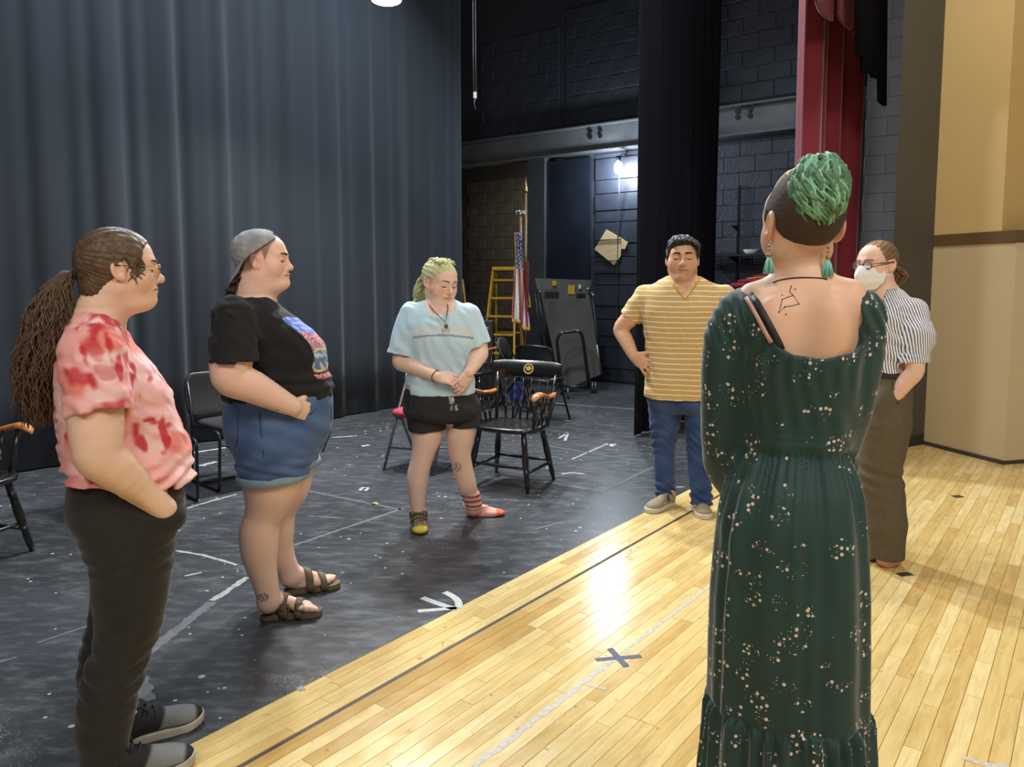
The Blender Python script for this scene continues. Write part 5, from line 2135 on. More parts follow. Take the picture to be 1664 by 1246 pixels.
    mesh_part(f, 'trousers', mat('black_knit', srgb(30, 29, 28), .9, noise=(40, .4, srgb(38, 37, 35)), sheen=.2, bump=(400, .15)), root)
    # ---- trainers
    sneaker(root, 'trainer', (an_n[0] - .05, -.095, 0), -.05, 1.06)
    sneaker(root, 'trainer', (an_f[0] - .03, .09, 0), .12, 1.06)
    # ---- hair
    M_H = hair_mat('brown_hair', srgb(112, 88, 66), srgb(64, 50, 40), (1, 1, 1), 45)
    Q = V3((0, -.112, -.005))

    def cap(X, Y, Z):
        d = skull_fn(X, Y, Z, .0125)
        d = smin(d, _ell(X, Y, Z, (0, -.062, .018), (.066, .055, .066)), .03)
        d = smin(d, _ell(X, Y, Z, (0, -.066, -.055), (.060, .046, .060)), .03)
        th = np.arctan2(X, Z + .35 * (Y + .11) - .01)
        rad = np.sqrt(X ** 2 + Z ** 2)
        d = d + (.0013 * np.sin(84 * th + 4 * np.sin(Y * 40 + th * 3)) + .0012 * np.sin(37 * th + 3 * np.sin(Y * 28))) * np.clip(rad / .04, 0, 1)
        zmin = np.interp(Y, [-.12, -.085, -.055, -.035, -.014, .012, .030, .044, .056, .070, .09], [-.110, -.105, -.085, -.062, .010, .030, -.012, .012, .046, .068, .082])
        d = smax(d, (zmin - Z) * .75, .008)
        return d
    lo, hi = hf.c - .155, hf.c + .155
    f = Field(lo, hi, .0036)
    f.add(hf.prim(cap), 0)
    mesh_part(f, 'hair', M_H, root)
    base = hf.world((0, -.120, -.002))
    r = random.Random(2)
    cur = []
    axis = [P(112, 440), P(92, 470), P(82, 520), P(70, 580), P(62, 630), P(68, 690)]
    zs_ = np.linspace(0, 1, len(axis))
    for i in range(560):
        a0, rr = r.uniform(0, 6.28), math.sqrt(r.random())
        ph, fr, am = r.uniform(0, 6.28), r.uniform(9, 17), r.uniform(.004, .016)
        end = r.uniform(.72, 1.03)
        pts = []
        for k in range(15):
            t_ = k / 14 * end
            p = np.array([np.interp(t_, zs_, [q[j] for q in axis]) for j in range(3)])
            w_ = .016 + .050 * min(1, t_ * 2.2) * (1 - .25 * max(0, t_ - .7) / .3)
            p = p + np.array([math.cos(a0) * rr * w_, math.sin(a0) * rr * w_ * 1.15, 0])
            p += np.array([am * math.sin(fr * t_ * 2 + ph), am * math.cos(fr * t_ * 2.2 + ph * 2), .008 * math.sin(ph + k)]) * min(1, t_ * 3)
            pts.append(Vector(p))
        cur.append(pts)
    locks(root, 'ponytail', cur, .0030, .0011, M_H, 5, 'long wavy brown ponytail')
    # curls at the temple and strays behind the ear
    cur = []
    for i in range(26):
        y0, z0, hx = r.uniform(.022, .052), r.uniform(.012, .062), r.uniform(.0, 1.0)
        pts = []
        for k in range(12):
            t_ = k / 11
            ly, lz = y0 - .010 * math.sin(t_ * 6 + i), z0 - .050 * t_ * (.5 + hx)
            xs_ = np.linspace(.03, .095, 90)
            dd_ = head_fn(xs_, np.full(90, ly), np.full(90, lz), **hf.prm)
            ii = np.nonzero(dd_ < 0)[0]
            xx = xs_[ii[-1]] if len(ii) else .06
            pts.append(Vector(hf.world((xx + .003 + .0025 * math.sin(t_ * 8 + i * 2), ly, lz))))
        cur.append(pts)
    locks(root, 'loose_curls', cur, .0032, .0012, M_H, 6)
    MB().tube([Vector(base + V3((.0, .022 * math.cos(t_), .022 * math.sin(t_)))) for t_ in [k * .7 for k in range(10)]], .006, 8).build('hair_tie', mat('dark_tie', srgb(40, 34, 32), .8, noise=(60, .4, srgb(54, 46, 42))), root)
    # ---- spectacles
    glasses(root, hf, mat('gold_wire', srgb(206, 176, 110), .25, metal=.9, noise=(40, .2, srgb(180, 150, 90))), .0011, .0195, .0150, M_BLK)


def glasses(root, hf, material, rw, hw, hh, tip_mat=None, zc=-.002):
    g = bpy.data.objects.new('glasses', None)
    COL.objects.link(g)
    g.parent = root
    y0 = .104
    for sx in (-1, 1):
        pts = []
        for k in range(29):
            t_ = 2 * math.pi * k / 28
            cx_, cz_ = math.cos(t_), math.sin(t_)
            e = 2.6
            x = sx * (.0325 + math.copysign(abs(cx_) ** (2 / e), cx_) * hw)
            z = zc + math.copysign(abs(cz_) ** (2 / e), cz_) * hh
            pts.append(Vector(hf.world((x, y0 - .10 * max(0, abs(x) - .02) ** 1.0 * .35, z))))
        MB().tube(pts, rw * hf.s * 1.2, 6, caps=False).build('rim', material, g)
        mb = MB()
        mb._add([tuple(p) for p in pts[:-1]], [tuple(range(28))])
        mb.build('lens', mat('clear_lens', (.9, .92, .92), .05, spec=.5, alpha=.12, noise=(3, .2, (.92, .94, .94))), g)
        xo = .0325 + hw
        ys = y0 - .035 * max(0, xo - .02)
        a, b_, c_ = (sx * xo, ys, zc + .006), (sx * (.079), .030, zc + .010), (sx * .083, -.018, zc + .012)
        MB().tube([Vector(hf.world(a)), Vector(hf.world(((a[0] + b_[0]) / 2 + sx * .006, (a[1] + b_[1]) / 2, zc + .008)))], rw * hf.s, 6).build('hinge_arm', material, g)
        MB().tube([Vector(hf.world(((a[0] + b_[0]) / 2 + sx * .006, (a[1] + b_[1]) / 2, zc + .008))), Vector(hf.world(b_)), Vector(hf.world(c_))], rw * hf.s * 1.5, 6).build('temple', tip_mat or material, g)
    MB().tube([Vector(hf.world((-.0325 + hw, y0, zc + .002))), Vector(hf.world((0, y0 + .006, zc + .007))), Vector(hf.world((.0325 - hw, y0, zc + .002)))], rw * hf.s, 6).build('bridge', material, g)


def sneaker(root, name, heel, ang, s):
    sh = bpy.data.objects.new(name, None)
    COL.objects.link(sh)
    sh.parent = root
    c_, s_ = math.cos(ang), math.sin(ang)

    def W(x, y, z):
        return V3((heel[0] + (s_ * x + c_ * y) * s, heel[1] + (-c_ * x + s_ * y) * s, heel[2] + z * s))
    Rz = np.array([[s_, c_, 0], [-c_, s_, 0], [0, 0, 1.0]])
    lo, hi = bounds([W(-.07, -.03, -.01), W(.07, .31, .13), W(.07, -.03, 0), W(-.07, .31, 0)], .02)
    f = Field(lo, hi, .0042)
    f.add(ell(W(0, .045, .045), (.040 * s, .050 * s, .060 * s), Rz), .01)
    f.add(cone(W(0, .06, .060), W(0, .19, .034), .043 * s, .036 * s), .02)
    f.add(ell(W(.002, .21, .032), (.046 * s, .062 * s, .032 * s), Rz), .02)
    f.add(cone(W(0, .04, .05), W(0, .038, .100), .042 * s, .040 * s), .02)
    f.clip(W(0, 0, .108), (0, 0, 1), .004)
    f.clip(W(0, 0, .018), (0, 0, -1), .002)
    f.sub(cone(W(0, .05, .10), W(0, .05, .14), .033 * s, .035 * s), .006)

    def col(v):
        d = (v - W(0, 0, 0))
        y = (d[:, 0] * c_ + d[:, 1] * s_) / s
        z = d[:, 2] / s
        grey, dark = np.array(srgb(128, 130, 130)), np.array(srgb(36, 37, 39))
        # pale knit forefoot, dark toe guard and saddle
        w_ = np.clip((y - .135 - .5 * (z - .04)) * 90, 0, 1) * np.clip((.247 - y + .25 * (z - .03)) * 90, 0, 1) * np.clip((z - .030) * 200, 0, 1)
        w_ = np.maximum(w_, np.clip((.045 - y) * 80, 0, 1) * .7)[:, None]
        return dark * (1 - w_) + grey * w_
    mesh_part(f, 'upper', attr_mat('trainer_knit', .8, bump=(500, .3)), sh, col)
    f = Field(lo, hi, .0042)

    def sole(x, y, z):
        px, py = x - heel[0], y - heel[1]
        lx, ly = (s_ * px - c_ * py) / s, (c_ * px + s_ * py) / s
        t_ = np.clip((ly - .042) / .165, 0, 1)
        rr = .040 + .009 * t_ ** 1.3
        d2 = np.sqrt((lx - .004 * t_) ** 2 + (ly - .042 - .165 * t_) ** 2 / np.where(ly > .207, 1.9, 1.0)) - rr
        zz_ = (z - heel[2]) / s
        return smax(d2 + 0 * zz_, np.abs(zz_ - .014 - .012 * np.clip((ly - .2) / .07, 0, 1) ** 2) - .014 + 0 * d2, .004) * s
    f.add((sole, lo, hi), 0)
    mesh_part(f, 'sole', mat('pale_sole', srgb(196, 190, 176), .7, noise=(30, .4, srgb(170, 164, 150))), sh)
    for k in range(5):
        y = .105 + .020 * k
        zt = .104 - .012 * k
        MB().tube([Vector(W(-.026, y, zt - .016)), Vector(W(-.012, y + .004, zt - .002)), Vector(W(.012, y + .006, zt - .002)), Vector(W(.026, y + .002, zt - .016))], .0034, 6).build('lace', mat('dark_lace', srgb(44, 46, 50), .8, noise=(80, .4, srgb(60, 62, 66))), sh)
    for sx in (-1, 1):
        MB().tube([Vector(W(0, .10, .108)), Vector(W(sx * .022, .088, .118)), Vector(W(sx * .038, .10, .106)), Vector(W(sx * .016, .108, .104))], .0030, 6).build('lace', MATS['dark_lace'], sh)


person_tiedye()


def hair_cap(root, hf, material, zmin, grow=.010, groove=.0020, freq=44, bulge=None, name='hair', h=.0036, xk=0.0, label=None):
    """hair combed back over the skull; zmin: hairline height by y"""
    def cap(X, Y, Z):
        d = skull_fn(X, Y, Z, grow)
        if bulge is not None:
            for c_, r_ in bulge:
                d = smin(d, _ell(X, Y, Z, c_, r_), .03)
        th = np.arctan2(X, Z + .35 * (Y + .11) - .01)
        rad = np.sqrt(X ** 2 + Z ** 2)
        d = d + groove * (.6 * np.sin(freq * 1.9 * th + 4 * np.sin(Y * 40 + th * 3)) + .5 * np.sin(freq * .8 * th + 3 * np.sin(Y * 28))) * np.clip(rad / .04, 0, 1)
        zm = np.interp(Y, zmin[0], zmin[1]) + xk * np.abs(X)
        return smax(d, (zm - Z) * .75, .008)
    f = Field(hf.c - .16 * hf.s, hf.c + .16 * hf.s, h)
    f.add(hf.prim(cap), 0)
    o = mesh_part(f, name, material, root)
    if label:
        o['label'] = label
    return o


def field_hit(f, pe, px, py, y0=-.35, y1=.25):
    """first point of a field met by the ray through a pixel"""
    def val(dy):
        p = pe.P(px, py, dy)
        ix, fr = [], []
        for j in range(3):
            a_ = f.ax[j]
            i = min(max(int(np.searchsorted(a_, p[j])) - 1, 0), len(a_) - 2)
            ix.append(i)
            fr.append(min(max((p[j] - a_[i]) / (a_[i + 1] - a_[i]), 0), 1))
        c = f.D[ix[0]:ix[0] + 2, ix[1]:ix[1] + 2, ix[2]:ix[2] + 2].astype(float)
        c = c[0] * (1 - fr[0]) + c[1] * fr[0]
        c = c[0] * (1 - fr[1]) + c[1] * fr[1]
        return c[0] * (1 - fr[2]) + c[1] * fr[2]
    prev = y0
    for i in range(1, 200):
        dy = y0 + (y1 - y0) * i / 199
        if val(dy) < 0:
            for _ in range(12):
                m = (prev + dy) / 2
                if val(m) < 0:
                    dy = m
                else:
                    prev = m
            return pe.P(px, py, dy)
        prev = dy
    return pe.P(px, py, 0)


def in_poly(x, z, poly):
    ins = np.zeros(len(x), bool)
    n = len(poly)
    for i in range(n):
        (x1, z1), (x2, z2) = poly[i], poly[i - 1]
        c = ((z1 > z) != (z2 > z)) & (x < (x2 - x1) * (z - z1) / (z2 - z1 + 1e-12) + x1)
        ins ^= c
    return ins


# ---------------------------------------------------------------- person in the backwards cap
def person_cap():
    pe = Person('person in black graphic t-shirt, cuffed denim shorts, sandals and backwards grey cap', 440, 3.41)
    P, G, root = pe.P, pe.G, pe.root
    skin, lipc = srgb(234, 196, 176), srgb(206, 130, 120)
    hf = HeadFrame(P(428, 423), 1.075, -math.pi / 2 - .24, .03, fat=.85, chin=1.12, nose=.95, lip=1.1)
    sh, el, wr = P(380, 516, -.185), P(374, 610, -.285), P(476, 661, -.250)
    sh2, el2, wr2 = sh * [1, -1, 1], el * [1, -1, 1], wr * [1, -1, 1]
    torso = [pe.sl(478, 392, 444, -.070, .070), pe.sl(492, 374, 452, -.140, .140), pe.sl(505, 363, 466, -.185, .185), pe.sl(522, 356, 487, -.205, .205), pe.sl(545, 352, 514, -.215, .215),
             pe.sl(574, 353, 531, -.215, .215), pe.sl(600, 356, 532, -.210, .210), pe.sl(626, 358, 540, -.218, .218), pe.sl(650, 360, 541, -.225, .225)]
    hips = [pe.sl(630, 364, 538, -.215, .215), pe.sl(655, 362, 541, -.225, .225), pe.sl(690, 361, 541, -.235, .235), pe.sl(715, 366, 533, -.235, .235), pe.sl(740, 384, 518, -.21, .21), pe.sl(760, 410, 500, -.15, .15)]
    dn, df = -.13, .14
    near = [(P(448, 725, dn), .148), (P(443, 785, dn), .124), (P(435, 820, dn), .092), (P(427, 843, dn), .077), (P(421, 868, dn), .083), (P(421, 892, dn), .078), (P(424, 915, dn), .066), (P(430, 942, dn), .055), (P(435, 966, dn), .049), (P(436, 978, dn), .047)]
    far = [(P(462, 725, df), .148), (P(462, 785, df), .120), (P(456, 815, df), .088), (P(452, 836, df), .076), (P(449, 858, df), .080), (P(451, 880, df), .070), (P(458, 905, df), .058), (P(468, 925, df), .048), (P(471, 938, df), .046)]
    gn, gf = G(428, 1007), G(466, 966)
    lo, hi = bounds([P(330, 372), P(555, 1020), (0, -.36, 0), (0, .36, 0)])
    lo[2] = -.01
    f = Field(lo, hi, .0065, [(hf.c - .155, hf.c + .155, .0034), (P(470, 680, -.26) - .02, P(520, 650, -.2) + .02, .004)])
    f.add(loft(torso, -.012), .02)
    f.add(loft(hips, -.016), .03)
    f.add(cone(P(412, 500), P(420, 455), .085, .082), .04)
    for i, q in enumerate(((sh, el, wr), (sh2, el2, wr2))):
        chain(f, [(q[0], .082), (q[0] * .3 + q[1] * .7, .084), (q[1], .075), (q[1] * .65 + q[2] * .35, .066), (q[1] * .3 + q[2] * .7, .052), (q[2], .038)], .03)
    tips = hand(f, wr + [-.005, 0, 0], (.85, .62, -.42), (.3, -1, .1), -1, .98, (.5, .5, .5, .5), (.62, -.15))
    hand(f, wr2 + [-.005, 0, 0], (.85, -.62, -.42), (.3, 1, .1), 1, .98, (.5, .5, .5, .5), (.62, -.15))
    chain(f, near, .03)
    chain(f, far, .03)
    foot(f, gn + [0, 0, .030], -.10, 1, 1.0, True, near[-1][0], .02)
    foot(f, gf + [0, 0, .030], .08, -1, 1.0, True, far[-1][0], .02)
    f.add(hf.head_prim(), .03)
    stub = np.array(srgb(112, 84, 76))
    tat = np.array(srgb(84, 84, 96))

    def extra(v, X, Y, Z, head, mixin):
        zm = np.interp(Y, [-.12, -.06, -.03, -.012, .012, .024, .040, .055, .07], [-.05, -.055, -.05, .0, .03, -.012, .03, .062, .075])
        mixin(np.clip((Z - zm) * 60, 0, 1) * head * (Y < .062) * .8, stub)
        # ankle and arm tattoos
        for (px, py, dy, rx, ry) in ((427, 964, dn, 9, 7), (465, 951, df, 9, 6)):
            p = P(px, py, dy)
            sc = pe.d / F_PX
            e_ = ((v[:, 0] - p[0]) / (rx * sc)) ** 2 + ((v[:, 2] - p[2]) / (ry * sc)) ** 2
            pat = np.sin(v[:, 0] * 420 + 3 * np.sin(v[:, 2] * 300)) * np.sin(v[:, 2] * 380 + v[:, 0] * 150) > -.1
            mixin(((e_ < 1) & pat & (v[:, 1] < dy + .02)) * .8, tat)
        p = P(450, 664, -.25)
        e_ = ((v[:, 0] - p[0]) / .008) ** 2 + ((v[:, 2] - p[2]) / .004) ** 2
        mixin(((e_ < 1) & (v[:, 1] < -.2)) * .7, tat)
    mesh_part(f, 'body', M_SKIN, root, lambda v: skin_colour(v, hf, skin, lipc, .5, extra))
    brows_and_lashes(root, hf, srgb(92, 64, 50), 1.1)
    nails(root, tips[-1:], (0, -1, .4))
    # ---- t-shirt
    slv = P(379, 586, -.268)
    slv2 = slv * [1, -1, 1]
    lo, hi = bounds([P(335, 474), P(548, 655), (0, -.38, 1.2), (0, .38, 1.2)], .03)
    f = Field(lo, hi, .0052)
    f.add(loft(torso, 0), .02)
    for s_, e_ in ((sh, slv), (sh2, slv2)):
        f.add(ccone(s_, e_, .092, .097, (0, 0, -1)), .035)
    f.sub(cone(P(410, 505), P(423, 452), .080, .098), .008)
    f.clip(P(450, 646), (.03, 0, -1), .008)
    f.displace(wrinkle(.0040, 50, 11, (.5, .2, 1), 1.6))
    f.displace(wrinkle(.0022, 100, 12, (.8, .3, .5), 1.8))
    zb = P(500, 618)[2]
    f.displace(lambda x, y, z: .006 * np.exp(-((z - zb) / .05) ** 2) * np.sin(z * 120 + 12 * x + 2 * np.sin(y * 15)))
    f.clip(P(450, 646), (.03, 0, -1), .004)
    for e_, s_ in ((slv, sh), (slv2, sh2)):
        f.sub(cone(e_ + [0, 0, .015], e_ - [0, 0, .05], .080, .084), .004)
    pp = lambda l_: [(P(a, b)[0], P(a, b)[2]) for a, b in l_]
    outline = pp([(450, 516), (466, 512), (484, 516), (505, 530), (545, 560), (545, 609), (494, 608), (507, 598), (501, 578), (488, 562), (476, 541), (462, 526)])

    def tee(v):
        c = np.tile(np.array(srgb(22, 22, 26)), (len(v), 1))
        m = in_poly(v[:, 0], v[:, 2], outline) & (np.abs(v[:, 1]) < .17)
        n = np.sin(v[:, 0] * 130 + 2 * np.sin(v[:, 2] * 90 + v[:, 1] * 60)) + np.sin(v[:, 2] * 150 + v[:, 1] * 110 + 2 * np.sin(v[:, 0] * 80))
        pal = [srgb(206, 120, 118), srgb(176, 76, 84), srgb(226, 176, 168), srgb(120, 130, 170)]
        q = np.clip(((n + 2) / 4 * 4).astype(int), 0, 3)
        c[m] = np.array(pal)[q][m]
        top = m & (v[:, 2] > P(480, 533)[2] - .25 * (v[:, 0] - P(480, 533)[0]))
        c[top] = np.where((n[top] > .3)[:, None], np.array(srgb(150, 170, 232)), np.array(srgb(86, 116, 210)))
        bc = P(518, 580)
        rr = np.sqrt((v[:, 0] - bc[0]) ** 2 + (v[:, 2] - bc[2]) ** 2)
        ball = m & (rr < .047)
        c[ball] = np.where((n[ball] > .4)[:, None], np.array(srgb(196, 206, 222)), np.array(srgb(96, 128, 170)))
        ring = m & (rr > .043) & (rr < .052)
        c[ring] = srgb(216, 204, 156)
        gap = m & (v[:, 2] < P(500, 599)[2]) & (v[:, 2] > P(500, 602)[2])
        c[gap] = srgb(22, 22, 26)
        return c
    mesh_part(f, 't_shirt', attr_mat('black_tee', .85, sheen=.1, bump=(500, .12)), root, tee)['label'] = 'black t-shirt with colourful chest print'
    # ---- denim shorts
    lo, hi = bounds([P(352, 625), P(552, 790), (0, -.3, .8), (0, .3, .8)], .03)
    f = Field(lo, hi, .0055)
    f.add(loft(hips, 0), .03)
    for (p0, p1, r1) in ((P(446, 730, dn), P(444, 770, dn), .152), (P(464, 730, df), P(470, 752, df), .140)):
        f.add(ccone(p0, p1, .160, r1, (-.05, 0, -1)), .03)
    f.clip(P(450, 638), (-.04, 0, 1), .008)
    f.displace(wrinkle(.003, 55, 21, (.4, .3, 1), 1.8))
    zq = P(450, 745)[2]
    f.displace(lambda x, y, z: .004 * np.exp(-((z - zq) / .05) ** 2) * np.sin(z * 140 + 35 * x))

    def den(v):
        n = np.sin(v[:, 0] * 30 + 2 * np.sin(v[:, 2] * 22)) * np.sin(v[:, 2] * 35 + v[:, 1] * 20)
        w_ = np.clip(.45 + .35 * n, 0, 1)[:, None]
        return np.array(srgb(58, 84, 128)) * (1 - w_) + np.array(srgb(92, 120, 162)) * w_
    so = mesh_part(f, 'denim_shorts', attr_mat('denim', .85, sheen=.15, bump=(700, .25), tintnoise=(300, .12)), root, den)
    # rolled cuffs, seams, back pocket, fly
    M_CUFF = mat('denim_cuff', srgb(152, 172, 190), .85, noise=(60, .5, srgb(122, 146, 172)), bump=(500, .3))
    for (p1, r1) in ((P(444, 771, dn), .146), (P(470, 752, df), .136)):
        Pg = []
        for k in range(33):
            t_ = 2 * math.pi * k / 32
            c_, s_ = math.cos(t_), math.sin(t_)
            Pg.append([(p1[0] + c_ * (r1 + o_), p1[1] + s_ * (r1 + o_), p1[2] + z_ + .05 * c_ * r1) for o_, z_ in ((-.014, .020), (.006, .016), (.009, .006), (.008, -.016), (.002, -.02), (-.010, -.016))])
        MB().grid(Pg).build('cuff', M_CUFF, so)
    M_ST = mat('denim_stitch', srgb(44, 60, 92), .9, noise=(60, .4, srgb(60, 78, 112)))

    def seam(pix, r_=.003):
        pts = [field_hit(f, pe, a, b, -.33) for a, b in pix]
        MB().tube([Vector(p) for p in pts], r_, 6).build('seam', M_ST, so)
    seam([(422, 672), (424, 700), (428, 735), (431, 768)])
    seam([(363, 660), (388, 669), (387, 700), (385, 724)])
    seam([(360, 724), (372, 727), (385, 724)])
    seam([(538, 650), (538, 680), (536, 705), (524, 735)], .004)
    seam([(478, 668), (495, 674), (505, 672), (513, 664)], .004)
    # ---- sandals
    for g_, ang, side in ((gn, -.10, 1), (gf, .08, -1)):
        sandal(root, g_, ang, side, 1.0)
    # ---- cap, worn backwards
    capo = bpy.data.objects.new('baseball_cap', None)
    COL.objects.link(capo)
    capo.parent = root
    f = Field(hf.c - .16, hf.c + .16, .0036)

    def crown(X, Y, Z):
        d = skull_fn(X, Y, Z, .0150)
        d = smin(d, _ell(X, Y, Z, (0, -.060, .045), (.062, .060, .060)), .03)
        d = smax(d, (.083 + (Y - .06) * .713 - Z) * .81, .004)
        th = np.arctan2(X, Y + .014)
        d = d + .0012 * np.exp(-(np.sin(th * 3) / .12) ** 2) * -1
        d = smax(d, -_ell(X, Y, Z, (0, .062, .092), (.032, .05, .018)), .003)
        return d + .0015 * np.sin(X * 90 + 3 * np.sin(Z * 60)) * np.sin(Z * 80 + Y * 70)
    f.add(hf.prim(crown), 0)
    M_CAP = mat('washed_grey_cotton', srgb(134, 138, 142), .9, noise=(25, .5, srgb(164, 168, 170)), bump=(500, .25))
    mesh_part(f, 'crown', M_CAP, capo)
    Pg = []
    for i in range(17):
        u_ = -1 + 2 * i / 16
        row = []
        for j in range(7):
            v_ = j / 6
            x = .073 * u_ * (1 - .12 * v_ * v_)
            y = -.104 + .050 * u_ * u_ - (.030 + .010 * (1 - u_ * u_)) * v_
            z = -.028 + .034 * u_ * u_ - (.080 * (1 - .35 * u_ * u_)) * v_
            row.append(tuple(hf.world((x, y, z))))
        Pg.append(row)
    o = MB().grid(Pg).build('brim', M_CAP, capo)
    o.modifiers.new('thick', 'SOLIDIFY').thickness = .004
    # curls at the nape
    M_H = hair_mat('dark_brown_hair', srgb(72, 50, 42), srgb(44, 30, 26), (1, 1, 1), 60)
    r = random.Random(4)
    cur = []
    for i in range(46):
        x0 = r.uniform(-.05, .06)
        z0 = r.uniform(-.075, -.045)
        pts = []
        for k in range(10):
            t_ = k / 9
            pts.append(Vector(hf.world((x0 + .008 * math.sin(t_ * 9 + i), -.075 - .062 * t_ + .008 * math.cos(t_ * 8 + i * 1.7), z0 - .075 * t_ + .01 * math.sin(t_ * 7 + i)))))
        cur.append(pts)
    locks(root, 'hair', cur, .0055, .002, M_H, 6, 'short dark brown curls at the nape')


def sandal(root, g, ang, side, s):
    sd = bpy.data.objects.new('sandal', None)
    COL.objects.link(sd)
    sd.parent = root
    c_, s_ = math.cos(ang), math.sin(ang)

    def W(x, y, z):
        return V3((g[0] + (s_ * x * side + c_ * y) * s, g[1] + (-c_ * x * side + s_ * y) * s, z * s))
    out = []
    prof = [(-.012, .012), (-.004, .028), (.02, .036), (.06, .036), (.10, .034), (.14, .039), (.18, .046), (.21, .046), (.235, .036), (.25, .018), (.253, .0)]
    pts = [(w_, y) for y, w_ in prof] + [(-w_, y) for y, w_ in prof[::-1][1:]]
    for nm, z0, z1, gr, mt in (('outsole', 0, .009, .001, mat('dark_outsole', srgb(52, 46, 40), .8, noise=(30, .4, srgb(64, 56, 48)))),
                               ('footbed', .009, .030, .0, mat('cork_footbed', srgb(122, 104, 78), .85, noise=(90, .5, srgb(98, 82, 60))))):
        m_ = len(pts)
        vs = [tuple(W(x * (1 + gr), y, z0)) for x, y in pts] + [tuple(W(x, y, z1)) for x, y in pts]
        mesh_obj(nm, vs, [tuple(range(m_)), tuple(range(m_, 2 * m_))] + [(i, (i + 1) % m_, m_ + (i + 1) % m_, m_ + i) for i in range(m_)], mt, sd)
    M_STR = mat('taupe_strap', srgb(112, 98, 78), .7, noise=(60, .4, srgb(96, 82, 64)), bump=(300, .2))
    for (ya, yb, hz, wd) in ((.078, .112, .118, .040), (.145, .175, .088, .047)):
        Pg = []
        for k in range(17):
            t_ = math.pi * k / 16
            x = -math.cos(t_) * (wd + .004)
            z = .020 + (hz - .018) * math.sin(t_) ** .75
            sk = .010 * math.cos(t_)
            Pg.append([tuple(W(x, ya + sk + (yb - ya) * j / 3, z - (.010 * j / 3))) for j in range(4)])
        o = MB().grid(Pg).build('strap', M_STR, sd)
        o.modifiers.new('thick', 'SOLIDIFY').thickness = .004
        p = W(.9 * wd, (ya + yb) / 2 + .006, .020 + (hz - .018) * .55)
        b_ = [W(.97 * wd + .007, ya - .002, .055), W(.97 * wd + .007, yb + .002, .052), W(.82 * wd + .007, yb + .002, .078), W(.82 * wd + .007, ya - .002, .081)]
        MB().tube([Vector(q) for q in b_] + [Vector(b_[0])], .0022, 6).build('buckle', mat('brass_buckle', srgb(150, 130, 90), .4, metal=.7, noise=(40, .3, srgb(120, 100, 66))), sd)


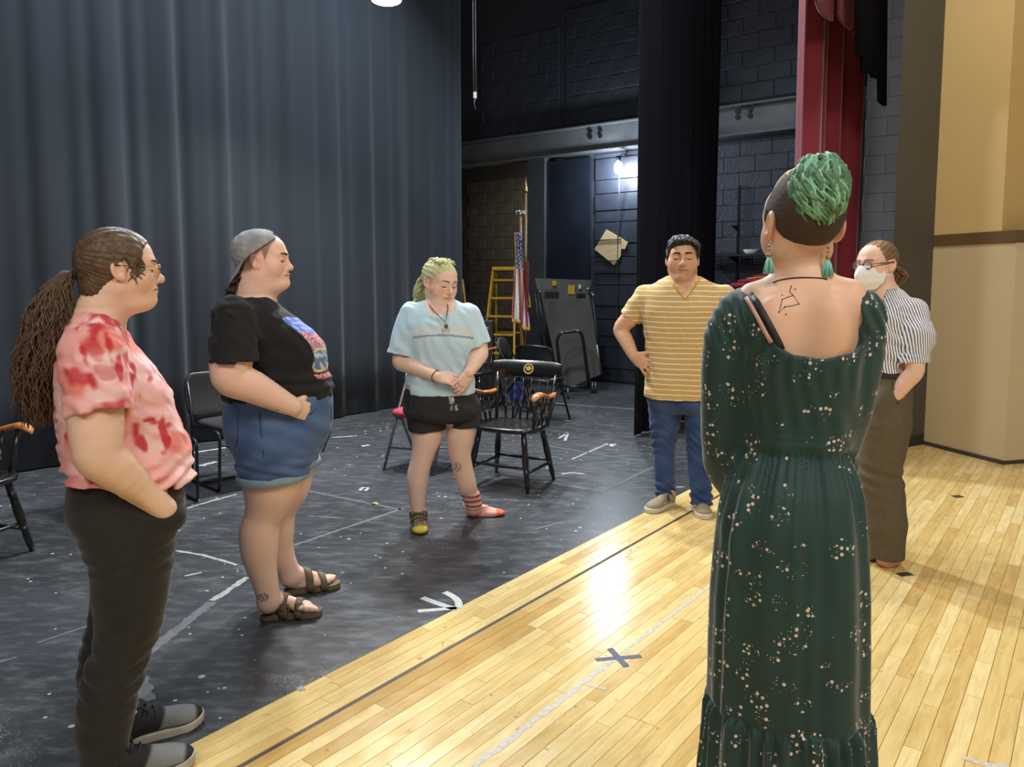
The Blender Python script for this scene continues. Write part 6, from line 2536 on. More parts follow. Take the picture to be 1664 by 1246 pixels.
# ---------------------------------------------------------------- person in the pale blue top
def person_blue():
    pe = Person('person in pale blue top and black shorts with green tinted hair and mismatched socks', 715, 4.60)
    P, G, root = pe.P, pe.G, pe.root
    skin, lipc = srgb(234, 198, 180), srgb(200, 122, 112)
    hf = HeadFrame(P(715, 459), 1.12, math.pi + .62, -.20, -.05, fat=.7, chin=.95, nose=.95, lip=.9)
    shL, elL, wrL = P(670, 512, .0), P(651, 587, -.05), P(710, 612, -.215)
    shR, elR, wrR = P(760, 514, .01), P(780, 574, -.06), P(762, 605, -.205)
    torso = [pe.sl(486, 692, 740, -.060, .070), pe.sl(496, 674, 753, -.085, .085), pe.sl(510, 662, 763, -.120, .095), pe.sl(530, 656, 768, -.150, .105), pe.sl(558, 662, 768, -.175, .11),
             pe.sl(585, 664, 767, -.165, .115), pe.sl(610, 659, 770, -.170, .125), pe.sl(640, 655, 773, -.178, .135)]
    hips = [pe.sl(625, 660, 770, -.160, .125), pe.sl(645, 656, 773, -.165, .135), pe.sl(666, 655, 777, -.165, .145), pe.sl(678, 664, 772, -.15, .14), pe.sl(686, 690, 750, -.09, .10)]
    legL = [(P(692, 672, .0), .108), (P(693, 705, .0), .094), (P(688, 735, -.01), .067), (P(685, 748, -.01), .062), (P(679, 775, 0), .065), (P(678, 800, 0), .054), (P(679, 828, .0), .041), (P(680, 846, .0), .039)]
    legR = [(P(750, 672, .02), .102), (P(748, 702, .02), .088), (P(747, 733, .03), .068), (P(751, 756, .05), .061), (P(757, 782, .08), .061), (P(764, 802, .12), .048), (P(769, 816, .14), .040), (P(770, 826, .15), .039)]
    tL = G(683, 869)
    gL = V3((tL[0] - .01, tL[1] + .235, 0))
    gR = G(768, 838)
    gR = V3((gR[0] - .04, gR[1], 0))
    lo, hi = bounds([P(620, 415), P(825, 872), (0, -.42, 0), (0, .33, 0)])
    lo[2] = -.01
    f = Field(lo, hi, .0062, [(hf.c - .155, hf.c + .155, .0036), (P(700, 640, -.3), P(770, 600, -.15), .0036)])
    f.add(loft(torso, -.014), .02)
    f.add(loft(hips, -.014), .03)
    f.add(cone(P(714, 506, .01), P(712, 470, .015), .070, .066), .045)
    chain(f, [(shL, .075), (shL * .4 + elL * .6, .066), (elL, .049), (elL * .7 + wrL * .3, .047), (wrL, .030)], .03)
    chain(f, [(shR, .075), (shR * .4 + elR * .6, .066), (elR, .049), (elR * .7 + wrR * .3, .047), (wrR, .031)], .03)
    t1 = hand(f, wrL, (1, -.10, -.16), (0, -.75, .65), -1, .95, (.55, .6, .65, .75), (.45, .35))
    t2 = hand(f, wrR, (-.50, -.22, -.72), (.55, -.75, .1), -1, .95, (.35, .5, .55, .6), (.5, .3))
    chain(f, legL, .03)
    chain(f, legR, .03)
    foot(f, gL, -math.pi / 2 + .06, 1, .98, False, legL[-1][0], .02)
    foot(f, gR, -.06, -1, .95, False, legR[-1][0], .02)
    f.add(hf.head_prim(), .03)
    bf = f

    def extra(v, X, Y, Z, head, mixin):
        p = P(743, 755, .05)
        e_ = ((v[:, 0] - p[0]) / .022) ** 2 + ((v[:, 2] - p[2]) / .035) ** 2
        pat = np.sin(v[:, 0] * 300 + 3 * np.sin(v[:, 2] * 200)) * np.sin(v[:, 2] * 260) > .0
        mixin(((e_ < 1) & pat & (v[:, 1] < .05)) * .7, np.array(srgb(92, 92, 100)))
    mesh_part(f, 'body', M_SKIN, root, lambda v: skin_colour(v, hf, skin, lipc, .55, extra))
    brows_and_lashes(root, hf, srgb(134, 104, 82), .8)
    nails(root, t1[:4], (0, -1, .3), .9)
    nails(root, t2[:4], (.3, -1, .1), .9)
    # ---- top
    sl1, sl2 = P(654, 575, -.03), P(776, 561, -.03)
    lo, hi = bounds([P(615, 482), P(800, 645), (0, -.26, 1.2), (0, .2, 1.2)], .03)
    f = Field(lo, hi, .0052)
    f.add(loft(torso, 0), .02)
    f.add(ccone(shL, sl1, .080, .092, P(629, 577) - P(677, 583) if False else (-.12, 0, -1)), .035)
    f.add(ccone(shR, sl2, .080, .084, (.35, 0, -1)), .035)
    f.sub(ell(P(716, 486, -.075), (.098, .12, .096)), .008)
    f.clip(P(715, 638), (0, 0, -1), .006)
    f.sub(rbox(P(661, 636, -.1), (.018, .1, .03)), .006)
    f.displace(wrinkle(.004, 45, 31, (1, .2, .35), 1.5))
    f.displace(wrinkle(.0025, 90, 32, (.9, .2, .5), 1.8))
    zb = P(715, 600)[2]
    f.displace(lambda x, y, z: .006 * np.exp(-((z - zb) / .07) ** 2) * np.sin(x * 85 + 3 * np.sin(z * 25)))
    f.clip(P(715, 638), (0, 0, -1), .004)
    f.sub(cone(sl1 + [.004, 0, .012], sl1 - [.006, 0, .05], .076, .080), .004)
    f.sub(cone(sl2 + [-.004, 0, .010], sl2 + [.02, 0, -.05], .066, .07), .004)
    za, zb1, zc1 = P(715, 533)[2], P(715, 544)[2], P(715, 548)[2]

    def topc(v):
        c = np.tile(np.array(srgb(188, 218, 234)), (len(v), 1))
        n = np.sin(v[:, 0] * 20 + 2 * np.sin(v[:, 2] * 17)) * np.sin(v[:, 2] * 23 + v[:, 1] * 14)
        w_ = np.clip(.5 + .5 * n, 0, 1)[:, None]
        c = c * (1 - .35 * w_) + np.array(srgb(210, 228, 236)) * .35 * w_
        body = (v[:, 0] > P(672, 540)[0]) & (v[:, 0] < P(768, 540)[0]) & (v[:, 1] < 0)
        z = v[:, 2] - .02 * np.cos(v[:, 0] * 9)
        c[body & (z < za) & (z > zb1)] = srgb(206, 214, 216)
        c[body & (z < zb1 - .004) & (z > zc1)] = srgb(132, 152, 166)
        return c
    mesh_part(f, 'top', attr_mat('pale_blue_jersey', .85, sheen=.1, bump=(500, .12)), root, topc)['label'] = 'pale blue loose short sleeved top'
    # ---- shorts
    lo, hi = bounds([P(645, 620), P(790, 705), (0, -.24, .8), (0, .2, .8)], .03)
    f = Field(lo, hi, .0055)
    f.add(loft(hips, 0), .03)
    f.add(ccone(P(692, 668, 0), P(694, 698, 0), .120, .113, (.02, 0, -1)), .012)
    f.add(ccone(P(752, 664, .02), P(753, 692, .02), .112, .104, (-.02, 0, -1)), .012)
    f.displace(wrinkle(.003, 50, 41, (.5, .2, 1), 1.7))
    so = mesh_part(f, 'shorts', mat('black_denim', srgb(34, 34, 38), .85, noise=(30, .5, srgb(44, 44, 50)), bump=(600, .2)), root)
    for pix in ([(669, 645), (667, 670), (668, 697)], [(668, 694), (690, 697), (724, 693)], [(728, 650), (728, 672), (727, 690)], [(729, 688), (752, 689), (776, 687)]):
        MB().tube([Vector(field_hit(f, pe, a, b, -.3)) for a, b in pix], .003, 6).build('seam', mat('shorts_seam', srgb(52, 52, 56), .9, noise=(40, .4, srgb(64, 64, 68))), so)
    # patterned tie hanging from the waist
    pts = [field_hit(f, pe, x, y, -.3) + [0, -.008, 0] for x, y in ((731, 641), (735, 650), (738, 660), (740, 667))]
    Pg = [[tuple(p + [-.014 - .006 * i, .004, 0]), tuple(p + [0, -.004, 0]), tuple(p + [.014 + .002 * i, .002, 0])] for i, p in enumerate(pts)]
    o = MB().grid(Pg).build('waist_tie', mat('zebra_ribbon', srgb(40, 40, 42), .8, noise=(70, .08, srgb(190, 190, 186), (1, 1, .4))), root)
    o.modifiers.new('thick', 'SOLIDIFY').thickness = .004
    # ---- socks
    for nm, lg, g_, ang, side, zt, colf, lab in (
            ('sock', legL, gL, -math.pi / 2 + .06, 1, P(680, 829)[2], 'brown', 'brown patterned sock with yellow toe'), ('sock', legR, gR, -.06, -1, P(769, 806)[2], 'pink', 'pink striped sock with orange toe')):
        lo, hi = bounds([g_ - [.3, .3, .0], g_ + [.3, .3, .3]], .02)
        lo[2] = -.012
        f = Field(lo, hi, .0045)
        foot(f, g_, ang, side, 1.05 if colf == 'brown' else 1.02, False, lg[-1][0], .02)
        f.add(cone(lg[-1][0], lg[-2][0], .046, .048), .02)
        f.add(cone(lg[-2][0], lg[-3][0], .048, .060), .02)
        f.clip((0, 0, zt), (0.0, 0, 1), .004)
        f.displace((lambda x, y, z: .003 * np.sin(z * 190) * (z > .06)) if colf == 'pink' else (lambda x, y, z: -.0025 + 0 * z))
        dv = V3((math.cos(ang), math.sin(ang), 0))

        def sc(v, colf=colf, g_=g_, dv=dv, zt=zt):
            al = (v - g_) @ dv
            if colf == 'brown':
                c = np.tile(np.array(srgb(92, 80, 60)), (len(v), 1))
                lat_ = (v - g_) @ V3((dv[1], -dv[0], 0))
                m = (np.sin((v[:, 2] - al) * 210) > .35) & (np.abs(np.sin(lat_ * 160)) > .5)
                c[m] = srgb(168, 152, 122)
                c[(al > .205) & (v[:, 2] < .05)] = srgb(186, 170, 60)
            else:
                c = np.tile(np.array(srgb(226, 164, 152)), (len(v), 1))
                c[(np.sin(v[:, 2] * 190) < -.3) & (v[:, 2] > .06)] = srgb(150, 92, 84)
                c[al > .19] = srgb(222, 110, 84)
            return c
        mesh_part(f, nm, attr_mat('sock_knit', .9, bump=(500, .3)), root, sc)['label'] = lab
    # ---- hair
    M_H = hair_mat('green_blonde_hair', srgb(206, 220, 156), srgb(182, 168, 138), (1, 1, 1), 18)
    zl = ([-.12, -.085, -.045, -.020, .006, .026, .045, .060, .075, .09], [-.055, -.055, -.045, .002, .020, .004, .034, .056, .070, .080])
    hair_cap(root, hf, M_H, zl, .011, .0024, 40, [((0, -.055, .05), (.06, .055, .055))], label='pale hair tinted lime green, tied back')
    r = random.Random(6)
    cur = []
    for i in range(60):      # top tufts
        a0 = r.uniform(0, 6.28)
        p0 = V3((r.uniform(-.045, .05), r.uniform(-.05, .035), .108))
        L = r.uniform(.02, .05)
        pts = []
        for k in range(7):
            t_ = k / 6
            pts.append(Vector(hf.world(p0 + V3((math.cos(a0) * L * t_ + .006 * math.sin(t_ * 7 + i), math.sin(a0) * L * t_, -.004 + .030 * math.sin(t_ * 2.4) * (L / .05) - .012 * t_)))))
        cur.append(pts)
    locks(root, 'hair_tuft', cur, .0055, .002, M_H, 6)
    cur = []
    for i in range(70):      # tail behind the neck
        x0, z0 = r.uniform(-.03, .055), r.uniform(-.06, .03)
        pts = []
        ph = r.uniform(0, 6.28)
        for k in range(10):
            t_ = k / 9
            pts.append(Vector(hf.world((x0 + .025 * t_ + .010 * math.sin(t_ * 8 + ph), -.100 - .022 * math.sin(t_ * 3) + .008 * math.cos(t_ * 7 + ph), z0 - .105 * t_))))
        cur.append(pts)
    locks(root, 'ponytail', cur, .0055, .002, M_H, 6)
    # ---- necklace and bracelet
    M_CORD = mat('dark_cord', srgb(70, 58, 46), .7, noise=(60, .4, srgb(100, 84, 60)))

    def loop(pix, rr):
        return [Vector(field_hit(bf, pe, a, b, -.3) + [0, -.004, 0]) for a, b in pix]
    MB().tube([Vector(P(x, y, dy)) for x, y, dy in ((694, 489, -.03), (700, 499, -.085), (708, 508, -.125), (716, 516, -.160), (724, 524, -.180), (726, 512, -.155), (728, 500, -.105), (727, 492, -.065))], .0030, 6).build('necklace', M_CORD, root)
    MB().ball(tuple(P(725, 530, -.190)), (.011, .008, .016)).build('pendant', mat('amber_pendant', srgb(120, 104, 60), .3, noise=(60, .5, srgb(60, 60, 50))), root)
    ax_ = (wrL - elL) / np.linalg.norm(wrL - elL)
    b1 = np.cross(ax_, [0, 0, 1.0])
    b1 /= np.linalg.norm(b1)
    b2 = np.cross(ax_, b1)
    MB().tube([Vector(wrL - ax_ * .01 + (b1 * math.cos(k * .45) + b2 * math.sin(k * .45)) * .034) for k in range(15)], .003, 6).build('bracelet', mat('red_brown_cord', srgb(120, 62, 48), .7, noise=(60, .4, srgb(90, 44, 36))), root)


# ---------------------------------------------------------------- man in the striped shirt
def person_stripes():
    pe = Person('person in mustard striped v-neck t-shirt and blue jeans, eyes closed, hand on hip', 1110, 4.95)
    P, G, root = pe.P, pe.G, pe.root
    skin, lipc = srgb(210, 164, 132), srgb(168, 98, 84)
    hf = HeadFrame(P(1109, 421), 1.20, math.pi + .02, .06, 0, fat=.75, chin=1.0, nose=1.1, lip=1.0)
    shL, elL, wrL = P(1050, 483, .01), P(1009, 536, .02), P(1030, 579, -.085)
    shR, elR, wrR = P(1176, 483, .01), P(1206, 570, .04), P(1200, 640, -.02)
    torso = [pe.sl(447, 1087, 1136, -.060, .070), pe.sl(456, 1070, 1152, -.085, .085), pe.sl(464, 1057, 1168, -.105, .095), pe.sl(480, 1046, 1178, -.135, .115), pe.sl(505, 1042, 1181, -.160, .13), pe.sl(535, 1046, 1179, -.165, .135),
             pe.sl(565, 1049, 1177, -.165, .135), pe.sl(600, 1050, 1177, -.175, .135), pe.sl(630, 1047, 1179, -.180, .140), pe.sl(648, 1047, 1180, -.180, .145)]
    hips = [pe.sl(630, 1052, 1174, -.155, .125), pe.sl(645, 1050, 1174, -.155, .140), pe.sl(656, 1053, 1170, -.145, .14), pe.sl(668, 1064, 1158, -.11, .12)]
    dl, dr = .08, -.04
    legL = [(P(1083, 652, .01), .112), (P(1081, 672, .03), .106), (P(1080, 692, .04), .094), (P(1079, 716, .06), .080), (P(1079, 740, .07), .071), (P(1080, 768, dl), .068), (P(1081, 794, dl), .064), (P(1081, 813, dl), .064)]
    legR = [(P(1140, 652, .0), .112), (P(1139, 672, .0), .106), (P(1138, 692, -.01), .096), (P(1137, 716, -.02), .084), (P(1136, 740, -.03), .073), (P(1137, 768, dr), .071), (P(1139, 796, dr), .069), (P(1140, 818, dr), .069)]
    tL, tR = G(1056, 833), G(1147, 843)
    aL, aR = math.atan2(-.86, -.50), math.atan2(-.97, .20)
    gL = V3((tL[0] - math.cos(aL) * .27, tL[1] - math.sin(aL) * .27, 0))
    gR = V3((tR[0] - math.cos(aR) * .27, tR[1] - math.sin(aR) * .27, 0))
    lo, hi = bounds([P(990, 380), P(1230, 845), (0, -.34, 0), (0, .3, 0)])
    lo[2] = -.01
    f = Field(lo, hi, .0068, [(hf.c - .17, hf.c + .17, .004), (P(1020, 625, -.1), P(1072, 570, .05), .004)])
    f.add(loft(torso[:-2], -.014), .02)
    f.add(loft(hips, -.016), .03)
    f.add(cone(P(1111, 468, .01), P(1110, 436, .02), .074, .070), .03)
    chain(f, [(shL, .068), (shL * .4 + elL * .6, .058), (elL, .049), (elL * .65 + wrL * .35, .047), (wrL, .033)], .03)
    chain(f, [(shR, .068), (shR * .4 + elR * .6, .058), (elR, .049), (elR * .65 + wrR * .35, .047), (wrR, .033)], .03)
    t1 = hand(f, wrL, (.80, -.14, -.55), (-.15, -1, .1), -1, 1.08, (.10, .16, .22, .30), (.9, .2), .7)
    hand(f, wrR, (-.1, -.3, -1), (1, -.3, .1), 1, 1.05)
    chain(f, [(p, r - .014) for p, r in legL], .03)
    chain(f, [(p, r - .014) for p, r in legR], .03)
    foot(f, gL + [0, 0, .025], aL, -1, .88, False, legL[-1][0], .02)
    foot(f, gR + [0, 0, .025], aR, 1, .88, False, legR[-1][0], .02)
    f.add(hf.head_prim(), .03)

    def extra(v, X, Y, Z, head, mixin):
        jaw = np.exp(-((Z + .085) / .03) ** 2) * (Y > .0) * head * (np.abs(X) < .07)
        mixin(jaw * .25, np.array(srgb(150, 116, 96)))
    mesh_part(f, 'body', M_SKIN, root, lambda v: skin_colour(v, hf, skin, lipc, .35, extra))
    brows_and_lashes(root, hf, srgb(44, 34, 30), 1.15)
    nails(root, t1[:4], (-.2, -1, .2), 1.0)
    # ---- striped t-shirt
    sl1 = P(1024, 516, .03)
    sl2 = P(1195, 522, .03)
    lo, hi = bounds([P(1000, 442), P(1225, 655), (0, -.22, 1.2), (0, .2, 1.2)], .03)
    f = Field(lo, hi, .0055)
    f.add(loft(torso, 0), .02)
    f.add(ccone(shL, sl1, .082, .074), .035)
    f.add(ccone(shR, sl2, .082, .078), .035)
    vx = [P(1089, 444), P(1113, 483), P(1139, 444), P(1136, 425), P(1090, 425)]
    f.sub(poly_prism_y([(p[0], p[2]) for p in vx], -.3, .02), .006)
    f.sub(cone(P(1111, 470, .02), P(1110, 430, .02), .082, .094), .006)
    f.clip(P(1110, 645), (0, 0, -1), .006)
    f.displace(wrinkle(.0035, 45, 51, (.4, .2, 1), 1.5))
    f.displace(wrinkle(.002, 85, 52, (.9, .2, .5), 1.8))
    f.sub(cone(sl1 + (shL - sl1) * .12, sl1 - (shL - sl1) * .6, .058, .062), .004)
    m_ = mat('mustard_stripe_jersey', srgb(204, 166, 96), .85, sheen=.1, bump=(500, .12))

    def stripes(nt, b):
        tc = nd(nt, 'ShaderNodeTexCoord')
        sx = nd(nt, 'ShaderNodeSeparateXYZ')
        nt.links.new(tc.outputs['Object'], sx.inputs[0])
        n = nd(nt, 'ShaderNodeTexNoise', i_Scale=4.0, i_Detail=2.0)
        nt.links.new(tc.outputs['Object'], n.inputs['Vector'])
        ad = nd(nt, 'ShaderNodeMath', operation='MULTIPLY_ADD')
        nt.links.new(n.outputs['Fac'], ad.inputs[0])
        ad.inputs[1].default_value = .02
        nt.links.new(sx.outputs[2], ad.inputs[2])
        mu = nd(nt, 'ShaderNodeMath', operation='MULTIPLY')
        nt.links.new(ad.outputs[0], mu.inputs[0])
        mu.inputs[1].default_value = 1 / .0325
        fr = nd(nt, 'ShaderNodeMath', operation='FRACT')
        nt.links.new(mu.outputs[0], fr.inputs[0])
        lt = nd(nt, 'ShaderNodeMath', operation='LESS_THAN')
        nt.links.new(fr.outputs[0], lt.inputs[0])
        lt.inputs[1].default_value = .2
        n2 = nd(nt, 'ShaderNodeTexNoise', i_Scale=250.0, i_Detail=2.0)
        nt.links.new(tc.outputs['Object'], n2.inputs['Vector'])
        base = ramp(nt, n2.outputs['Fac'], [(.3, srgb(190, 156, 98)), (.7, srgb(210, 178, 118))])
        nt.links.new(mixc(nt, lt.outputs[0], base, srgb(240, 226, 190)), b.inputs['Base Color'])
    add_color_nodes(m_, stripes)
    mesh_part(f, 't_shirt', m_, root)['label'] = 'mustard t-shirt with thin pale stripes'
    # neckband
    pts = [field_hit(f, pe, a, b, -.3) for a, b in ((1089, 454), (1095, 464), (1104, 476), (1113, 486), (1121, 476), (1130, 464), (1136, 454))]
    MB().tube([Vector(p + [0, -.001, 0]) for p in pts], .0065, 8).build('neckband', mat('mustard_band', srgb(198, 160, 92), .9, noise=(60, .4, srgb(184, 146, 80))), root)
    # ---- jeans
    lo, hi = bounds([P(1035, 625), P(1195, 825), (0, -.24, .5), (0, .26, .5)], .03)
    f = Field(lo, hi, .0055)
    f.add(loft(hips, 0), .03)
    for lg in (legL, legR):
        chain(f, lg[:-1], .015)
        f.add(ccone(lg[-2][0], lg[-1][0], lg[-2][1], lg[-1][1], (0, 0, -1)), .004)
    zk, za_ = P(1080, 712)[2], P(1080, 800)[2]
    f.displace(lambda x, y, z: (.006 * np.exp(-((z - zk) / .10) ** 2) + .008 * np.exp(-((z - za_) / .07) ** 2)) * np.sin(z * 115 + 14 * np.sin(x * 9) + 3 * np.sin(y * 22)))
    f.displace(wrinkle(.003, 50, 61, (.4, .3, 1), 1.8))

    def jn(v):
        n = np.sin(v[:, 0] * 26 + 2 * np.sin(v[:, 2] * 17)) * np.sin(v[:, 2] * 24 + v[:, 1] * 20)
        w_ = np.clip(.35 + .35 * n, 0, 1)[:, None]
        c = np.array(srgb(38, 62, 112)) * (1 - w_) + np.array(srgb(66, 94, 142)) * w_
        c[v[:, 2] < za_ + .06] *= .9
        return c
    mesh_part(f, 'jeans', attr_mat('denim', .85), root, jn)
    # ---- slip-on shoes
    for g_, a_ in ((gL, aL), (gR, aR)):
        slipon(root, g_, a_, 1.05)
    # ---- hair
    M_H = hair_mat('black_hair', srgb(44, 40, 40), srgb(24, 22, 22), (1, 1, 1), 40, .42)

    def mop(X, Y, Z):
        d = skull_fn(X, Y, Z, .013)
        d = smin(d, _ell(X, Y, Z, (.01, .030, .085), (.062, .060, .034)), .03)
        d = d + .0045 * np.sin(X * 110 + 3 * np.sin(Y * 60 + Z * 40)) * np.sin(Y * 90 + 2 * np.sin(X * 70)) + .002 * np.sin(X * 260 + Y * 150)
        zm = np.interp(Y, [-.12, -.07, -.035, -.012, .012, .028, .045, .060, .078, .10], [-.05, -.055, -.04, .0, .02, -.014, .022, .050, .062, .066])
        zm = zm - .10 * np.clip(X, -.05, .08) * (Y > .05)
        return smax(d, (zm - Z) * .75, .008)
    f = Field(hf.c - .19, hf.c + .19, .004)
    f.add(hf.prim(mop), 0)
    mesh_part(f, 'hair', M_H, root)
    r = random.Random(12)
    cur = []
    for i in range(110):
        x0, y0 = r.uniform(-.06, .06), r.uniform(-.02, .085)
        pts = []
        for k in range(7):
            t_ = k / 6
            x, y = x0 - .035 * t_ * (1 if x0 < .03 else -.4), y0 + .016 * t_
            z = .108 - 5.0 * x * x - 3.8 * max(0, y - .02) ** 2 * 1.4 + .010 * math.sin(t_ * 3.1)
            pts.append(Vector(hf.world((x, y, z))))
        cur.append(pts)
    locks(root, 'fringe', cur, .006, .002, M_H, 6)


def slipon(root, heel, ang, s):
    sh = bpy.data.objects.new('slip_on_shoe', None)
    COL.objects.link(sh)
    sh.parent = root
    c_, s_ = math.cos(ang), math.sin(ang)

    def W(x, y, z):
        return V3((heel[0] + (s_ * x + c_ * y) * s, heel[1] + (-c_ * x + s_ * y) * s, heel[2] + z * s))
    Rz = np.array([[s_, c_, 0], [-c_, s_, 0], [0, 0, 1.0]])
    lo, hi = bounds([W(-.07, -.03, -.01), W(.07, .31, .12), W(.07, -.03, 0), W(-.07, .31, 0)], .02)
    f = Field(lo, hi, .0042)
    f.add(ell(W(0, .045, .040), (.041 * s, .050 * s, .055 * s), Rz), .01)
    f.add(cone(W(0, .06, .050), W(0, .18, .034), .042 * s, .038 * s), .02)
    f.add(ell(W(.002, .205, .030), (.048 * s, .064 * s, .034 * s), Rz), .02)
    f.clip(W(0, 0, .088), (0, 0, 1), .004)
    f.clip(W(0, 0, .022), (0, 0, -1), .002)
    f.sub(cone(W(0, .045, .08), W(0, .055, .13), .033 * s, .035 * s), .006)
    M_CAN = mat('taupe_canvas', srgb(162, 146, 122), .85, noise=(70, .5, srgb(148, 132, 108)), bump=(600, .3))
    mesh_part(f, 'upper', M_CAN, sh)
    f = Field(lo, hi, .0042)

    def sole(x, y, z):
        px, py = x - heel[0], y - heel[1]
        lx, ly = (s_ * px - c_ * py) / s, (c_ * px + s_ * py) / s
        t_ = np.clip((ly - .042) / .165, 0, 1)
        d2 = np.sqrt((lx - .003 * t_) ** 2 + (ly - .042 - .165 * t_) ** 2 / np.where(ly > .207, 1.9, 1.0)) - (.042 + .010 * t_ ** 1.3)
        zz_ = (z - heel[2]) / s
        return smax(d2 + 0 * zz_, np.abs(zz_ - .015) - .015 + 0 * d2, .004) * s
    f.add((sole, lo, hi), 0)
    mesh_part(f, 'sole', mat('white_rubber', srgb(214, 208, 194), .6, noise=(40, .4, srgb(196, 188, 172))), sh)
    for sx in (-1, 1):
        q = [W(sx * .043, .095, .05), W(sx * .040, .125, .05), W(sx * .030, .115, .082), W(sx * .030, .10, .084)]
        mb = MB()
        mb._add([tuple(p) for p in q] + [tuple(p + V3((0, 0, .002)) + (p - W(0, .11, .05)) * .06) for p in q], [(4, 5, 6, 7), (0, 1, 5, 4), (1, 2, 6, 5), (2, 3, 7, 6), (3, 0, 4, 7)])
        mb.build('elastic_gore', mat('dark_elastic', srgb(72, 62, 60), .9, noise=(90, .4, srgb(90, 80, 76))), sh)


# ---------------------------------------------------------------- masked person
def person_mask():
    pe = Person('person in white face mask, glasses, striped shirt and olive trousers, barefoot', 1440, 3.98)
    P, G, root = pe.P, pe.G, pe.root
    skin, lipc = srgb(234, 194, 172), srgb(204, 132, 120)
    hf = HeadFrame(P(1425, 430), 1.06, math.pi - .68, -.04, 0, fat=.25, chin=.95, nose=1.0)
    sh, el, wr = P(1484, 506, -.05), P(1487, 600, -.135), P(1447, 654, -.120)
    sh2, el2, wr2 = P(1412, 506, .10), P(1396, 600, .08), P(1418, 652, -.02)
    torso = [pe.sl(468, 1414, 1464, -.060, .070), pe.sl(480, 1408, 1476, -.09, .09), pe.sl(500, 1402, 1490, -.125, .120), pe.sl(525, 1398, 1494, -.145, .13), pe.sl(560, 1398, 1488, -.145, .13), pe.sl(588, 1404, 1482, -.135, .125), pe.sl(606, 1406, 1481, -.135, .13)]
    hips = [pe.sl(598, 1404, 1482, -.135, .13), pe.sl(615, 1402, 1484, -.145, .135), pe.sl(645, 1397, 1484, -.155, .145), pe.sl(685, 1394, 1479, -.155, .145), pe.sl(720, 1396, 1473, -.13, .13), pe.sl(745, 1400, 1468, -.1, .1)]
    near = [(P(1437, 690, -.06), .122), (P(1433, 735, -.06), .110), (P(1431, 765, -.05), .104), (P(1435, 800, -.04), .104), (P(1439, 850, -.03), .098), (P(1441, 905, -.02), .086)]
    far = [(P(1425, 690, .08), .115), (P(1415, 735, .10), .104), (P(1412, 765, .12), .098), (P(1410, 800, .13), .098), (P(1410, 850, .14), .092), (P(1410, 888, .15), .084)]
    gn = G(1462, 913)
    lo, hi = bounds([P(1375, 385), P(1530, 925), (0, -.3, 0), (0, .33, 0)])
    lo[2] = -.01
    f = Field(lo, hi, .0065, [(hf.c - .155, hf.c + .155, .0036)])
    f.add(loft(torso, -.014), .02)
    f.add(loft(hips, -.014), .03)
    f.add(cone(P(1440, 490, .01), P(1434, 455, .01), .062, .055), .045)
    for q in ((sh, el, wr), (sh2, el2, wr2)):
        chain(f, [(q[0], .058), (q[0] * .4 + q[1] * .6, .050), (q[1], .043), (q[1] * .6 + q[2] * .4, .040), (q[2], .029), (q[2] + (q[2] - q[1]) * .5, .030)], .02)
    chain(f, [(p, r - .03) for p, r in near], .03)
    chain(f, [(p, r - .03) for p, r in far], .03)
    a_n = math.pi + .16
    foot(f, gn, a_n, -1, .98, True, near[-1][0] + [.03, 0, .02], .02)
    gf = G(1440, 900)
    foot(f, V3((gf[0], .16, 0)), a_n, 1, .98, True, far[-1][0] + [.03, 0, .02], .02)
    f.add(hf.head_prim(), .03)

    def extra(v, X, Y, Z, head, mixin):
        mixin((v[:, 2] < .09) * .35, np.array(srgb(228, 156, 140)))
    mesh_part(f, 'body', M_SKIN, root, lambda v: skin_colour(v, hf, skin, lipc, .4, extra))
    brows_and_lashes(root, hf, srgb(140, 108, 82), .8)
    # ---- shirt
    s1, s2, s3 = P(1485, 506, -.05), P(1491, 545, -.09), P(1484, 586, -.105)
    lo, hi = bounds([P(1380, 462), P(1528, 615), (0, -.24, 1.2), (0, .24, 1.2)], .03)
    f = Field(lo, hi, .0050)
    f.add(loft(torso, 0), .02)
    f.add(cone(s1, s2, .064, .078), .03)
    f.add(ccone(s2, s3, .078, .070, (0, 0, -1)), .03)
    f.add(cone(sh2, P(1402, 550, .12), .064, .076), .03)
    f.add(ccone(P(1402, 550, .12), P(1398, 588, .11), .076, .070, (0, 0, -1)), .03)
    f.sub(cone(P(1440, 492, .01), P(1432, 440, .0), .060, .068), .006)
    f.sub(cone(P(1424, 505, -.10), P(1426, 462, -.06), .012, .05), .01)
    f.displace(wrinkle(.004, 55, 71, (.6, .2, 1), 1.6))
    f.displace(wrinkle(.002, 100, 72, (.9, .2, .5), 1.8))
    zc_ = P(1484, 582)[2]
    f.displace(lambda x, y, z: np.where(x > P(1458, 582)[0], -.007 * np.exp(-((z - zc_) / .022) ** 2), 0))
    f.sub(cone(s3 + [0, 0, .02], s3 - [0, 0, .05], .058, .062), .004)
    m_ = mat('pinstripe_cotton', srgb(236, 236, 238), .8, bump=(500, .12))

    def pins(nt, b):
        tc = nd(nt, 'ShaderNodeTexCoord')
        sx = nd(nt, 'ShaderNodeSeparateXYZ')
        nt.links.new(tc.outputs['Object'], sx.inputs[0])
        n = nd(nt, 'ShaderNodeTexNoise', i_Scale=5.0, i_Detail=2.0)
        nt.links.new(tc.outputs['Object'], n.inputs['Vector'])
        a1 = nd(nt, 'ShaderNodeMath', operation='MULTIPLY_ADD')
        nt.links.new(n.outputs['Fac'], a1.inputs[0])
        a1.inputs[1].default_value = .03
        nt.links.new(sx.outputs[0], a1.inputs[2])
        a2 = nd(nt, 'ShaderNodeMath', operation='MULTIPLY_ADD')
        nt.links.new(sx.outputs[2], a2.inputs[0])
        a2.inputs[1].default_value = .18
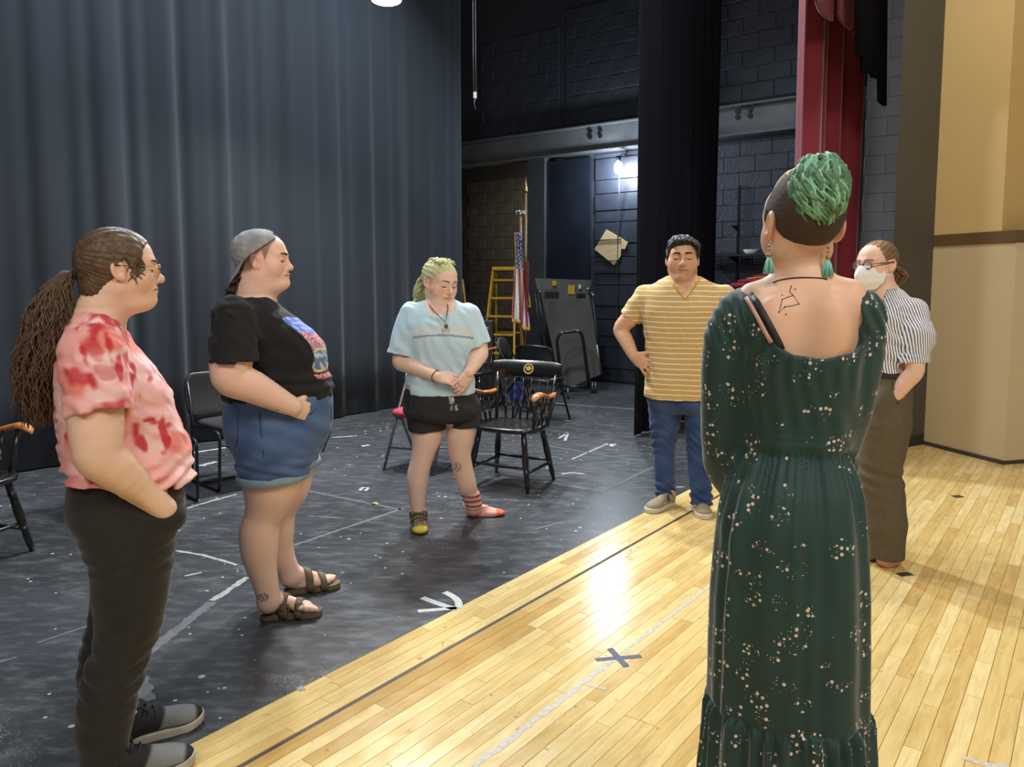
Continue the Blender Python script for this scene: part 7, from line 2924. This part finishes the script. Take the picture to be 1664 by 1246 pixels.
        nt.links.new(a1.outputs[0], a2.inputs[2])
        a3 = nd(nt, 'ShaderNodeMath', operation='MULTIPLY_ADD')
        nt.links.new(sx.outputs[1], a3.inputs[0])
        a3.inputs[1].default_value = .5
        nt.links.new(a2.outputs[0], a3.inputs[2])
        mu = nd(nt, 'ShaderNodeMath', operation='MULTIPLY')
        nt.links.new(a3.outputs[0], mu.inputs[0])
        mu.inputs[1].default_value = 1 / .0125
        fr = nd(nt, 'ShaderNodeMath', operation='FRACT')
        nt.links.new(mu.outputs[0], fr.inputs[0])
        lt = nd(nt, 'ShaderNodeMath', operation='LESS_THAN')
        nt.links.new(fr.outputs[0], lt.inputs[0])
        lt.inputs[1].default_value = .42
        nt.links.new(mixc(nt, lt.outputs[0], srgb(240, 240, 242), srgb(92, 94, 122)), b.inputs['Base Color'])
    add_color_nodes(m_, pins)
    so = mesh_part(f, 'shirt', m_, root)
    so['label'] = 'white and navy striped shirt with rolled sleeves'
    # collar and rolled cuff
    c0 = P(1437, 478, .0)
    Pg = []
    for k in range(29):
        t_ = math.radians(-125 + 250 * k / 28) + math.radians(48)      # opening towards the face direction
        c_, s_ = math.cos(t_), math.sin(t_)
        drop = .018 * max(0, abs(k - 14) / 14 - .55) * 2
        Pg.append([tuple(c0 + V3((c_ * r_, s_ * r_, z_ - drop * q))) for r_, z_, q in ((.064, -.012, 1), (.064, .022, .6), (.068, .030, .5), (.076, .020, .9), (.088, -.014, 1.6))])
    o = MB().grid(Pg).build('collar', m_, so)
    o.modifiers.new('thick', 'SOLIDIFY').thickness = .003
    Pg = []
    for k in range(29):
        t_ = 2 * math.pi * k / 28
        Pg.append([tuple(s3 + V3((math.cos(t_) * r_, math.sin(t_) * r_, z_ + .003 * math.sin(5 * t_)))) for r_, z_ in ((.060, -.002), (.069, -.003), (.074, .008), (.073, .022), (.075, .026), (.072, .036), (.062, .040))])
    MB().grid(Pg).build('rolled_cuff', m_, so)
    # ---- trousers
    lo, hi = bounds([P(1375, 592), P(1500, 912), (0, -.24, .5), (0, .28, .5)], .03)
    f = Field(lo, hi, .0058)
    f.add(loft(hips, 0), .03)
    for lg in (near, far):
        chain(f, lg[:-1], .03)
        f.add(ccone(lg[-2][0], lg[-1][0], lg[-2][1], lg[-1][1], (0, 0, -1)), .02)
    f.add(ell(P(1436, 655, -.135), (.048, .052, .085)), .03)
    f.clip(P(1440, 599), (0, 0, 1), .005)
    f.displace(wrinkle(.0035, 40, 81, (1, .3, .3), 1.6))
    zk = P(1435, 770)[2]
    f.displace(lambda x, y, z: .005 * np.exp(-((z - zk) / .08) ** 2) * np.sin(z * 90 + 20 * x))
    to = mesh_part(f, 'trousers', mat('olive_twill', srgb(88, 78, 62), .85, noise=(30, .5, srgb(98, 88, 70)), bump=(700, .2)), root)
    hb = loft([pe.sl(598, 1403, 1483, -.137, .132), pe.sl(611, 1402, 1484.5, -.146, .136)], .002)
    f2 = Field(lo, hi, .006)
    f2.add(hb, 0)
    mesh_part(f2, 'waistband', mat('black_waistband', srgb(38, 34, 32), .8, noise=(30, .4, srgb(46, 42, 40))), to)
    MB().tube([Vector(field_hit(f, pe, a, b, -.33)) for a, b in ((1449, 614), (1452, 632), (1459, 656))], .004, 6).build('pocket_edge', mat('olive_seam', srgb(70, 60, 46), .9, noise=(40, .4, srgb(80, 70, 56))), to)
    # ---- hair
    M_H = hair_mat('light_brown_hair', srgb(146, 112, 76), srgb(98, 72, 48), (1, 1, 1), 40)
    zl = ([-.12, -.085, -.045, -.020, .004, .020, .040, .058, .075, .09], [-.045, -.048, -.035, .006, .024, .014, .046, .064, .078, .088])
    hair_cap(root, hf, M_H, zl, .006, .0018, 46)
    r = random.Random(9)
    cur = []
    for i in range(110):
        a0, rr = r.uniform(0, 6.28), math.sqrt(r.random())
        pts = []
        ph = r.uniform(0, 6.28)
        L = r.uniform(.75, 1.05)
        for k in range(11):
            t_ = k / 10 * L
            w_ = .010 + .034 * math.sin(min(t_, 1) * 2.6)
            pts.append(Vector(hf.world((.0 + math.cos(a0) * rr * w_ + .006 * math.sin(8 * t_ + ph), -.100 - .050 * math.sin(t_ * 2.4) + math.sin(a0) * rr * w_ * .8, -.005 - .095 * t_ + .005 * math.cos(9 * t_ + ph)))))
        cur.append(pts)
    locks(root, 'ponytail', cur, .0045, .0016, M_H, 6, 'short light brown ponytail')
    # ---- glasses and mask
    glasses(root, hf, mat('plum_frame', srgb(96, 42, 50), .35, noise=(30, .4, srgb(72, 30, 38))), .0021, .0225, .0155, None, -.001)
    mk = bpy.data.objects.new('face_mask', None)
    COL.objects.link(mk)
    mk.parent = root
    Pg = []
    Cc = [(0, .110, .002), (0, .132, -.022), (0, .146, -.052), (0, .138, -.090), (0, .108, -.126)]
    Ee = [(.050, .074, -.006), (.070, .042, -.014), (.079, .026, -.046), (.072, .032, -.084), (.042, .060, -.118)]
    for i in range(25):
        u_ = -1 + i / 12
        row = []
        for j in range(17):
            q = j / 16 * 4
            a_ = min(int(q), 3)
            fr = q - a_
            fr = fr * fr * (3 - 2 * fr) * .4 + fr * .6
            c_ = [Cc[a_][m] * (1 - fr) + Cc[a_ + 1][m] * fr for m in range(3)]
            e_ = [Ee[a_][m] * (1 - fr) + Ee[a_ + 1][m] * fr for m in range(3)]
            w_ = abs(u_)
            p = [c_[m] * (1 - w_) + e_[m] * w_ for m in range(3)]
            bl = .013 * math.sin(math.pi * w_) * math.sin(math.pi * min(max(j / 16, .02), .98))
            p[0] = math.copysign(p[0] + bl * .5, u_) if u_ else 0.0
            p[1] += bl * .9 + .0012 * math.sin(q * 5)
            row.append(tuple(hf.world(p)))
        Pg.append(row)
    o = MB().grid(Pg).build('shell', mat('white_mask_fabric', srgb(242, 242, 240), .85, noise=(60, .4, srgb(234, 234, 232)), bump=(400, .12)), mk)
    o.modifiers.new('thick', 'SOLIDIFY').thickness = .002
    for sx in (-1, 1):
        for e_, z_ in ((Ee[1], .008), (Ee[3], -.026)):
            MB().tube([Vector(hf.world((sx * (e_[0] + .001), e_[1], e_[2]))), Vector(hf.world((sx * .076, .012, (e_[2] + z_) / 2))), Vector(hf.world((sx * .082, -.022, z_)))], .0014, 5).build('ear_loop', MATS['white_mask_fabric'], mk)


# ---------------------------------------------------------------- person in the green dress
def person_dress():
    pe = Person('person seen from behind in long green floral dress with teal hair bun', 1302, 1.62)
    P, G, root = pe.P, pe.G, pe.root
    skin, lipc = srgb(228, 186, 158), srgb(196, 122, 106)
    hf = HeadFrame(P(1303, 366), .955, .47, -.02, .02, fat=.15, chin=.95, nose=1.0)
    S = 1 / 787.0
    torso = [pe.sl(449, 1272, 1330, -.046, .056), pe.sl(462, 1246, 1358, -.066, .070), pe.sl(474, 1222, 1385, -.078, .080), pe.sl(488, 1206, 1400, -.090, .085), pe.sl(510, 1200, 1406, -.100, .095), pe.sl(545, 1201, 1406, -.105, .115),
             pe.sl(585, 1205, 1402, -.102, .125), pe.sl(630, 1208, 1393, -.094, .115), pe.sl(680, 1209, 1384, -.084, .095), pe.sl(721, 1209, 1379, -.082, .090)]
    skirt = [pe.sl(700, 1210, 1380, -.082, .088), pe.sl(721, 1208, 1380, -.084, .090), pe.sl(750, 1193, 1392, -.105, .095), pe.sl(783, 1181, 1402, -.130, .100), pe.sl(847, 1168, 1408, -.150, .115), pe.sl(927, 1160, 1411, -.150, .130), pe.sl(1034, 1155, 1412, -.150, .140), pe.sl(1116, 1152, 1413, -.155, .150)]
    ruf = [pe.sl(1108, 1154, 1411, -.152, .146), pe.sl(1122, 1149, 1417, -.162, .158), pe.sl(1246, 1138, 1427, -.175, .170), pe.sl(1400, 1126, 1440, -.19, .185), pe.sl(1520, 1118, 1450, -.20, .195)]
    shL, elL, wrL = P(1198, 500, -.005), P(1174, 690, .0), P(1198, 785, .12)
    shR, elR, wrR = P(1396, 500, -.005), P(1386, 678, .03), P(1366, 750, .13)
    lo, hi = bounds([P(1120, 255), P(1450, 800), (0, -.25, .02), (0, .3, 0)])
    lo[2] = -.01
    f = Field(lo, hi, .0055, [(hf.c - .15, hf.c + .15, .0030)])
    f.add(loft(torso, -.010), .02)
    f.add(loft([(q[0], q[1] + .05, q[2] - .05, q[3] + .05, q[4] - .05) for q in skirt], 0), .03)
    f.add(cone(P(1301, 458, .012), P(1299, 395, .01), .0480, .0465), .025)
    f.add(cone(P(1294, 462, .005), P(1226, 484, -.01), .030, .034), .04)
    f.add(cone(P(1308, 462, .005), P(1380, 480, -.01), .030, .034), .04)
    # shoulder blades and spine
    f.add(ell(P(1262, 535, -.074), (.035, .018, .055)), .04)
    f.add(ell(P(1346, 533, -.074), (.035, .018, .055)), .04)
    f.sub(cone(P(1303, 470, -.125), P(1304, 575, -.137), .030, .030), .05)
    for q in ((shL, elL, wrL), (shR, elR, wrR)):
        chain(f, [(q[0], .030), (q[0] * .5 + q[1] * .5, .030), (q[1], .024), (q[2], .019)], .02)
        hand(f, q[2], ((1 if q[2][0] < 0 else -1) * .8, .5, -.3), (0, 1, .3), 1, .85)
    for sx in (-.07, .07):
        chain(f, [(V3((sx, 0, .72)), .07), (V3((sx, 0, .42)), .05), (V3((sx, .01, .10)), .035)], .03)
        foot(f, V3((sx, -.05, 0)), math.pi / 2, -1 if sx > 0 else 1, .95, True, V3((sx, .01, .10)))
    f.add(hf.head_prim(), .02)
    bf = f
    M_UC = np.array(srgb(92, 72, 58))

    def extra(v, X, Y, Z, head, mixin):
        pass
    mesh_part(f, 'body', M_SKIN, root, lambda v: skin_colour(v, hf, skin, lipc, .35, extra))
    # ---- dress
    lo, hi = bounds([P(1115, 465), P(1455, 1520), (0, -.24, .2), (0, .27, 0)], .03)
    lo[2] = .05
    f = Field(lo, hi, .0046)
    f.add(loft(torso, .006), .01)
    wz, rz = P(1300, 714)[2], P(1300, 1115)[2]

    def sf(th, z):
        k = np.clip((wz - z) / .10, 0, 1)
        g = np.exp(-((wz - z) / .11) ** 2)
        return .0035 * g * np.sin(46 * th + 2 * np.sin(9 * th)) + .0055 * k * np.sin(9 * th + 1.5 * np.sin(3 * th + 1)) + .003 * k * np.sin(17 * th + 2 * np.sin(5 * th))

    def rf(th, z):
        k = np.clip((rz - z) / .05, 0, 1)
        return .009 * k * np.sin(26 * th + 2.2 * np.sin(7 * th)) + .006 * np.sin(52 * th + 3 * np.sin(5 * th)) * np.exp(-((rz - z) / .06) ** 2)
    f.add(loft(skirt, .0, fold=sf), .006)
    f.add(loft(ruf, .0, fold=rf, cap=(True, True), capk=.004), 0)
    # gathers on the bodice and smocked waist band
    z0, z1 = P(1300, 585)[2], P(1300, 672)[2]

    def gath(x, y, z):
        up = np.exp(-((z - P(1300, 590)[2]) / .05) ** 2)
        wb = ((z < z1) & (z > wz)).astype(float)
        return (.0030 * up * np.sin(x * 210 + 2 * np.sin(z * 30)) + .0022 * np.exp(-((z - z1) / .05) ** 2) * np.sin(x * 170 + 2 * np.sin(z * 25)) + .0008 * wb * np.sin(z * 420)) * (np.abs(x) < .15)
    f.displace(gath)
    # neckline
    nk = [P(1228, 440), P(1226, 486), P(1246, 520), P(1266, 556), P(1290, 570), P(1336, 576), P(1382, 570), P(1405, 556), P(1414, 522), P(1408, 486), P(1398, 470), P(1392, 440)]
    f.sub(poly_prism_y([(p[0], p[2]) for p in nk], -.3, .3), .004)
    # sleeves: gathered at the shoulder, full, drawn in at the wrist
    slL = [(P(1216, 490, -.005), .034), (P(1200, 510, -.005), .046), (P(1184, 550, -.01), .051), (P(1178, 605, -.01), .049), (P(1173, 690, .0), .046), (P(1174, 745, .02), .043), (P(1184, 782, .05), .032), (P(1198, 788, .09), .025)]
    slR = [(P(1402, 492, -.005), .030), (P(1409, 512, -.005), .033), (P(1410, 548, .0), .035), (P(1403, 605, .01), .033), (P(1389, 665, .02), .034), (P(1374, 722, .05), .031), (P(1366, 752, .10), .024)]
    chain(f, slL, .03)
    chain(f, slR, .03)
    shz = P(1200, 500)[2]

    def sg(x, y, z):
        e = np.abs(x) > .105
        return np.where(e, .0032 * np.exp(-((z - shz + .01) / .055) ** 2) * np.sin(x * 260 + z * 120 + 2 * np.sin(y * 50)), 0)
    f.displace(sg)
    f.displace(wrinkle(.0022, 60, 91, (1, .2, .25), 1.5))
    m_ = mat('green_floral_crepe', srgb(26, 62, 58), .7, sheen=.35, bump=(600, .1))

    def floral(nt, b):
        tc = nd(nt, 'ShaderNodeTexCoord')
        mp = nd(nt, 'ShaderNodeMapping')
        mp.inputs['Scale'].default_value = (1.0, .55, 1.0)
        nt.links.new(tc.outputs['Object'], mp.inputs[0])
        n0 = nd(nt, 'ShaderNodeTexNoise', i_Scale=2.2, i_Detail=4.0)
        nt.links.new(tc.outputs['Object'], n0.inputs['Vector'])
        base = ramp(nt, n0.outputs['Fac'], [(.3, srgb(22, 54, 52)), (.7, srgb(30, 66, 62))])
        # sprays: coarse cells hold a short diagonal cluster of small petals
        vc = nd(nt, 'ShaderNodeTexVoronoi', i_Scale=19.0, i_Randomness=.75)
        nt.links.new(mp.outputs[0], vc.inputs['Vector'])
        near_c = nd(nt, 'ShaderNodeMath', operation='LESS_THAN')
        nt.links.new(vc.outputs['Distance'], near_c.inputs[0])
        near_c.inputs[1].default_value = .40
        col = base
        for sc_, thr, cl in ((100.0, .36, srgb(220, 200, 188)), (165.0, .25, srgb(172, 144, 130))):
            vf = nd(nt, 'ShaderNodeTexVoronoi', i_Scale=sc_, i_Randomness=.9)
            nt.links.new(tc.outputs['Object'], vf.inputs['Vector'])
            lt = nd(nt, 'ShaderNodeMath', operation='LESS_THAN')
            nt.links.new(vf.outputs['Distance'], lt.inputs[0])
            lt.inputs[1].default_value = thr
            sx = nd(nt, 'ShaderNodeSeparateColor')
            nt.links.new(vf.outputs['Color'], sx.inputs[0])
            gt = nd(nt, 'ShaderNodeMath', operation='GREATER_THAN')
            nt.links.new(sx.outputs[0], gt.inputs[0])
            gt.inputs[1].default_value = .58
            m1 = nd(nt, 'ShaderNodeMath', operation='MULTIPLY')
            nt.links.new(lt.outputs[0], m1.inputs[0])
            nt.links.new(gt.outputs[0], m1.inputs[1])
            m2 = nd(nt, 'ShaderNodeMath', operation='MULTIPLY')
            nt.links.new(m1.outputs[0], m2.inputs[0])
            nt.links.new(near_c.outputs[0], m2.inputs[1])
            col = mixc(nt, m2.outputs[0], col, cl)
        nt.links.new(col, b.inputs['Base Color'])
    add_color_nodes(m_, floral)
    mesh_part(f, 'dress', m_, root)['label'] = 'long dark green dress printed with small pale flowers'
    df = f
    # ---- straps
    M_BRA = mat('black_strap', srgb(24, 24, 28), .6, noise=(40, .4, srgb(34, 34, 38)))
    M_EDG = mat('pale_strap_edge', srgb(206, 162, 140), .8, noise=(60, .4, srgb(190, 146, 124)))

    def ribbon(pix, w_, material, name, lift=.003):
        pts = [field_hit(bf, pe, a, b, -.25) + [0, -lift, 0] for a, b in pix]
        Pg = []
        for i, p in enumerate(pts):
            d = pts[min(i + 1, len(pts) - 1)] - pts[max(i - 1, 0)]
            n_ = np.cross(d, [0, 1.0, 0])
            n_ /= np.linalg.norm(n_)
            Pg.append([tuple(p + n_ * w_ / 2 + [0, .001, 0]), tuple(p + [0, -.001, 0]), tuple(p - n_ * w_ / 2 + [0, .001, 0])])
        o = MB().grid(Pg).build(name, material, root)
        o.modifiers.new('thick', 'SOLIDIFY').thickness = .003
    ribbon([(1222, 482), (1230, 492), (1242, 513), (1255, 537), (1266, 558), (1270, 568)], .013, M_BRA, 'bra_strap', .004)
    ribbon([(1213, 483), (1221, 496), (1233, 518), (1247, 545), (1254, 556)], .005, M_EDG, 'strap_edge', .011)
    ribbon([(1411, 512), (1411, 526), (1409, 542), (1404, 557)], .012, M_BRA, 'bra_strap', .004)
    # ---- constellation tattoo on the shoulder
    M_INK = mat('tattoo_ink', srgb(54, 46, 52), .7, noise=(90, .3, srgb(64, 56, 60)))
    seq = [(1286, 465), (1283, 474), (1289, 480), (1298, 494), (1286, 497), (1275, 499), (1266, 507), (1269, 495), (1271, 487), (1280, 483), (1289, 480)]
    MB().tube([Vector(field_hit(bf, pe, a, b, -.25) + [0, .0002, 0]) for a, b in seq], .0011, 5).build('tattoo', M_INK, root, 'fine line constellation tattoo')
    for a, b in ((1286, 465), (1298, 494), (1275, 499), (1266, 507), (1271, 487), (1277, 511), (1292, 470), (1271, 480)):
        MB().ball(tuple(field_hit(bf, pe, a, b, -.25) + [0, .0002, 0]), .0018, 6, 4).build('tattoo_dot', M_INK, root)
    # ---- choker
    front = [field_hit(bf, pe, a, b, -.25) + [0, -.001, 0] for a, b in ((1257, 459), (1263, 456), (1272, 454), (1284, 452), (1300, 451), (1316, 451), (1330, 451.5), (1338, 452.5), (1343, 454))]
    cz = P(1300, 453, .010)
    back = [cz + V3((math.cos(t_) * .052, abs(math.sin(t_)) * .056, -.006)) for t_ in [math.pi * k / 14 for k in range(1, 14)]]
    pts = [Vector(q) for q in front + back + front[:1]]
    MB().tube(pts, .0017, 6).build('choker', mat('maroon_cord', srgb(52, 28, 30), .6, noise=(60, .4, srgb(66, 36, 38))), root)
    # ---- clipped hair and bun
    M_UND = mat('clipped_hair', srgb(84, 68, 56), .8, noise=(220, .6, srgb(58, 46, 38)), bump=(300, .5))

    def und(X, Y, Z):
        d = skull_fn(X, Y, Z, .0042)
        zm = np.interp(Y, [-.12, -.085, -.055, -.030, -.014, .010, .026, .045, .060, .08], [-.046, -.050, -.050, -.036, .006, .030, .000, .032, .060, .09])
        return smax(d, (zm - Z) * .75, .004) + .0006 * np.sin(X * 700) * np.sin(Z * 650 + Y * 500)
    f = Field(hf.c - .15, hf.c + .15, .0034)
    f.add(hf.prim(und), 0)
    mesh_part(f, 'clipped_hair', M_UND, root)['label'] = 'brown hair clipped short at the sides and nape'
    M_TOP = hair_mat('blonde_sweep', srgb(206, 176, 120), srgb(140, 120, 80), (1, 1, 1), 50)

    def top(X, Y, Z):
        d = skull_fn(X, Y, Z, .012)
        d = d + .0016 * np.sin(X * 300 + 3 * np.sin(Y * 40))
        return smax(smax(smax(d, (.070 - Z) * .8, .006), (np.abs(X - .005) - .052) * .9, .006), -.030 - Y, .01)
    f = Field(hf.c - .15, hf.c + .15, .0036)
    f.add(hf.prim(top), 0)
    mesh_part(f, 'top_hair', M_TOP, root)['label'] = 'blonde top hair swept up to the bun'
    M_G = hair_mat('teal_green_hair', srgb(166, 218, 186), srgb(104, 172, 140), (1, 1, 1), 42)
    M_G2 = hair_mat('deep_teal_hair', srgb(98, 156, 124), srgb(84, 98, 72), (1, 1, 1), 42)
    bc = P(1331, 304, -.066)
    r = random.Random(15)
    f = Field(bc - .12, bc + .12, .0042)
    f.add(ell(bc + [.0, .005, .002], (.044, .044, .054)), .01)
    f.displace(lambda x, y, z: .005 * np.sin(x * 130 + 3 * np.sin(z * 60)) * np.sin(z * 100 + 2 * np.sin(y * 70)))
    mesh_part(f, 'bun', M_G2, root)['label'] = 'high curly teal green bun'
    for grp, (mt, cnt, sd) in enumerate(((M_G, 130, 1), (M_G2, 70, 2))):
        r = random.Random(20 + sd)
        cur = []
        for i in range(cnt):
            a0 = r.uniform(0, 2 * math.pi)
            h0 = r.uniform(.2, 1.0)
            a1 = a0 + r.uniform(-1.2, 1.2)
            L = r.uniform(.6, 1.1)
            ph, fr = r.uniform(0, 6.28), r.uniform(5, 9)
            pts = []
            for k in range(12):
                t_ = k / 11
                el_ = 1.35 * h0 - 2.35 * t_ * L           # from the crown down over the side
                az = a0 + (a1 - a0) * t_ + .42 * math.sin(fr * t_ + ph)
                rad_ = 1.02 + .09 * math.sin(fr * 1.3 * t_ + ph) + .10 * max(0, t_ - .75)
                pts.append(Vector(bc + V3((.050 * rad_ * math.cos(el_) * math.cos(az), .049 * rad_ * math.cos(el_) * math.sin(az), .062 * rad_ * math.sin(el_) - .014 * t_))))
            cur.append(pts)
        locks(root, 'curls', cur, .0040 if sd == 1 else .0062, .0012, mt, 6)
    # ---- earrings
    for (px, py, dy, lab) in ((1250, 399, -.075, 'l'), (1346, 403, -.03, 'r')):
        er = bpy.data.objects.new('earring', None)
        COL.objects.link(er)
        er.parent = root
        p = P(px, py, dy)
        for k in range(3):
            MB().ball(tuple(p + [0, 0, -.005 * k * 1.6]), .0026, 8, 6).build('gold_bead', M_BRASS, er)
        M_TS = mat('teal_tassel', srgb(150, 218, 210), .7, noise=(160, .5, srgb(116, 194, 186), (1, 1, .1)))
        MB().tube([Vector(p + [0, 0, -.016]), Vector(p + [0, 0, -.022])], .004, 10).build('cap', M_BRASS, er)
        mb = MB()
        for k in range(26):
            a0, rr = r.uniform(0, 6.28), math.sqrt(r.random())
            mb.tube([Vector(p + [0, 0, -.020]), Vector(p + V3((math.cos(a0) * rr * .007, math.sin(a0) * rr * .007, -.034))), Vector(p + V3((math.cos(a0) * rr * .0125, math.sin(a0) * rr * .0125, -.056)))], [.0016, .0019, .0017], 5)
        mb.build('tassel', M_TS, er)


person_cap()
person_blue()
person_stripes()
person_mask()
person_dress()
